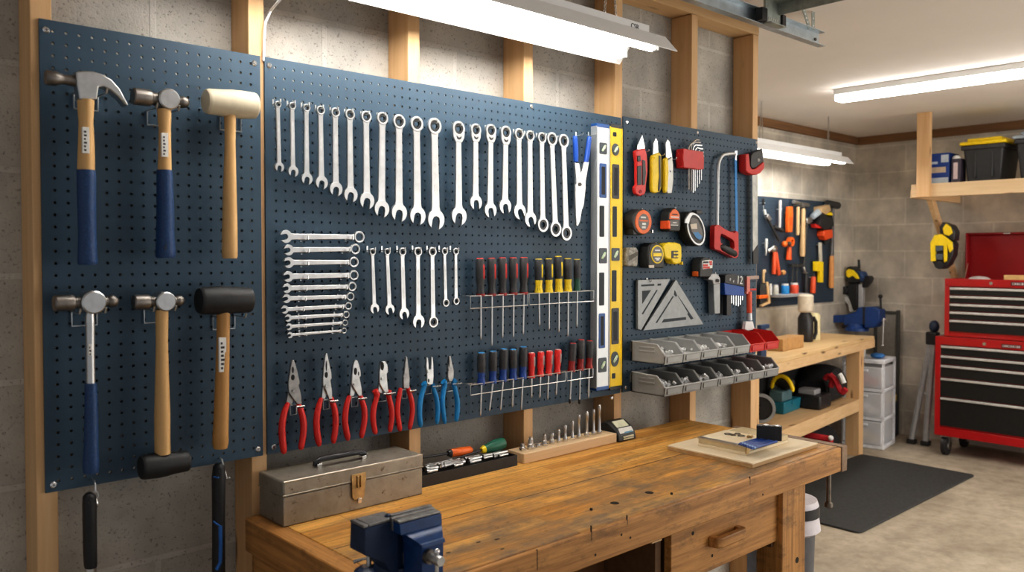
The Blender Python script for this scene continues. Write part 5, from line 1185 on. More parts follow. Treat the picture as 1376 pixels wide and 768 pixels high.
# blue pens
pen = M('blue_pen', (.015, .06, .28), .35)
for i in range(6):
    f = i/5; zz = hz+.0035
    pa_, pb2 = PZ(1010.5-18*f, 603-6.5*f, zz), PZ(1043-24*f, 592.3-3.2*f, zz)
    ty = (pa_.y+pb2.y)/2; xa_, xb_ = pa_.x, pb2.x-.004*(i % 2)
    T2 = Thing('pen', 'blue pen in the bundle on the shallow case, %s from the front' % ORD[i], 'pen', ((xa_+xb_)/2, ty, zz-.0035), 'blue pens in a row')
    T2.p('barrel', B().lathe((xa_, ty, zz), (xb_, ty, zz), [(0, .0016), (.06, .003), (.1, .0036), (.97, .0036), (1, .0026)], 10), pen)
    T2.p('pen_cap', B().cyl((xa_+.012, ty, zz), (xa_+.02, ty, zz), .0039, n=10), M('light_blue_cap', (.2, .35, .6), .3))
# small parts
rings = B()
b1 = PZ(*X3(625, 212), hz); 
T = Thing('key_ring', 'bunch of small wire rings lying on the pale case lid', 'rings', PZ(*X3(700, 222), hz))
for (xx, yy, r) in ((625, 212, .011), (690, 225, .008), (745, 208, .009), (790, 235, .011)):
    p = PZ(*X3(xx, yy), hz); T.p('ring', B().ring((p.x, p.y, hz+.0014), (0, 0, 1), r, r*.78, .002, 18), darksteel)
T = Thing('brass_fitting', 'small brass fittings lying beside the blue pens', 'fitting', PZ(*X3(900, 252), hz))
for xx in (885, 925):
    p = PZ(*X3(xx, 256), hz); T.p('fitting', B().cyl((p.x-.006, p.y, hz+.004), (p.x+.006, p.y+.004, hz+.004), .0038, n=8), brass)
# black box standing behind
zk = zp+.0005
a1, a2 = PY(*X3(972, 290), -.30), PY(*X3(1292, 305), -.30)
fx0 = PZ(*X3(975, 275), hz); fx1 = PZ(*X3(1290, 300), hz)
yb_ = ky1-.13
p, q = PZ(*X3(975, 280), hz), PZ(*X3(1288, 304), hz)
d = V((q.x-p.x, q.y-p.y, 0)); 
T = Thing('black_box', 'black upright box with steel corners standing on the pale case', 'box', (p+q)/2)
nrm = V((-d.y, d.x, 0)).normalized()*.022
if nrm.x < 0: nrm = -nrm
top_ = PX(*X3(1130, 145), (p.x+q.x)/2).z
ht = .042
up = V((0, 0, ht)); lo = V((0, 0, .0006))
T.p('box_body', B().hull8([p+lo, q+lo, q+nrm+lo, p+nrm+lo, p+up, q+up, q+nrm+up, p+nrm+up]), blackp, bev=.002)
for fr in (.36, .8):
    e = p.lerp(q, fr)+nrm*.5+up; T.p('hinge', B().box(e.x-.008, e.x+.008, e.y-.006, e.y+.006, e.z-.001, e.z+.0025), steel, bev=.0006)

# ------------------------------------------------------------------ vise on the bench
zj = .925
X4 = zc(450, 660, .1406)
def jz(x, y, z=zj): return PZ(*X4(x, y), z)
a = jz(520, 240); b2 = jz(960, 150); f1 = jz(585, 280); f2 = jz(1000, 180); r1 = jz(480, 205); r2 = jz(860, 105)
vx0, vx1 = (a.x+f1.x)/2, (b2.x+f2.x)/2
vyf = (f1.y+f2.y)/2; vyr = (r1.y+r2.y)/2
vxc = (vx0+vx1)/2; hw = (vx1-vx0)/2
vx0, vx1 = .794, .886
T = Thing('bench_vise', 'blue bench vise bolted at the front left corner of the workbench', 'vise', (.84, -.5, ZB0))
dkb = M('shaded_blue_casting', (.010, .028, .075), .42, 0, .25, 40)  # vise blue darkened: the shade on its left side put into the colour
jst = M('jaw_steel', (.27, .26, .25), .42, .8, .3, 60)
T.p('base', B().lathe((.836, -.485, ZB0+.0005), (.836, -.485, ZB0+.022), [(0, .050), (.4, .050), (.55, .043), (1, .040)], 28), dkb)
for an in (150, 30, 250):
    cx, cy = .836+.055*math.cos(math.radians(an)), -.485+.055*math.sin(math.radians(an))
    T.p('mount_lug', B().cyl((cx, cy, ZB0+.0005), (cx, cy, ZB0+.010), .016, n=18), dkb)
    T.p('mount_bolt', B().cyl((cx, cy, ZB0+.010), (cx, cy, ZB0+.017), .007, n=6), steel)
fb = T.p('fixed_body', B().prism([(-.519, zj-.018), (-.519, ZB0+.014), (-.43, ZB0+.018), (-.45, zj-.06), (-.48, zj-.018)], .806, .864, 'x'), dkb, bev=.006, seg=3, label='fixed body with shade painted into its blue')
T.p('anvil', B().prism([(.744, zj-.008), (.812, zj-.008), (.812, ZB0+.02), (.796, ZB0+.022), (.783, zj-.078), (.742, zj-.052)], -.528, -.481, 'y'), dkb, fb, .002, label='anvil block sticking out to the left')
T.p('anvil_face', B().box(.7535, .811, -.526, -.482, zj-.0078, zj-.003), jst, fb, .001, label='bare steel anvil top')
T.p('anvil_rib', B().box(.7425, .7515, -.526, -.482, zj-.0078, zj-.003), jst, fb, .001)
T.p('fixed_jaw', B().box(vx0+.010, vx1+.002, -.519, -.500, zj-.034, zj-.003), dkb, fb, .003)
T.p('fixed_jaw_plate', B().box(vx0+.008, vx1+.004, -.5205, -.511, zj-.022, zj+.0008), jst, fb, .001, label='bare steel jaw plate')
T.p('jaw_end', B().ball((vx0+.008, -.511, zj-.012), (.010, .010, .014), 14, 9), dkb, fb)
rows = [(zj-.006, .796, .885, -.5545, -.5245), (zj-.024, .797, .885, -.5565, -.5245), (zj-.0245, .804, .882, -.560, -.5245), (.893, .813, .874, -.573, -.526), (.886, .820, .870, -.579, -.526), (.8855, .820, .870, -.584, -.526), (.879, .821, .870, -.585, -.526), (.8785, .822, .869, -.581, -.526), (ZB0+.004, .824, .868, -.581, -.526)]
mbm = B(); vs = []
for (z, xa_, xb_, ya_, yb_) in rows: vs += [(xa_, ya_, z), (xb_, ya_, z), (xb_, yb_, z), (xa_, yb_, z)]
fs = [(0, 1, 2, 3), tuple(range(len(vs)-4, len(vs)))]
for r in range(len(rows)-1):
    for k in range(4): fs.append((r*4+k, r*4+(k+1) % 4, r*4+4+(k+1) % 4, r*4+4+k))
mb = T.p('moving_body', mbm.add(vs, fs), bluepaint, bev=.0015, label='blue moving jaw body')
T.p('jaw_lip', B().box(vx0+.002, vx1-.001, -.5525, -.536, zj-.0058, zj-.0015), jst, mb, .0015, label='worn steel top of the moving jaw')
T.p('moving_jaw_plate', B().box(vx0+.001, vx1, -.5345, -.5245, zj-.022, zj), jst, mb, .001, label='bare steel jaw plate')
T.p('slide_bar', B().box(.826, .862, -.52, -.44, ZB0+.024, ZB0+.052), darksteel, fb, .003)
sx, sz = .836, .8625
T.p('screw_boss', B().cyl((sx, -.5805, sz), (sx, -.590, sz), .0125, n=20), darksteel, mb)
sc_ = T.p('screw_head', B().lathe((sx, -.590, sz), (sx, -.618, sz), [(0, .0072), (.25, .0072), (.28, .0088), (.92, .0088), (1, .0078)], 24), steel, mb)
T.p('tommy_bar', B().cyl((sx+.001, -.604, sz-.05), (sx+.001, -.604, sz+.013), .0036, n=12).ball((sx+.001, -.604, sz+.0135), .0056).ball((sx+.001, -.604, sz-.05), .0056), chrome, sc_)
lp = PZ(*X4(325, 700), ZB0+.018)
T.p('swivel_lock', B().cyl((lp.x, lp.y, ZB0+.0005), (lp.x, lp.y, ZB0+.040), .0048, n=14), steel)
T.p('lock_lever', B().tube([(lp.x, lp.y, ZB0+.030), (lp.x-.008, lp.y+.008, ZB0+.028), (lp.x-.022, lp.y+.016, ZB0+.024)], [.0022, .0024, .0036], 8), chrome)
T.p('lock_lug', B().lathe((lp.x-.004, lp.y, ZB0+.0004), (lp.x-.004, lp.y, ZB0+.016), [(0, .024), (.6, .023), (1, .014)], 20), dkb)

# ------------------------------------------------------------------ under the bench
p = PY(945, 765, yfb+.2)
T = Thing('power_tool_case', 'dark blue plastic crate on the shelf under the drawer', 'crate', (1.75, yfb+.25, .286))
ttop = PY(1000, 752, yfb+.16).z
T.p('crate_body', B().hull8([(1.50, yfb+.16, .286), (1.82, yfb+.16, .286), (1.82, -.06, .286), (1.50, -.06, .286), (1.48, yfb+.15, ttop), (1.84, yfb+.15, ttop), (1.84, -.05, ttop), (1.48, -.05, ttop)]), M('navy_plastic_crate', (.02, .035, .07), .45), bev=.006)
T.p('crate_rim', B().box(1.475, 1.845, yfb+.142, yfb+.154, ttop-.02, ttop+.004).box(1.475, 1.487, yfb+.154, -.045, ttop-.02, ttop+.004).box(1.833, 1.845, yfb+.154, -.045, ttop-.02, ttop+.004), M('grey_blue_rim', (.10, .13, .18), .45), bev=.003)
T.p('crate_handle', B().tube([(1.56, yfb+.16, ttop+.002), (1.58, yfb+.18, ttop+.022), (1.74, yfb+.18, ttop+.022), (1.76, yfb+.16, ttop+.002)], .006, 8), blackp)
xp0, xp1 = PY(1014, 700, yfb+.12).x, PY(1027, 700, yfb+.12).x
solo('white_pipe', 'white square post standing under the bench beside the right leg', 'post', B().box(xp0, xp1, yfb+.115, yfb+.145, .286, .565), M('white_paint', (.70, .74, .80), .4), bev=.002)
T = Thing('storage_box', 'dark box with teal lid on the bench shelf below the vise', 'box', (1.15, -.3, .286))
T.p('box_body', B().box(.98, 1.36, yfb+.14, -.06, .2865, .44), M('dark_box', (.03, .045, .05), .5), bev=.006)
T.p('box_lid', B().box(.97, 1.37, yfb+.13, -.05, .4405, .47), M('teal_lid', (.10, .26, .28), .5), bev=.006)
# trash bin with white bag
R = .085; byc = yfb+.20
cb = PY(1060, 690, byc); bxc = cb.x
R = (1097-1060)*mpp(cb); zr_ = PX(1085, 697, bxc).z
T = Thing('waste_bin', 'grey waste bin with a white liner, half hidden behind the right bench leg', 'bin', (bxc, byc, 0))
T.p('bin_body', B().lathe((bxc, byc, .001), (bxc, byc, zr_), [(0, R*.72), (.02, R*.76), (.98, R*.92), (1, R*.92)], 28), M('grey_bin_body', (.13, .13, .14), .5))
T.p('bag_liner', B().lathe((bxc, byc, zr_-.05), (bxc, byc, zr_+.055), [(0, R*.93), (.1, R*1.1), (.45, R*1.04), (.85, R*1.03), (1, R*.97)], 28), M('white_bag', (.74, .70, .74), .5, 0, .06, 30))
T.p('dark_band', B().ring((bxc, byc, zr_+.022), (0, 0, 1), R*1.06, R*.98, .032, 28), M('band_black', (.03, .03, .035), .5), label='black band around the liner')
# ================================================================== far alcove: pegboard with tools
yB = YF-.024; yT = yB-.03
P1 = zc(1016, 260, .20833)
tl_, br_ = PY(1120.6, 271, yB), PY(1120.6, 406, yB)
x0, x1, z0, z1 = 3.9, PY(1120.6, 340, yB).x, PY(1070, 409, yB).z, PY(1070, 267.5, yB).z
def dotted_board():
    m, nt, b = _new('navy_dotted_board')
    def vm(op, a, val=None):
        n = nt.nodes.new('ShaderNodeVectorMath'); n.operation = op; nt.links.new(a, n.inputs[0])
        if val is not None: n.inputs[1].default_value = val
        return n
    g = nt.nodes.new('ShaderNodeNewGeometry')
    v = vm('MULTIPLY', g.outputs['Position'], (1/.0254, 0, 1/.0254)); v = vm('FRACTION', v.outputs[0]); v = vm('SUBTRACT', v.outputs[0], (.5, 0, .5)); v = vm('LENGTH', v.outputs[0])
    r = _ramp(nt, (.006, .010, .016), (.030, .052, .080), .12, .15); nt.links.new(v.outputs['Value'], r.inputs['Fac'])
    nt.links.new(r.outputs['Color'], b.inputs['Base Color']); b.inputs['Roughness'].default_value = .5; return m
T = Thing('pegboard', 'distant navy pegboard above the rear workbench in the alcove', 'pegboard', ((x0+x1)/2, yB, z0))
T.p('panel', B().box(x0, x1, yB, yB+.006, z0, z1), dotted_board())
for zz in (z0+.04, z1-.04): T.p('batten', B().box(x0, x1, yB+.0062, YF-.0005, zz-.02, zz+.02), pinex)
def A1(x, y, yy=None): return PY(*P1(x, y), yT if yy is None else yy)
kk = lambda x, y: mpp(A1(x, y))*.20833
def stick(T, name, a, b_, ra, rb, m, n=10, parent=None): 
    p, q = A1(*a), A1(*b_); k = kk(*a); return T.p(name, B().lathe(p, q, [(0, ra*k*.8), (.05, ra*k), (.95, rb*k), (1, rb*k*.8)], n), m, parent)
def bar(T, name, pts, m, dy=.012, parent=None, bev=.003):
    q = [(A1(*p).x, A1(*p).z) for p in pts]; return T.p(name, B().prism(q, yT-dy, yT+dy), m, parent, bev)
dkm = M('far_dark_metal', (.06, .06, .06), .5, .4)
lightw = wood('light_handle', (.62, .40, .20), (.74, .52, .28), 'z', .5, 1, False)
FT = []
def far(name, label, cat, x, y):
    t = Thing(name, label, cat, A1(x, y), 'tools on the distant pegboard'); p = A1(x, y)
    t.p('hang_peg', B().cyl((p.x, yB-.0002, p.z), (p.x, yT-.012, p.z), .004, n=6), wire); return t
t = far('screwdriver', 'tiny dark screwdriver at the top left corner of the distant board', 'screwdriver', 47, 60); stick(t, 'handle', (47, 30), (47, 75), 9, 8, blackp); stick(t, 'shaft', (47, 74), (50, 118), 3, 3, steel)
t = far('pry_bar', 'dark pry bar hanging at a slant on the distant board', 'bar', 80, 150); stick(t, 'bar', (62, 135), (148, 305), 10, 8, dkm); bar(t, 'claw', [(60,150),(70,130),(95,165),(80,175)], chromed); stick(t, 'pale_tip', (52, 105), (60, 135), 10, 9, whitep)
t = far('hammer', 'small hammer hanging head-down on the distant board', 'hammer', 156, 100); stick(t, 'handle', (156, 42), (152, 225), 10, 8, M('grey_white_handle', (.62, .58, .55), .5)); stick(t, 'hammer_head', (115, 212), (175, 242), 12, 13, dkm)
t = far('file', 'flat orange-handled file on the distant board', 'file', 213, 120); bar(t, 'handle', [(200,84),(228,84),(230,130),(225,248),(198,250),(198,150)], orangep); bar(t, 'grip', [(203,150),(224,150),(222,205),(204,205)], M('deep_orange', (.75, .10, .015), .45), .014)
t = far('hammer', 'short wooden-handled hammer on the distant board', 'hammer', 270, 75); stick(t, 'handle', (271, 85), (268, 268), 11, 12, lightw); stick(t, 'hammer_head', (240, 52), (283, 64), 13, 11, steel)
t = far('hammer', 'long wooden-handled hammer in the middle of the distant board', 'hammer', 303, 85); stick(t, 'handle', (305, 95), (298, 405), 14, 18, lightw); stick(t, 'hammer_head', (289, 66), (340, 75), 14, 12, steel)
t = far('spring_clamp', 'orange spring clamp on the distant board', 'clamp', 215, 320); 
t.p('jaw', B().ring(A1(222, 310), (0, 1, 0), 30*kk(222, 310), 16*kk(222, 310), .03, 18), orangep); t.p('pad', B().ball(A1(184, 325), 20*kk(184, 325)), orangep); stick(t, 'handle', (214, 345), (210, 428), 13, 20, M('deep_orange', (.75, .10, .015), .45))
t.p('core', B().ball(A1(214, 322, yT-.015), 14*kk(214, 322)), dkm)
t = far('grip_pliers', 'large locking pliers with red handles on the distant board', 'pliers', 120, 370); t.p('head', B().ball(A1(115, 355), (34*kk(115, 355), .02, 24*kk(115, 355))), steel); stick(t, 'jaw', (75, 372), (105, 352), 12, 14, steel)
for a_, b_ in (((118, 375), (114, 520)), ((126, 378), (146, 525))): stick(t, 'handle', a_, b_, 13, 15, M('orange_red_grip', (.72, .10, .03), .45))
t.p('knob', B().ball(A1(176, 508), 17*kk(176, 508)), M('tan_knob', (.66, .33, .12), .5))
t = far('chisel', 'pale chisel hanging near the left of the distant board', 'chisel', 66, 320); stick(t, 'handle', (67, 290), (64, 350), 9, 11, whitep); stick(t, 'blade', (64, 348), (61, 400), 9, 8, steel)
t = far('long_wrench', 'long grey pipe wrench on the distant board', 'wrench', 320, 200); stick(t, 'shaft', (328, 190), (305, 480), 9, 9, dkm); bar(t, 'jaw', [(320,160),(350,150),(356,180),(335,195),(318,190)], steel); stick(t, 'tail', (303, 470), (318, 515), 10, 8, steel)
t = far('heat_gun', 'yellow and black power tool hanging at the upper right of the distant board', 'power tool', 430, 150)
stick(t, 'barrel', (362, 150), (405, 115), 20, 24, M('pale_grey_blue', (.45, .52, .58), .45)); bar(t, 'motor_housing', [(395,85),(450,72),(460,110),(430,135),(395,120)], M('tan_housing', (.58, .40, .22), .5), .03); bar(t, 'yellow_panel', [(420,130),(465,118),(475,140),(440,155)], yellowp, .028); bar(t, 'grip', [(405,130),(470,140),(480,210),(420,235),(385,200)], blackp, .028); bar(t, 'red_base', [(365,195),(400,205),(408,225),(370,220)], redp, .02)
t = far('angle_grinder', 'orange-red power tool under the yellow one on the distant board', 'power tool', 455, 260); bar(t, 'housing', [(415,238),(470,230),(474,285),(430,300),(412,270)], M('orange_red_case', (.75, .09, .02), .45), .03, None, .008); t.p('disc', B().cyl(A1(455, 300, yT+.012), A1(455, 300, yT-.012), 18*kk(508, 268), n=16), blackp); t.p('knob', B().ball(A1(448, 318), 12*kk(448, 318)), blackp)
t = far('sledge_hammer', 'long sledge hammer at the right edge of the distant board', 'hammer', 490, 95); stick(t, 'hammer_head', (455, 62), (530, 78), 22, 24, dkm, 14); stick(t, 'shaft', (494, 90), (487, 400), 9, 9, M('grey_shaft', (.16, .15, .15), .5)); stick(t, 'handle', (488, 400), (484, 608), 15, 17, M('orange_wood', (.62, .28, .09), .5))
t = far('try_square', 'yellow and white square hanging at the right of the distant board', 'square', 412, 330); bar(t, 'blade', [(404,315),(421,315),(424,440),(408,440)], M('pale_blade', (.62, .58, .48), .5), .006); bar(t, 'stock', [(404,440),(426,440),(424,572),(403,572)], yellowp, .012); bar(t, 'yellow_block', [(376,436),(410,436),(408,500),(376,500)], yellowp, .014)
t = far('screwdriver', 'thick orange-red screwdriver at the lower right of the distant board', 'screwdriver', 368, 540); stick(t, 'shaft', (372, 512), (371, 540), 7, 8, dkm); stick(t, 'handle', (370, 535), (365, 642), 16, 18, M('orange_red_grip', (.72, .10, .03), .45))
t = far('t_handle_set', 'black T-shaped tool with two rods on the distant board', 'tool', 258, 458); bar(t, 'crossbar', [(222,450),(300,454),(300,474),(222,470)], dkm, .012)
for xx in (236, 262): stick(t, 'rod', (xx, 470), (xx-2, 585), 6, 6, dkm)
t = far('brush', 'black handled brush hanging low on the distant board', 'brush', 322, 510); stick(t, 'handle', (322, 510), (318, 640), 12, 15, blackp)
t = far('framing_saw', 'small saw with pale wooden frame at the lower left of the distant board', 'saw', 60, 590); bar(t, 'blade', [(25,580),(60,575),(70,690),(25,715)], dkm, .004); bar(t, 'frame', [(58,570),(70,568),(86,705),(30,730),(28,718),(72,695)], lightw, .012); bar(t, 'handle', [(8,655),(65,650),(68,672),(10,678)], orangep, .016); stick(t, 'post', (48, 495), (46, 575), 9, 9, lightw); t.p('ball_end', B().ball(A1(52, 500), 13*kk(52, 500)), M('tan_ball', (.66, .48, .30), .5))
# small shelf with pots
a, b_ = A1(95, 650), A1(282, 650)
T = Thing('small_shelf', 'small grey ledge carrying little pots on the distant board', 'shelf', ((a.x+b_.x)/2, yB, a.z))
T.p('ledge', B().box(a.x, b_.x, yB-.10, yB-.0004, a.z-.02, a.z), M('grey_ledge', (.35, .36, .38), .5), bev=.003)
ysm = yB-.05
def pot(label, cat, x, yt_, r, m, ball=False):
    p = PY(*P1(x, 648), ysm); p.z = a.z; h = PY(*P1(x, yt_), ysm).z-p.z; R = r*mpp(p)*.20833
    T = Thing(cat, label, cat, p, 'little pots on the small ledge')
    T.p('jar_body', B().lathe((p.x, ysm, p.z+.0004), (p.x, ysm, p.z+h*.82), [(0, R*.95), (.05, R), (.9, R), (1, R*.8)], 16), m)
    T.p('lid', B().cyl((p.x, ysm, p.z+h*.82), (p.x, ysm, p.z+h), R*.85), whitep if not ball else m)
pot('slim white tube on the small ledge of the distant board', 'tube', 93, 580, 9, whitep)
pot('pale grey pot on the small ledge of the distant board', 'pot', 126, 588, 19, M('pale_pot', (.60, .60, .55), .5))
pot('bright blue can on the small ledge of the distant board', 'can', 187, 580, 26, M('bright_blue_can', (.03, .28, .65), .4))
pot('red and white can on the small ledge of the distant board', 'can', 246, 575, 27, M('red_can', (.72, .10, .05), .4))

# ================================================================== rear workbench
ang = math.radians(6.2)
A0 = PY(1056, 483, .66); E0 = V((PY(1175, 449, .86).x, .86, 0))
zt = (PY(1056, 483, .66).z+PY(1175, 449, .86).z)/2
fx = V((E0.x-A0.x, E0.y-A0.y, 0)); Lf = fx.length; fx.normalize(); fy = V((-fx.y, fx.x, 0))
o = V((E0.x, E0.y, 0))            # front right corner; bench runs back along -fx
Rm = Matrix(((fx.x, fy.x, 0, o.x), (fx.y, fy.y, 0, o.y), (0, 0, 1, 0), (0, 0, 0, 1)))
Lb = 2.05; dp = .42
print('rear bench', o, zt, Lf)
T = Thing('workbench', 'rear pine workbench with lower shelf standing in the alcove', 'workbench', o+fx*(-Lb/2)+fy*dp/2)
T.p('bench_top', B().box(-Lb, 0, 0, dp, zt-.02, zt).xf(Rm), wood('pine_rear_top', (.62, .42, .20), (.76, .55, .30), 'x', .55, .8), bev=.002)
T.p('front_apron', B().box(-Lb, 0, -.004, .034, zt-.078, zt-.0205).xf(Rm), pinex, bev=.002)
T.p('end_apron', B().box(-.04, -.002, .035, dp, zt-.078, zt-.0205).xf(Rm), piney, bev=.002)
lg = 1147; 
lxr = -.38
p = PZ(1148, 606, 0)
# front leg where the photo shows it
def loc_on_front(u):   # distance along front plane for a screen column
    w = FW*FPX+RT*(u-688)+UPV*(-100)
    n = fy; t = (o+fy*.02-CAM).dot(n)/w.dot(n); return (CAM+w*t-o).dot(fx)
l0, l1 = loc_on_front(1139), loc_on_front(1157)
legs = [(l1-.09, l1, .0, .09), (l1-.09, l1, dp-.09, dp), (-Lb+.02, -Lb+.11, 0, .09), (-Lb+.02, -Lb+.11, dp-.09, dp)]
for (a_, b_, c_, d_) in legs: T.p('leg', B().box(a_, b_, c_, d_, .001, zt-(.0785 if c_ == 0 else .021)).xf(Rm), pine, bev=.002)
w_ = FW*FPX+RT*(1146-688)+UPV*(384-543+SHPX)
tt = (o+fy*.0-CAM).dot(fy)/w_.dot(fy); zsf = (CAM+w_*tt).z
print('shelf z', zsf)
zsf = max(.22, zsf)
T.p('lower_shelf', B().box(-Lb, l1-.091, .036, dp-.001, zsf-.0, zsf+.018).xf(Rm), pinex, bev=.001)
T.p('shelf_rail', B().box(-Lb+.111, l1-.091, .0, .0355, zsf-.065, zsf+.018).xf(Rm), pinex, bev=.002)
def RB(lx, ly, lz): return Rm @ V((lx, ly, lz))
def fhit(u, v, ly):    # sight line against the bench-parallel plane at local depth ly -> local (x, z)
    w = FW*FPX+RT*(u-688)+UPV*(384-v+SHPX); t = (o+fy*ly-CAM).dot(fy)/w.dot(fy); q = CAM+w*t; return ((q-o).dot(fx), q.z)
# rear vise: its screw axis runs across the bench (along y), front towards the room
X5 = zc(1090, 340, .14317)
pb = PZ(*X5(430, 727), zt); xv = pb.x
def VY(x, y, xx=None): q = PX(*X5(x, y), xv if xx is None else xx); return (q.y, q.z)
T = Thing('bench_vise', 'blue vise on the end of the rear workbench', 'vise', pb)
vb = M('rear_vise_blue', (.012, .05, .19), .4)
def vp(name, pts, m, d0, d1, bev=.008, par=None): return T.p(name, B().prism([VY(*p) for p in pts], xv+d0, xv+d1, 'x'), m, par, bev)
rb_ = (VY(330, 700)[0]-VY(530, 700)[0])/2
T.p('base', B().lathe((xv, pb.y, zt+.0004), (xv, pb.y, VY(430, 660)[1]), [(0, rb_*1.05), (.4, rb_*1.02), (.6, rb_*.85), (1, rb_*.75)], 24), vb)
vp('body', [(330,672),(330,580),(440,545),(470,505),(522,502),(522,672)], vb, -.05, .05)
vp('slide_bar', [(195,650),(192,582),(334,575),(334,650)], vb, -.035, .035, .006)
vp('front_jaw', [(526,700),(526,505),(600,497),(672,530),(670,640),(620,695)], vb, -.055, .055)
vp('jaw_gap', [(516,660),(516,503),(534,503),(534,660)], blackp, -.056, .05, 0)
q0, q1 = VY(660, 625), VY(708, 622)
T.p('screw', B().cyl((xv, q0[0], q0[1]), (xv, q1[0], q1[1]), .016), chrome)
q0, q1 = VY(690, 605), VY(682, 860)
T.p('tommy_bar', B().cyl((xv-.02, q0[0], q0[1]), (xv-.02, q1[0], q1[1]), .007).ball((xv-.02, q1[0], q1[1]), .012), chrome)
q0, q1 = VY(655, 525), VY(650, 405)
T.p('jaw_lever', B().cyl((xv, q0[0], q0[1]), (xv, q1[0], q1[1]), .008).ball((xv, q1[0], q1[1]), .016), blackp)
# power saw behind the vise
xs_ = xv+.17
T = Thing('mitre_saw', 'black and yellow power saw on a grey stand at the back of the rear workbench', 'power saw', (xs_, VY(430, 500, xs_)[0], zt))
def sawprism(T, name, pts, m, d0, d1, par=None, bev=.008): return T.p(name, B().prism([VY(p[0], p[1], xs_) for p in pts], xs_+d0, xs_+d1, 'x'), m, par, bev)
sawprism(T, 'motor_housing', [(345,200),(360,130),(400,120),(440,150),(470,210),(500,240),(470,275),(400,280),(350,260)], blackp, -.05, .05)
sawprism(T, 'yellow_guard', [(358,165),(385,145),(430,160),(465,200),(485,240),(455,240),(420,210),(385,230),(362,215)], yellowp, -.060, -.045, None, .004)
sawprism(T, 'blue_panel', [(450,165),(500,175),(520,230),(500,270),(480,250),(475,210)], M('saw_blue', (.02, .06, .16), .45), -.052, .045)
sawprism(T, 'handle', [(500,215),(560,210),(580,235),(560,280),(520,325),(490,320),(495,270)], blackp, -.03, .03)
sawprism(T, 'dust_bag', [(225,310),(260,285),(330,310),(370,335),(365,375),(300,390),(235,360)], black, -.05, .04)
sawprism(T, 'arm', [(365,270),(450,275),(450,520),(410,540),(370,420),(345,330)], black, -.03, .03)
sawprism(T, 'post', [(452,290),(497,290),(492,555),(452,555)], M('saw_post', (.55, .56, .58), .4, .4), -.02, .02, None, .004)
sawprism(T, 'grey_lever', [(290,395),(335,385),(380,440),(405,545),(370,550),(355,480),(310,430)], M('saw_grey', (.50, .49, .46), .5), -.02, .02, None, .004)
sawprism(T, 'stop_pin', [(438,60),(455,60),(460,140),(440,140)], blackp, -.008, .008, None, .002)
ya_, yb2_ = VY(250, 600, xs_)[0], VY(520, 600, xs_)[0]
T.p('saw_base', B().box(xs_-.06, xs_+.07, yb2_, ya_, zt+.0005, zt+.03), darksteel, bev=.004)
T.p('hose', B().tube([(xs_,)+VY(238, 380, xs_), (xs_,)+VY(250, 470, xs_), (xs_, VY(275, 550, xs_)[0], zt+.03)], .008, 8), black)
# wooden block, jug, spray bottle, blue clamp on the rear bench
X6 = zc(1000, 390, .29954)
def on_rear(x, y, l): return fhit(*X6(x, y), l)
l = .12
a_, b_ = on_rear(175, 165, l)[0], on_rear(268, 165, l)[0]
solo('wood_block', 'brown wooden block lying on the rear workbench', 'block', B().box(a_, b_, l, l+.10, zt+.0005, zt+.075).xf(Rm), M('brown_block', (.50, .29, .12), .6), bev=.003)
T = Thing('spray_bottle', 'black and white bottle standing behind the wooden block on the rear bench', 'bottle', RB(on_rear(270, 150, .2)[0], .2, zt))
xx = on_rear(275, 150, .235)[0]; hz2 = on_rear(262, 18, .235)[1]; h = hz2-zt
T.p('bottle_body', B().lathe((xx, .235, zt+.0005), (xx, .235, zt+h*.62), [(0, .045), (.05, .05), (.8, .05), (1, .03)], 18).xf(Rm), blackp)
T.p('bottle_top', B().lathe((xx, .235, zt+h*.62), (xx, .235, zt+h), [(0, .04), (.1, .05), (.9, .05), (1, .04)], 18).xf(Rm), M('cream_cap', (.66, .58, .46), .5))
T.p('bottle_handle', B().tube([(xx+.03, .19, zt+.02), (xx+.055, .185, zt+.06), (xx+.05, .185, zt+.13), (xx+.02, .19, zt+.16)], .012, 8).xf(Rm), blackp)
xx2 = on_rear(305, 100, .235)[0]
solo('yellow_jar', 'pale yellow container beside the black bottle on the rear bench', 'jar', B().lathe((xx2+.03, .235, zt+.0005), (xx2+.03, .235, zt+h*.58), [(0, .042), (.9, .042), (1, .03)], 16).xf(Rm), M('pale_yellow', (.70, .62, .36), .5))
xq = on_rear(88, 160, .1)
T = Thing('quick_clamp', 'navy clamp standing upright at the left of the rear workbench', 'clamp', RB(xq[0], .1, zt))
T.p('clamp_body', B().box(xq[0]-.05, xq[0]+.02, .09, .12, zt+.0005, zt+.16).xf(Rm), M('navy_clamp', (.02, .05, .12), .5), bev=.006)
T.p('clamp_jaw', B().box(xq[0]-.05, xq[0]+.06, .09, .12, zt+.16, zt+.185).xf(Rm), M('navy_clamp', (.02, .05, .12), .5), bev=.006)
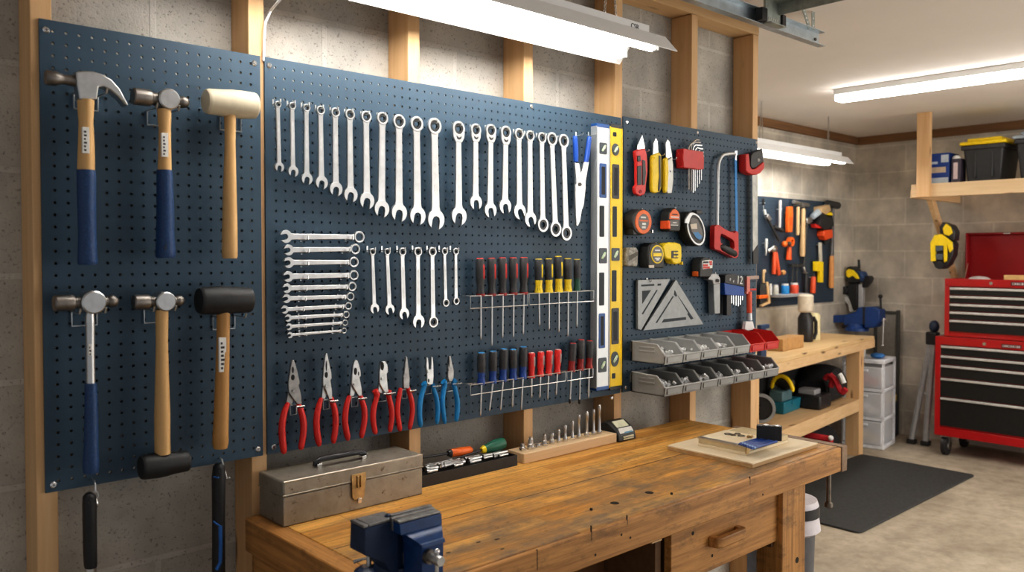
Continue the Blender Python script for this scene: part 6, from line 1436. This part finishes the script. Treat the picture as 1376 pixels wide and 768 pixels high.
# things on the lower shelf
VB = lambda b: b.xf(Rm)
X7 = zc(1010, 470, .19531)
zs2 = zsf+.018
def SH(x, y, l): return fhit(*X7(x, y), l)
def loc(x, l): return SH(x, 400, l)[0]
def mb(x0, x1, y0, y1, z0, z1): return B().box(x0, x1, y0, y1, z0, z1).xf(Rm)
inv = Rm.inverted()
def LZ(x, y, z=None): return inv @ PZ(*X7(x, y), zs2 if z is None else z)
T = Thing('cable_reel', 'black cable reel with grey rim at the left of the rear bench shelf', 'reel', RB(-1.50, .17, zs2))
cx = -1.50; R = .085; rc = PX(*X7(62, 385), RB(cx, .17, 0).x); rl = inv @ rc; cz = zs2+R+.001; ax = V((-1, -.45, 0)).normalized(); c0 = V((cx, rl.y, cz))
T.p('rim', VB(B().ring(c0, ax, R, R*.80, .03, 30)), M('grey_rim', (.30, .31, .31), .5))
T.p('disc', VB(B().lathe(c0-ax*.012, c0+ax*.008, [(0, R*.8), (1, R*.8)], 26)), black)
T.p('hub', VB(B().lathe(c0, c0+ax*.03, [(0, R*.3), (1, R*.22)], 16)), blackp)
qn, qr, ql = LZ(225, 447), LZ(352, 405), LZ(132, 440)
T = Thing('tool_case', 'teal plastic case with a grey lid on the rear bench shelf', 'case', RB(qn.x+.1, qn.y+.08, zs2))
tl_m = M('teal_plastic', (.015, .17, .24), .4)
xa_, xb_, ya_, yb2_ = qn.x, max(qr.x, qn.x+.16), max(.04, qn.y), max(qn.y+.10, ql.y)
hc_ = 85*.19531*mpp(RB(xa_, ya_, zs2))
print('case', xa_, xb_, ya_, yb2_, hc_)
T.p('case_body', VB(B().hull8([(xa_+.008, ya_+.006, zs2+.0005), (xb_-.008, ya_+.006, zs2+.0005), (xb_-.008, yb2_-.006, zs2+.0005), (xa_+.008, yb2_-.006, zs2+.0005), (xa_, ya_, zs2+hc_), (xb_, ya_, zs2+hc_), (xb_, yb2_, zs2+hc_), (xa_, yb2_, zs2+hc_)])), tl_m, bev=.006)
zl_ = zs2+hc_+.065
T.p('case_lid', mb(xa_+.0, xa_+(xb_-xa_)*.55, ya_+.01, yb2_, zs2+hc_+.0005, zl_), M('grey_teal_lid', (.09, .17, .19), .5), bev=.008)
T.p('case_latch', mb((xa_+xb_)/2-.02, (xa_+xb_)/2+.02, ya_-.006, ya_-.0005, zs2+.05, zs2+hc_-.005), tl_m, bev=.002)
xw_ = RB(xa_+.06, (ya_+yb2_)/2, 0).x
def SW(x, y, xx=None): return PX(*X7(x, y), xw_ if xx is None else xx)
T = Thing('hand_tool', 'black tool with an arched yellow handle lying on top of the teal case', 'tool', RB(xa_+.06, (ya_+yb2_)/2, zl_))
ha = smooth_pts([(140,282),(144,230),(168,192),(205,178),(245,198),(272,238),(288,290)], 3)
T.p('arched_handle', B().tube([V((SW(x, y).x, SW(x, y).y, max(zl_+.012, SW(x, y).z))) for x, y in ha], .013, 10), yellowp)
q = SW(210, 250); T.p('tool_body', B().ball((q.x+.03, q.y, zl_+.046), (.03, .07, .045)), blackp)
T = Thing('power_drill_case', 'small black case with a pale grey panel beside the teal case', 'case', RB(-.80, .1, zs2))
T.p('case_body', mb(-.905, -.705, .05, .22, zs2+.0005, zs2+.09), blackp, bev=.012)
T.p('grey_panel', mb(-.895, -.79, .09, .20, zs2+.0905, zs2+.125), M('grey_panel', (.28, .28, .29), .5), bev=.006)
T = Thing('tool_bag', 'black and red fabric tool bag on the right of the rear bench shelf', 'bag', RB(-.50, .20, zs2))
fab = M('black_fabric', (.015, .015, .017), .8, 0, .3, 60, .3); redf = M('red_fabric', (.45, .02, .03), .75, 0, .2, 50, .3)
def bag_b(x0_, x1_, y0_, y1_, z0_, h_):
    b = B(); n = 11; vs, fs = [], []
    for i in range(n):
        t = i/(n-1); x = x0_+(x1_-x0_)*t; hh = h_*(.62+.38*math.sin(PI*t)**.7); w = (y1_-y0_)/2*(.86+.14*math.sin(PI*t))
        for k in range(14):
            a = 2*PI*k/14
            vs.append((x, (y0_+y1_)/2+w*max(-1, min(1, 1.25*math.cos(a))), z0_+.001+hh*(.5+.5*max(-1, min(1, 1.12*math.sin(a))))))
    for i in range(n-1):
        for k in range(14): fs.append((i*14+k, i*14+(k+1) % 14, (i+1)*14+(k+1) % 14, (i+1)*14+k))
    fs += [tuple(range(14)), tuple((n-1)*14+k for k in range(14))]
    return b.add(vs, fs)
T.p('bag_body', VB(bag_b(-.675, -.325, .06, .30, zs2, .24)), fab)
xq_ = RB(-.70, .14, 0).x
def ribbon(T, name, pts, r, m, xx): T.p(name, B().tube([SW(x, y, xx) for x, y in smooth_pts(pts, 3)], r, 8), m)
ribbon(T, 'red_panel', [(505,200),(525,178),(552,200),(545,255)], .018, redf, xq_+.01)
ribbon(T, 'red_panel', [(540,170),(575,205),(600,260),(625,290),(650,268)], .018, redf, xq_)
ribbon(T, 'white_flap', [(605,165),(620,190),(635,228)], .017, whitep, xq_-.01)
ribbon(T, 'strap', [(490,210),(515,260),(510,320)], .008, fab, xq_+.02)
solo('black_holdall', 'large black holdall behind the teal case on the rear bench shelf', 'bag', VB(bag_b(-1.45, -.325, .315, .41, zs2, .31)), fab)
# wooden slats and long boxes hanging under the top
T = Thing('level_box', 'long dark box lying on top of the gear under the rear bench top', 'box', RB(-.9, .24, zs2+.30))
T.p('box_body', mb(-1.15, -.45, .20, .27, zs2+.255, zs2+.30), M('dark_grey_box', (.07, .07, .075), .5), bev=.004)
T.p('box_lid', mb(-1.16, -.44, .195, .275, zs2+.3005, zs2+.315), M('tan_strip', (.40, .28, .15), .6), bev=.003)
solo('storage_crate', 'black crate standing on the floor at the back under the rear bench', 'crate', VB(B().box(-1.15, -.33, .325, .41, .001, .29)), M('black_crate', (.02, .02, .022), .6), bev=.01)
# floor under the bench
T = Thing('tool_bag', 'red and black bag on the floor under the rear bench', 'bag', RB(-.62, .2, 0))
T.p('bag_body', VB(bag_b(-1.05, -.36, .10, .31, 0, .26)), fab)
xf_ = RB(-1.06, .16, 0).x
T.p('red_panel', B().tube([V((xf_, SW(x, y, xf_).y, min(.26, SW(x, y, xf_).z))) for x, y in smooth_pts([(375,578),(430,585),(480,560),(530,545),(550,570),(548,600)], 3)], .024, 8), redf)
q = SW(545, 605, xf_-.02); T.p('buckle', B().ball((q.x, q.y, max(.03, q.z)), .016), whitep)

# ================================================================== plastic drawer tower
clearp = M('frosted_plastic', (.88, .89, .92), .35, 0, .05, 10, alpha=.5)
wfr = M('white_tower_plastic', (.72, .73, .76), .4)
pA, pB_ = PZ(1158, 604, 0), PZ(1190, 597, 0)
tx0, tx1 = pA.x+.02, pA.x+.30; 
pc_ = PZ(1172, 604, 0)
ttop = None
cx, cy = pc_.x+.16, pc_.y+.10
rot = math.radians(8)
Tm = Matrix.Translation((cx, cy, 0)) @ Matrix.Rotation(rot, 4, 'Z')
hw_ = .145
ztop = PX(1175, 482, cx-.1).z
print('tower', cx, cy, ztop)
T = Thing('drawer_tower', 'white plastic drawer tower with three clear drawers beside the rear bench', 'drawer unit', (cx, cy, 0))
TB = lambda b: b.xf(Tm)
hs = (ztop-.02)/3
for nm_, z0_, z1_ in (('base_panel', .001, .03), ('top_panel', ztop-.03, ztop), ('divider_panel', hs-.005, hs+.02), ('divider_panel', 2*hs-.005, 2*hs+.02)): T.p(nm_, TB(B().box(-hw_, hw_, -hw_, hw_, z0_, z1_)), wfr, bev=.006)
for (sx_, sy_) in ((-1, 1), (1, 1), (1, -1), (-1, -1)):
    T.p('corner_post', TB(B().box(sx_*hw_-.008*(1 if sx_ > 0 else -1)-.008, sx_*hw_-.008*(1 if sx_ > 0 else -1)+.008, sy_*(hw_-.009)-.008, sy_*(hw_-.009)+.008, .03, ztop-.03)), wfr)
cont = [M('drawer_red_stuff', (.45, .12, .08), .6), M('drawer_white_stuff', (.62, .60, .58), .6), M('drawer_tan_stuff', (.50, .36, .18), .6)]
for i in range(3):
    za, zb_ = i*hs+(.03 if i == 0 else .02), (i+1)*hs-.006-(.025 if i == 2 else 0)
    d_ = T.p('drawer', TB(B().box(-hw_-.012, hw_-.02, -hw_+.012, hw_-.012, za+.004, zb_-.004)), clearp, bev=.006, label='clear frosted drawer')
    T.p('drawer_pull', TB(B().box(-hw_-.022, -hw_-.012, -.04, .04, zb_-.035, zb_-.02)), wfr, d_, .002)
    T.p('contents', TB(B().ball((-hw_+.05, .02, za+.055), (.045, .07, .045), 10, 7).ball((-hw_+.04, -.05, za+.04), (.035, .05, .03), 9, 6)), cont[2-i], d_, label='things seen through the clear drawer')
T = Thing('jar', 'small white jar standing on the drawer tower', 'jar', Tm @ V((-.06, .05, ztop)))
T.p('jar_body', TB(B().cyl((-.06, .05, ztop+.0005), (-.06, .05, ztop+.085), .042)), whitep, bev=.003)
T.p('jar_lid', TB(B().cyl((-.06, .05, ztop+.085), (-.06, .05, ztop+.105), .04)), M('jar_lid_grey', (.5, .5, .48), .5), bev=.003)
solo('blue_cloth', 'small blue cloth lying on the drawer tower', 'cloth', TB(B().ball((-.06, -.075, ztop+.02), (.05, .05, .019), 12, 8)), M('blue_cloth', (.04, .16, .40), .8))

# dark frame and bin behind the tower
fxp = XB-.06
a_, b_ = PX(1177, 415, fxp), PX(1207, 415, fxp); zt_f = a_.z; 
zb_f = PX(1190, 585, fxp).z
T = Thing('wire_cage', 'tall grey metal frame leaning by the back wall behind the drawer tower', 'frame', ((fxp), (a_.y+b_.y)/2, 0))
b = B()
y0_, y1_ = b_.y, a_.y
dgf = M('dark_grey_frame', (.12, .12, .11), .5, .4)
for yy in (y0_, y1_): T.p('upright', B().box(fxp-.012, fxp+.012, yy-.012, yy+.012, .001, zt_f), dgf, bev=.002)
for zz in (.06, .55, zt_f-.02): T.p('crossbar', B().box(fxp-.0115, fxp+.0115, y0_+.012, y1_-.012, zz-.010, zz+.010), dgf, bev=.002)
T.p('mesh_panel', B().box(fxp+.001, fxp+.003, y0_+.012, y1_-.012, .07, zt_f-.03), M('grey_mesh_panel', (.32, .30, .26), .6, 0, .1, 40))
c_ = PX(1204, 480, fxp-.10); d_ = PX(1192, 480, fxp-.1)
zt2_ = PX(1200, 540, fxp-.12).z
T = Thing('storage_bin', 'dark blue bin with a yellow clip behind the drawer tower', 'bin', (fxp-.14, (c_.y+d_.y)/2, 0))
T.p('bin_body', B().box(fxp-.20, fxp-.05, c_.y, d_.y+.06, .001, zt2_), M('dark_navy_bin', (.015, .025, .05), .5), bev=.01)
T.p('yellow_clip', B().box(fxp-.215, fxp-.1995, c_.y+.012, d_.y-.0, zt2_-.02, zt2_+.07).box(fxp-.215, fxp-.05, c_.y+.012, c_.y+.035, zt2_+.0005, zt2_+.05), yellowp, bev=.004)

# ================================================================== right: folding stand, tool chest, shelf
alum2 = M('stand_aluminium', (.46, .47, .47), .45, .5)
def Sx(x, y): return (1196+x*.4423, 300+y*.4423)
pf1, pf2 = PZ(*Sx(66, 668), 0), PZ(*Sx(108, 674), 0)
top_x = 6.25
pt1 = PX(*Sx(126, 350), top_x); pt2 = PX(*Sx(134, 340), top_x)
T = Thing('folding_stand', 'folded grey aluminium work stand leaning beside the red tool chest', 'stand', (top_x, pf1.y, 0))
for (f_, t_) in ((pf1, pt1), (pf2, pt2)):
    T.p('leg', B().tube([f_+V((0, 0, .03)), t_], .022, 8), alum2); T.p('foot', B().box(f_.x-.03, f_.x+.03, f_.y-.028, f_.y+.028, .001, .035), blackp, bev=.006)
T.p('hinge_block', B().box(top_x-.035, top_x+.035, min(pt1.y, pt2.y)-.03, max(pt1.y, pt2.y)+.03, pt1.z-.04, pt1.z+.05), blackp, bev=.008)
T.p('hinge_cap', B().ball((top_x, pt2.y, pt1.z+.09), (.03, .035, .045)), M('navy_cap', (.03, .05, .09), .5))
T.p('crossbar', B().tube([pf1.lerp(pt1, .5), pf2.lerp(pt2, .45)], .010, 8), alum2)

# tool chest
redm = M('tool_chest_red', (.42, .010, .012), .3, 0, .06, 8, coat=.4)
drk = M('drawer_black', (.014, .014, .014), .45, 0, .2, 30)
trim_s = M('drawer_trim_silver', (.70, .69, .67), .35, .4)
XF = 5.95
yL = PX(1256, 520, XF).y; yLt = PX(1269, 400, XF).y; yR = yL-.95
zc0, zc1 = PX(1254, 583, XF).z, PX(1258, 451, XF).z
zt0, zt1 = zc1+.004, PX(1270, 374, XF).z
print('chest', yL, yLt, zc0, zc1, zt1)
T = Thing('tool_chest', 'red rolling tool cabinet with black drawers on castors', 'tool cabinet', (XF+.2, (yL+yR)/2, 0))
T.p('cabinet_body', B().box(XF+.012, XB-.06, yR, yL, zc0, zc1), redm, bev=.004)
T.p('base_skirt', B().box(XF, XF+.012, yR, yL, zc0, zc0+.055), redm, bev=.002)
T.p('top_strip', B().box(XF, XF+.012, yR, yL, zc1-.055, zc1), redm, bev=.002)
T.p('side_strip', B().box(XF, XF+.012, yL-.035, yL, zc0+.055, zc1-.055), redm, bev=.002)
def Sz(y, x=200): 
    u, v = Sx(x, y); return v
def drawers(T, x, y0, y1, zs_, hname):
    for i in range(len(zs_)-1):
        za, zb_ = zs_[i], zs_[i+1]
        d_ = T.p('drawer', B().box(x, x+.011, y0, y1, zb_+.003, za-.002), drk, bev=.001)
        T.p('drawer_handle', B().box(x-.012, x, y0+.002, y1-.002, za-.020, za-.004), trim_s, d_, .003, label='full-width silver pull')
zr_ = lambda yv: PX(*Sx(155, yv), XF).z
drawers(T, XF+.001, yR+.03, yL-.037, [zr_(368), zr_(398), zr_(427), zr_(466), zr_(525), zr_(614)], 'h')
p = PX(*Sx(287, 366), XF); 
zlk = zc1-.03
T.p('lock', B().cyl((XF-.004, PX(*Sx(287, 362), XF).y, zlk), (XF, PX(*Sx(287, 362), XF).y, zlk), .011), chrome)
yb0, yb1 = PX(*Sx(338, 372), XF).y, PX(*Sx(400, 380), XF).y
def badge(T, z, ya, yb_, x):
    g = T.p('badge', B().box(x-.003, x, yb_, ya, z-.012, z+.012), M('badge_dark', (.10, .02, .02), .4), bev=.001)
    b = B(); n = 9
    for i in range(n):
        y = ya-(ya-yb_)*(.06+.9*i/n); w = (ya-yb_)/n*.62
        b.box(x-.0036, x-.0028, y-w, y, z-.007, z+.007) if i % 3 else b.box(x-.0036, x-.0028, y-w, y, z-.007, z-.003).box(x-.0036, x-.0028, y-w, y, z+.003, z+.007).box(x-.0036, x-.0028, y-w*.25, y, z-.007, z+.007)
    T.p('badge_lettering', b, M('badge_pale', (.55, .5, .5), .4), g, label='pale raised lettering')
badge(T, zlk-.004, yb0, yb1, XF)
for yv in (yL-.06, yR+.06):
    for xv in (XF+.05, XB-.11):
        wz = .065
        w_ = T.p('castor', B().lathe((xv, yv-.018, wz), (xv, yv+.018, wz), [(0, .05), (.1, wz-.001), (.9, wz-.001), (1, .05)], 24), black)
        T.p('castor_hub', B().cyl((xv, yv-.021, wz), (xv, yv+.021, wz), .026), chrome, w_)
        T.p('castor_fork', B().box(xv-.02, xv+.02, yv-.028, yv-.0215, wz-.02, zc0).box(xv-.02, xv+.02, yv+.0215, yv+.028, wz-.02, zc0).box(xv-.03, xv+.03, yv-.028, yv+.028, zc0-.012, zc0-.0005), chrome, w_)
T = Thing('top_chest', 'red top tool chest with raised lid standing on the rolling cabinet', 'tool chest', (XF+.2, (yLt+yR)/2, zt0))
X2f = XF+.004
T.p('chest_body', B().box(X2f+.012, XB-.08, yR+.02, yLt, zt0, zt1-.03).box(X2f+.012, X2f+.02, yR+.02, yLt, zt1-.03, zt1).box(X2f+.02, XB-.08, yLt-.012, yLt, zt1-.03, zt1), redm, bev=.003)
zr2 = lambda yv: PX(*Sx(180, yv), X2f).z
T.p('face_frame', B().box(X2f, X2f+.012, yR+.02, yLt, zr2(190), zt1).box(X2f, X2f+.012, yLt-.03, yLt, zt0, zr2(190)).box(X2f, X2f+.012, yR+.02, yLt-.03, zt0, zt0+.012), redm, bev=.002)
drawers(T, X2f+.001, yR+.04, yLt-.032, [zr2(192), zr2(217), zr2(241), zr2(265), zr2(290), zr2(328)], 'h')
zlk = (zr2(190)+zt1)/2
T.p('lock', B().cyl((X2f-.004, PX(*Sx(307, 180), X2f).y, zlk), (X2f, PX(*Sx(307, 180), X2f).y, zlk), .011), chrome)
badge(T, zlk, PX(*Sx(367, 184), X2f).y, PX(*Sx(440, 190), X2f).y, X2f)
# lid
xl = XB-.075
la, lb = PX(1300, 370, xl), PX(1299, 313, xl)
lid = T.p('lid', B().box(xl-.004, xl+.006, yR+.02, la.y, zt1-.02, lb.z).box(xl-.05, xl-.004, la.y-.01, la.y, zt1-.02, lb.z).box(xl-.05, xl-.004, yR+.02, la.y-.01, lb.z-.012, lb.z), M('lid_inner_red', (.28, .006, .010), .35, 0, .06, 8), bev=.003, label='raised lid, inside facing out')
T.p('lid_stay', B().tube([(xl-.03, la.y-.012, zt1+.10), (xl-.10, la.y-.012, zt1-.02)], .004, 6), chrome, lid)
T.p('lid_catch', B().box(xl-.053, xl-.048, PX(1356, 318, xl).y-.02, PX(1356, 318, xl).y+.02, lb.z-.012, lb.z-.002), steel, lid, .001)
p = PX(1316, 367, X2f+.12)
solo('glove', 'white rag lying in the open top of the red chest', 'rag', B().ball((X2f+.12, p.y, zt1-.004), (.05, .07, .022), 12, 8), M('white_rag', (.6, .58, .58), .8))
p = PX(1362, 366, X2f+.06)
solo('wood_offcut', 'pale wooden offcut lying in the open top of the red chest', 'wood', B().box(X2f+.05, X2f+.10, p.y-.14, p.y+.055, zt1-.029, zt1+.030), M('offcut', (.72, .48, .20), .6), bev=.003)

# shelf
XS = 5.63
yS0, zS0 = PX(1224, 265, XS).y, PX(1240, 265, XS).z; zS1 = PX(1240, 247, XS).z
pinep = wood('pine_pale', (.66, .47, .27), (.78, .58, .36), 'y', .6, 1)
T = Thing('wall_shelf', 'pine shelf with a hanging post and brace on the back wall', 'shelf', (XS+.3, yS0-.6, zS0))
T.p('front_beam', B().box(XS, XS+.036, -1.0, yS0, zS0, zS1), pinep, bev=.002)
T.p('shelf_board', B().box(XS+.037, XB-.001, -1.0, yS0-.03, zS1-.03, zS1-.006), pinep, bev=.001)
T.p('end_beam', B().box(XS+.037, XB-.001, yS0-.02, yS0+.018, zS0, zS1-.031), pinex)
pa, pb_ = PX(1231.6, 200, XS-.037), PX(1249.4, 200, XS-.037)
T.p('hanging_post', B().box(XS-.037, XS-.001, pb_.y, pa.y, zS0, ZC-.001), pine, bev=.002)
yb3 = .545; xt_ = 5.93; zw_ = 1.20
T.p('brace', B().hull8([(XB-.05, yb3-.018, zw_), (XB-.002, yb3-.018, zw_+.0), (XB-.002, yb3+.018, zw_), (XB-.05, yb3+.018, zw_),
     (xt_, yb3-.018, zS0-.0005), (xt_+.07, yb3-.018, zS0-.0005), (xt_+.07, yb3+.018, zS0-.0005), (xt_, yb3+.018, zS0-.0005)]), pinex, bev=.002)
# things on the shelf
zsh = zS1-.006
Rr = zc(1176, 130, .3125)
xo = XS+.06
def onS(x, y, xx=xo): return PX(*Rr(x, y), xx)
a_, b_ = onS(228, 300), onS(318, 300); top = onS(280, 242).z
T = Thing('cardboard_box', 'blue and white printed box on the shelf beside the post', 'box', (xo+.08, (a_.y+b_.y)/2, zsh))
T.p('carton', B().box(xo, xo+.17, b_.y, a_.y, zsh+.0005, top), M('blue_carton', (.015, .055, .25), .5), bev=.002)
b = B(); 
T.p('white_panel', B().box(xo-.0006, xo+.0004, b_.y+.004, a_.y-.004, zsh+.002, zsh+(top-zsh)*.22), M('pale_blue_panel', (.50, .56, .62), .5))
T.p('picture_panel', B().box(xo-.0006, xo+.0004, b_.y+.02, a_.y-.004, zsh+(top-zsh)*.38, zsh+(top-zsh)*.56), M('cream_picture', (.58, .46, .34), .6), label='cream picture on the box')
T.p('lettering', B().box(xo-.0007, xo+.0004, b_.y+.07, a_.y-.01, zsh+(top-zsh)*.66, zsh+(top-zsh)*.74), M('pale_blue_panel', (.50, .56, .62), .5))
T.p('corner_label', B().box(xo-.0007, xo+.0004, b_.y+.004, b_.y+.05, zsh+(top-zsh)*.70, zsh+(top-zsh)*.94), M('pale_blue_panel', (.50, .56, .62), .5))
a_, b_ = onS(328, 300), onS(368, 300); top = onS(348, 252).z
T = Thing('caulk_cartridge', 'slim dark carton with white cap between the blue box and the tote', 'carton', (xo+.05, (a_.y+b_.y)/2, zsh))
T.p('carton', B().box(xo, xo+.09, b_.y, a_.y, zsh+.0005, top-.02), M('dark_carton', (.05, .04, .06), .5), bev=.002)
T.p('cap', B().ball((xo+.03, (a_.y+b_.y)/2+.008, top-.02), .026), whitep)
T.p('front_label', B().box(xo-.0006, xo+.0004, b_.y+.018, a_.y-.012, zsh+.03, top-.045), M('pink_white_label', (.62, .50, .50), .6))
def tote(label, u0, u1, utop, lidc, dep_=.34, x=xo):
    a_, b_ = onS(u0, 250, x), onS(u1, 250, x); top = onS((u0+u1)/2, utop, x).z
    lidh = .045; zt_ = top-lidh
    T = Thing('storage_tote', label, 'tote', (x+dep_/2, (a_.y+b_.y)/2, zsh), 'lidded totes on the shelf')
    T.p('tote_body', B().hull8([(x+.03, b_.y+.035, zsh+.0005), (x+dep_-.03, b_.y+.035, zsh+.0005), (x+dep_-.03, a_.y-.035, zsh+.0005), (x+.03, a_.y-.035, zsh+.0005),
        (x+.008, b_.y+.012, zt_), (x+dep_-.008, b_.y+.012, zt_), (x+dep_-.008, a_.y-.012, zt_), (x+.008, a_.y-.012, zt_)]), M('charcoal_tote', (.035, .036, .038), .45), bev=.012, seg=3)
    T.p('rim', B().box(x, x+dep_, b_.y+.003, a_.y-.003, zt_-.03, zt_-.0005), M('charcoal_tote', (.035, .036, .038), .45), bev=.006)
    for f_ in (.3, .68): T.p('body_rib', B().box(x+.012, x+.03, b_.y+(a_.y-b_.y)*f_-.006, b_.y+(a_.y-b_.y)*f_+.006, zsh+.03, zt_-.03), M('charcoal_tote', (.035, .036, .038), .45), bev=.003)
    T.p('lid', B().box(x-.008, x+dep_+.008, b_.y-.004, a_.y+.004, zt_, zt_+.022).box(x+.03, x+dep_-.03, b_.y+.03, a_.y-.03, zt_+.022, top), lidc, bev=.008, label='coloured snap lid')
tote('charcoal tote with a yellow lid on the shelf', 365, 560, 172, yellowp)
tote('charcoal tote with a pale blue-grey lid at the right end of the shelf', 592, 860, 138, M('grey_blue_lid', (.36, .42, .48), .45), .36)

# yellow and black tool on the wall below the shelf
xw = 6.02
def onW(x, y): return PX(*Rr(x, y), xw)
T = Thing('work_light', 'yellow and black work tool hanging on the brace below the wall shelf', 'power tool', onW(295, 640))
def wp(name, pts, m, d0, d1, bev=.008, par=None): 
    q = [(onW(*p).y, onW(*p).z) for p in pts]; return T.p(name, B().prism(q, xw-d0, xw+d1, 'x'), m, par, bev)
bdy = wp('body', [(250,625),(270,590),(325,600),(350,630),(345,680),(325,720),(300,740),(270,735),(252,700)], blackp, .05, .049)
wp('yellow_shell', [(252,628),(270,595),(300,590),(325,608),(345,625),(347,655),(335,670),(325,640),(322,705),(310,712),(308,640),(275,640),(275,705),(254,708)], yellowp, .065, .02, .004)
wp('dark_window', [(276,640),(306,640),(306,660),(276,665)], M('window_grey', (.10, .12, .14), .3), .066, -.03, .002)
wp('dark_window', [(276,675),(306,675),(304,700),(278,700)], M('window_grey', (.10, .12, .14), .3), .066, -.03, .002)
wp('head', [(288,560),(300,538),(340,552),(355,580),(350,620),(325,605),(290,590)], blackp, .05, .049)
wp('yellow_face', [(303,565),(318,545),(338,560),(346,585),(330,598),(308,590)], yellowp, .058, .0, .004)
T.p('lens', B().cyl((xw-.07, onW(293, 722).y, onW(293, 722).z), (xw-.04, onW(293, 722).y, onW(293, 722).z), .028), blackp)

# floor mat
c1, c2, c3 = PZ(1153, 713, .008), PZ(1312, 640, .008), PZ(1157, 608, .008)
x0, x1, y0, y1 = c1.x-.02, (c2.x+c3.x)/2, (c1.y+c2.y)/2, c3.y-.02
solo('floor_mat', 'dark grey rubber mat lying on the concrete floor beyond the workbench', 'mat', B().prism(rrect(x0, x1, y0, y1, .03), .001, .011, 'z'), M('mat_rubber', (.045, .046, .046), .75, 0, .25, 60, .4), bev=.003)

# ================================================================== camera, light, look
cam = bpy.data.cameras.new('camera'); co = bpy.data.objects.new('camera', cam); C.objects.link(co)
rot = Matrix((RT, UPV, -FW)).transposed().to_4x4()
co.matrix_world = Matrix.Translation(CAM) @ rot
cam.sensor_fit = 'HORIZONTAL'; cam.sensor_width = 36; cam.lens = 36*FPX/1376; cam.shift_y = SHPX/1376
cam.clip_start = .05; cam.dof.use_dof = True; cam.dof.focus_distance = 2.25; cam.dof.aperture_fstop = 4.6
bpy.context.scene.camera = co
w = bpy.data.worlds.new('world'); bpy.context.scene.world = w; w.use_nodes = True
w.node_tree.nodes['Background'].inputs[0].default_value = (.95, .96, 1, 1); w.node_tree.nodes['Background'].inputs[1].default_value = .52
def area(name, loc, target, sx, sy, e, col=(1, .96, .90)):
    l = bpy.data.lights.new(name, 'AREA'); l.shape = 'RECTANGLE'; l.size = sx; l.size_y = sy; l.energy = e; l.color = col
    ob = bpy.data.objects.new(name, l); C.objects.link(ob); ob.location = loc
    ob.rotation_euler = (V(target)-V(loc)).to_track_quat('-Z', 'Y').to_euler(); return ob
area('added_side_fill', (4.9, -3.4, 1.2), (4.9, 1.0, 1.35), 3.4, 2.0, 88)  # unseen area light added at the open side to brighten alcove and ceiling
area('added_overhead_fill', (4.0, -1.7, 2.22), (4.2, -1.5, 0), 1.2, .3, 34)  # second fill added out of view, lifts floor and walls at the right
sc = bpy.context.scene
sc.view_settings.view_transform = 'Standard'
sc.view_settings.look = 'Medium High Contrast'
sc.view_settings.exposure = -.5
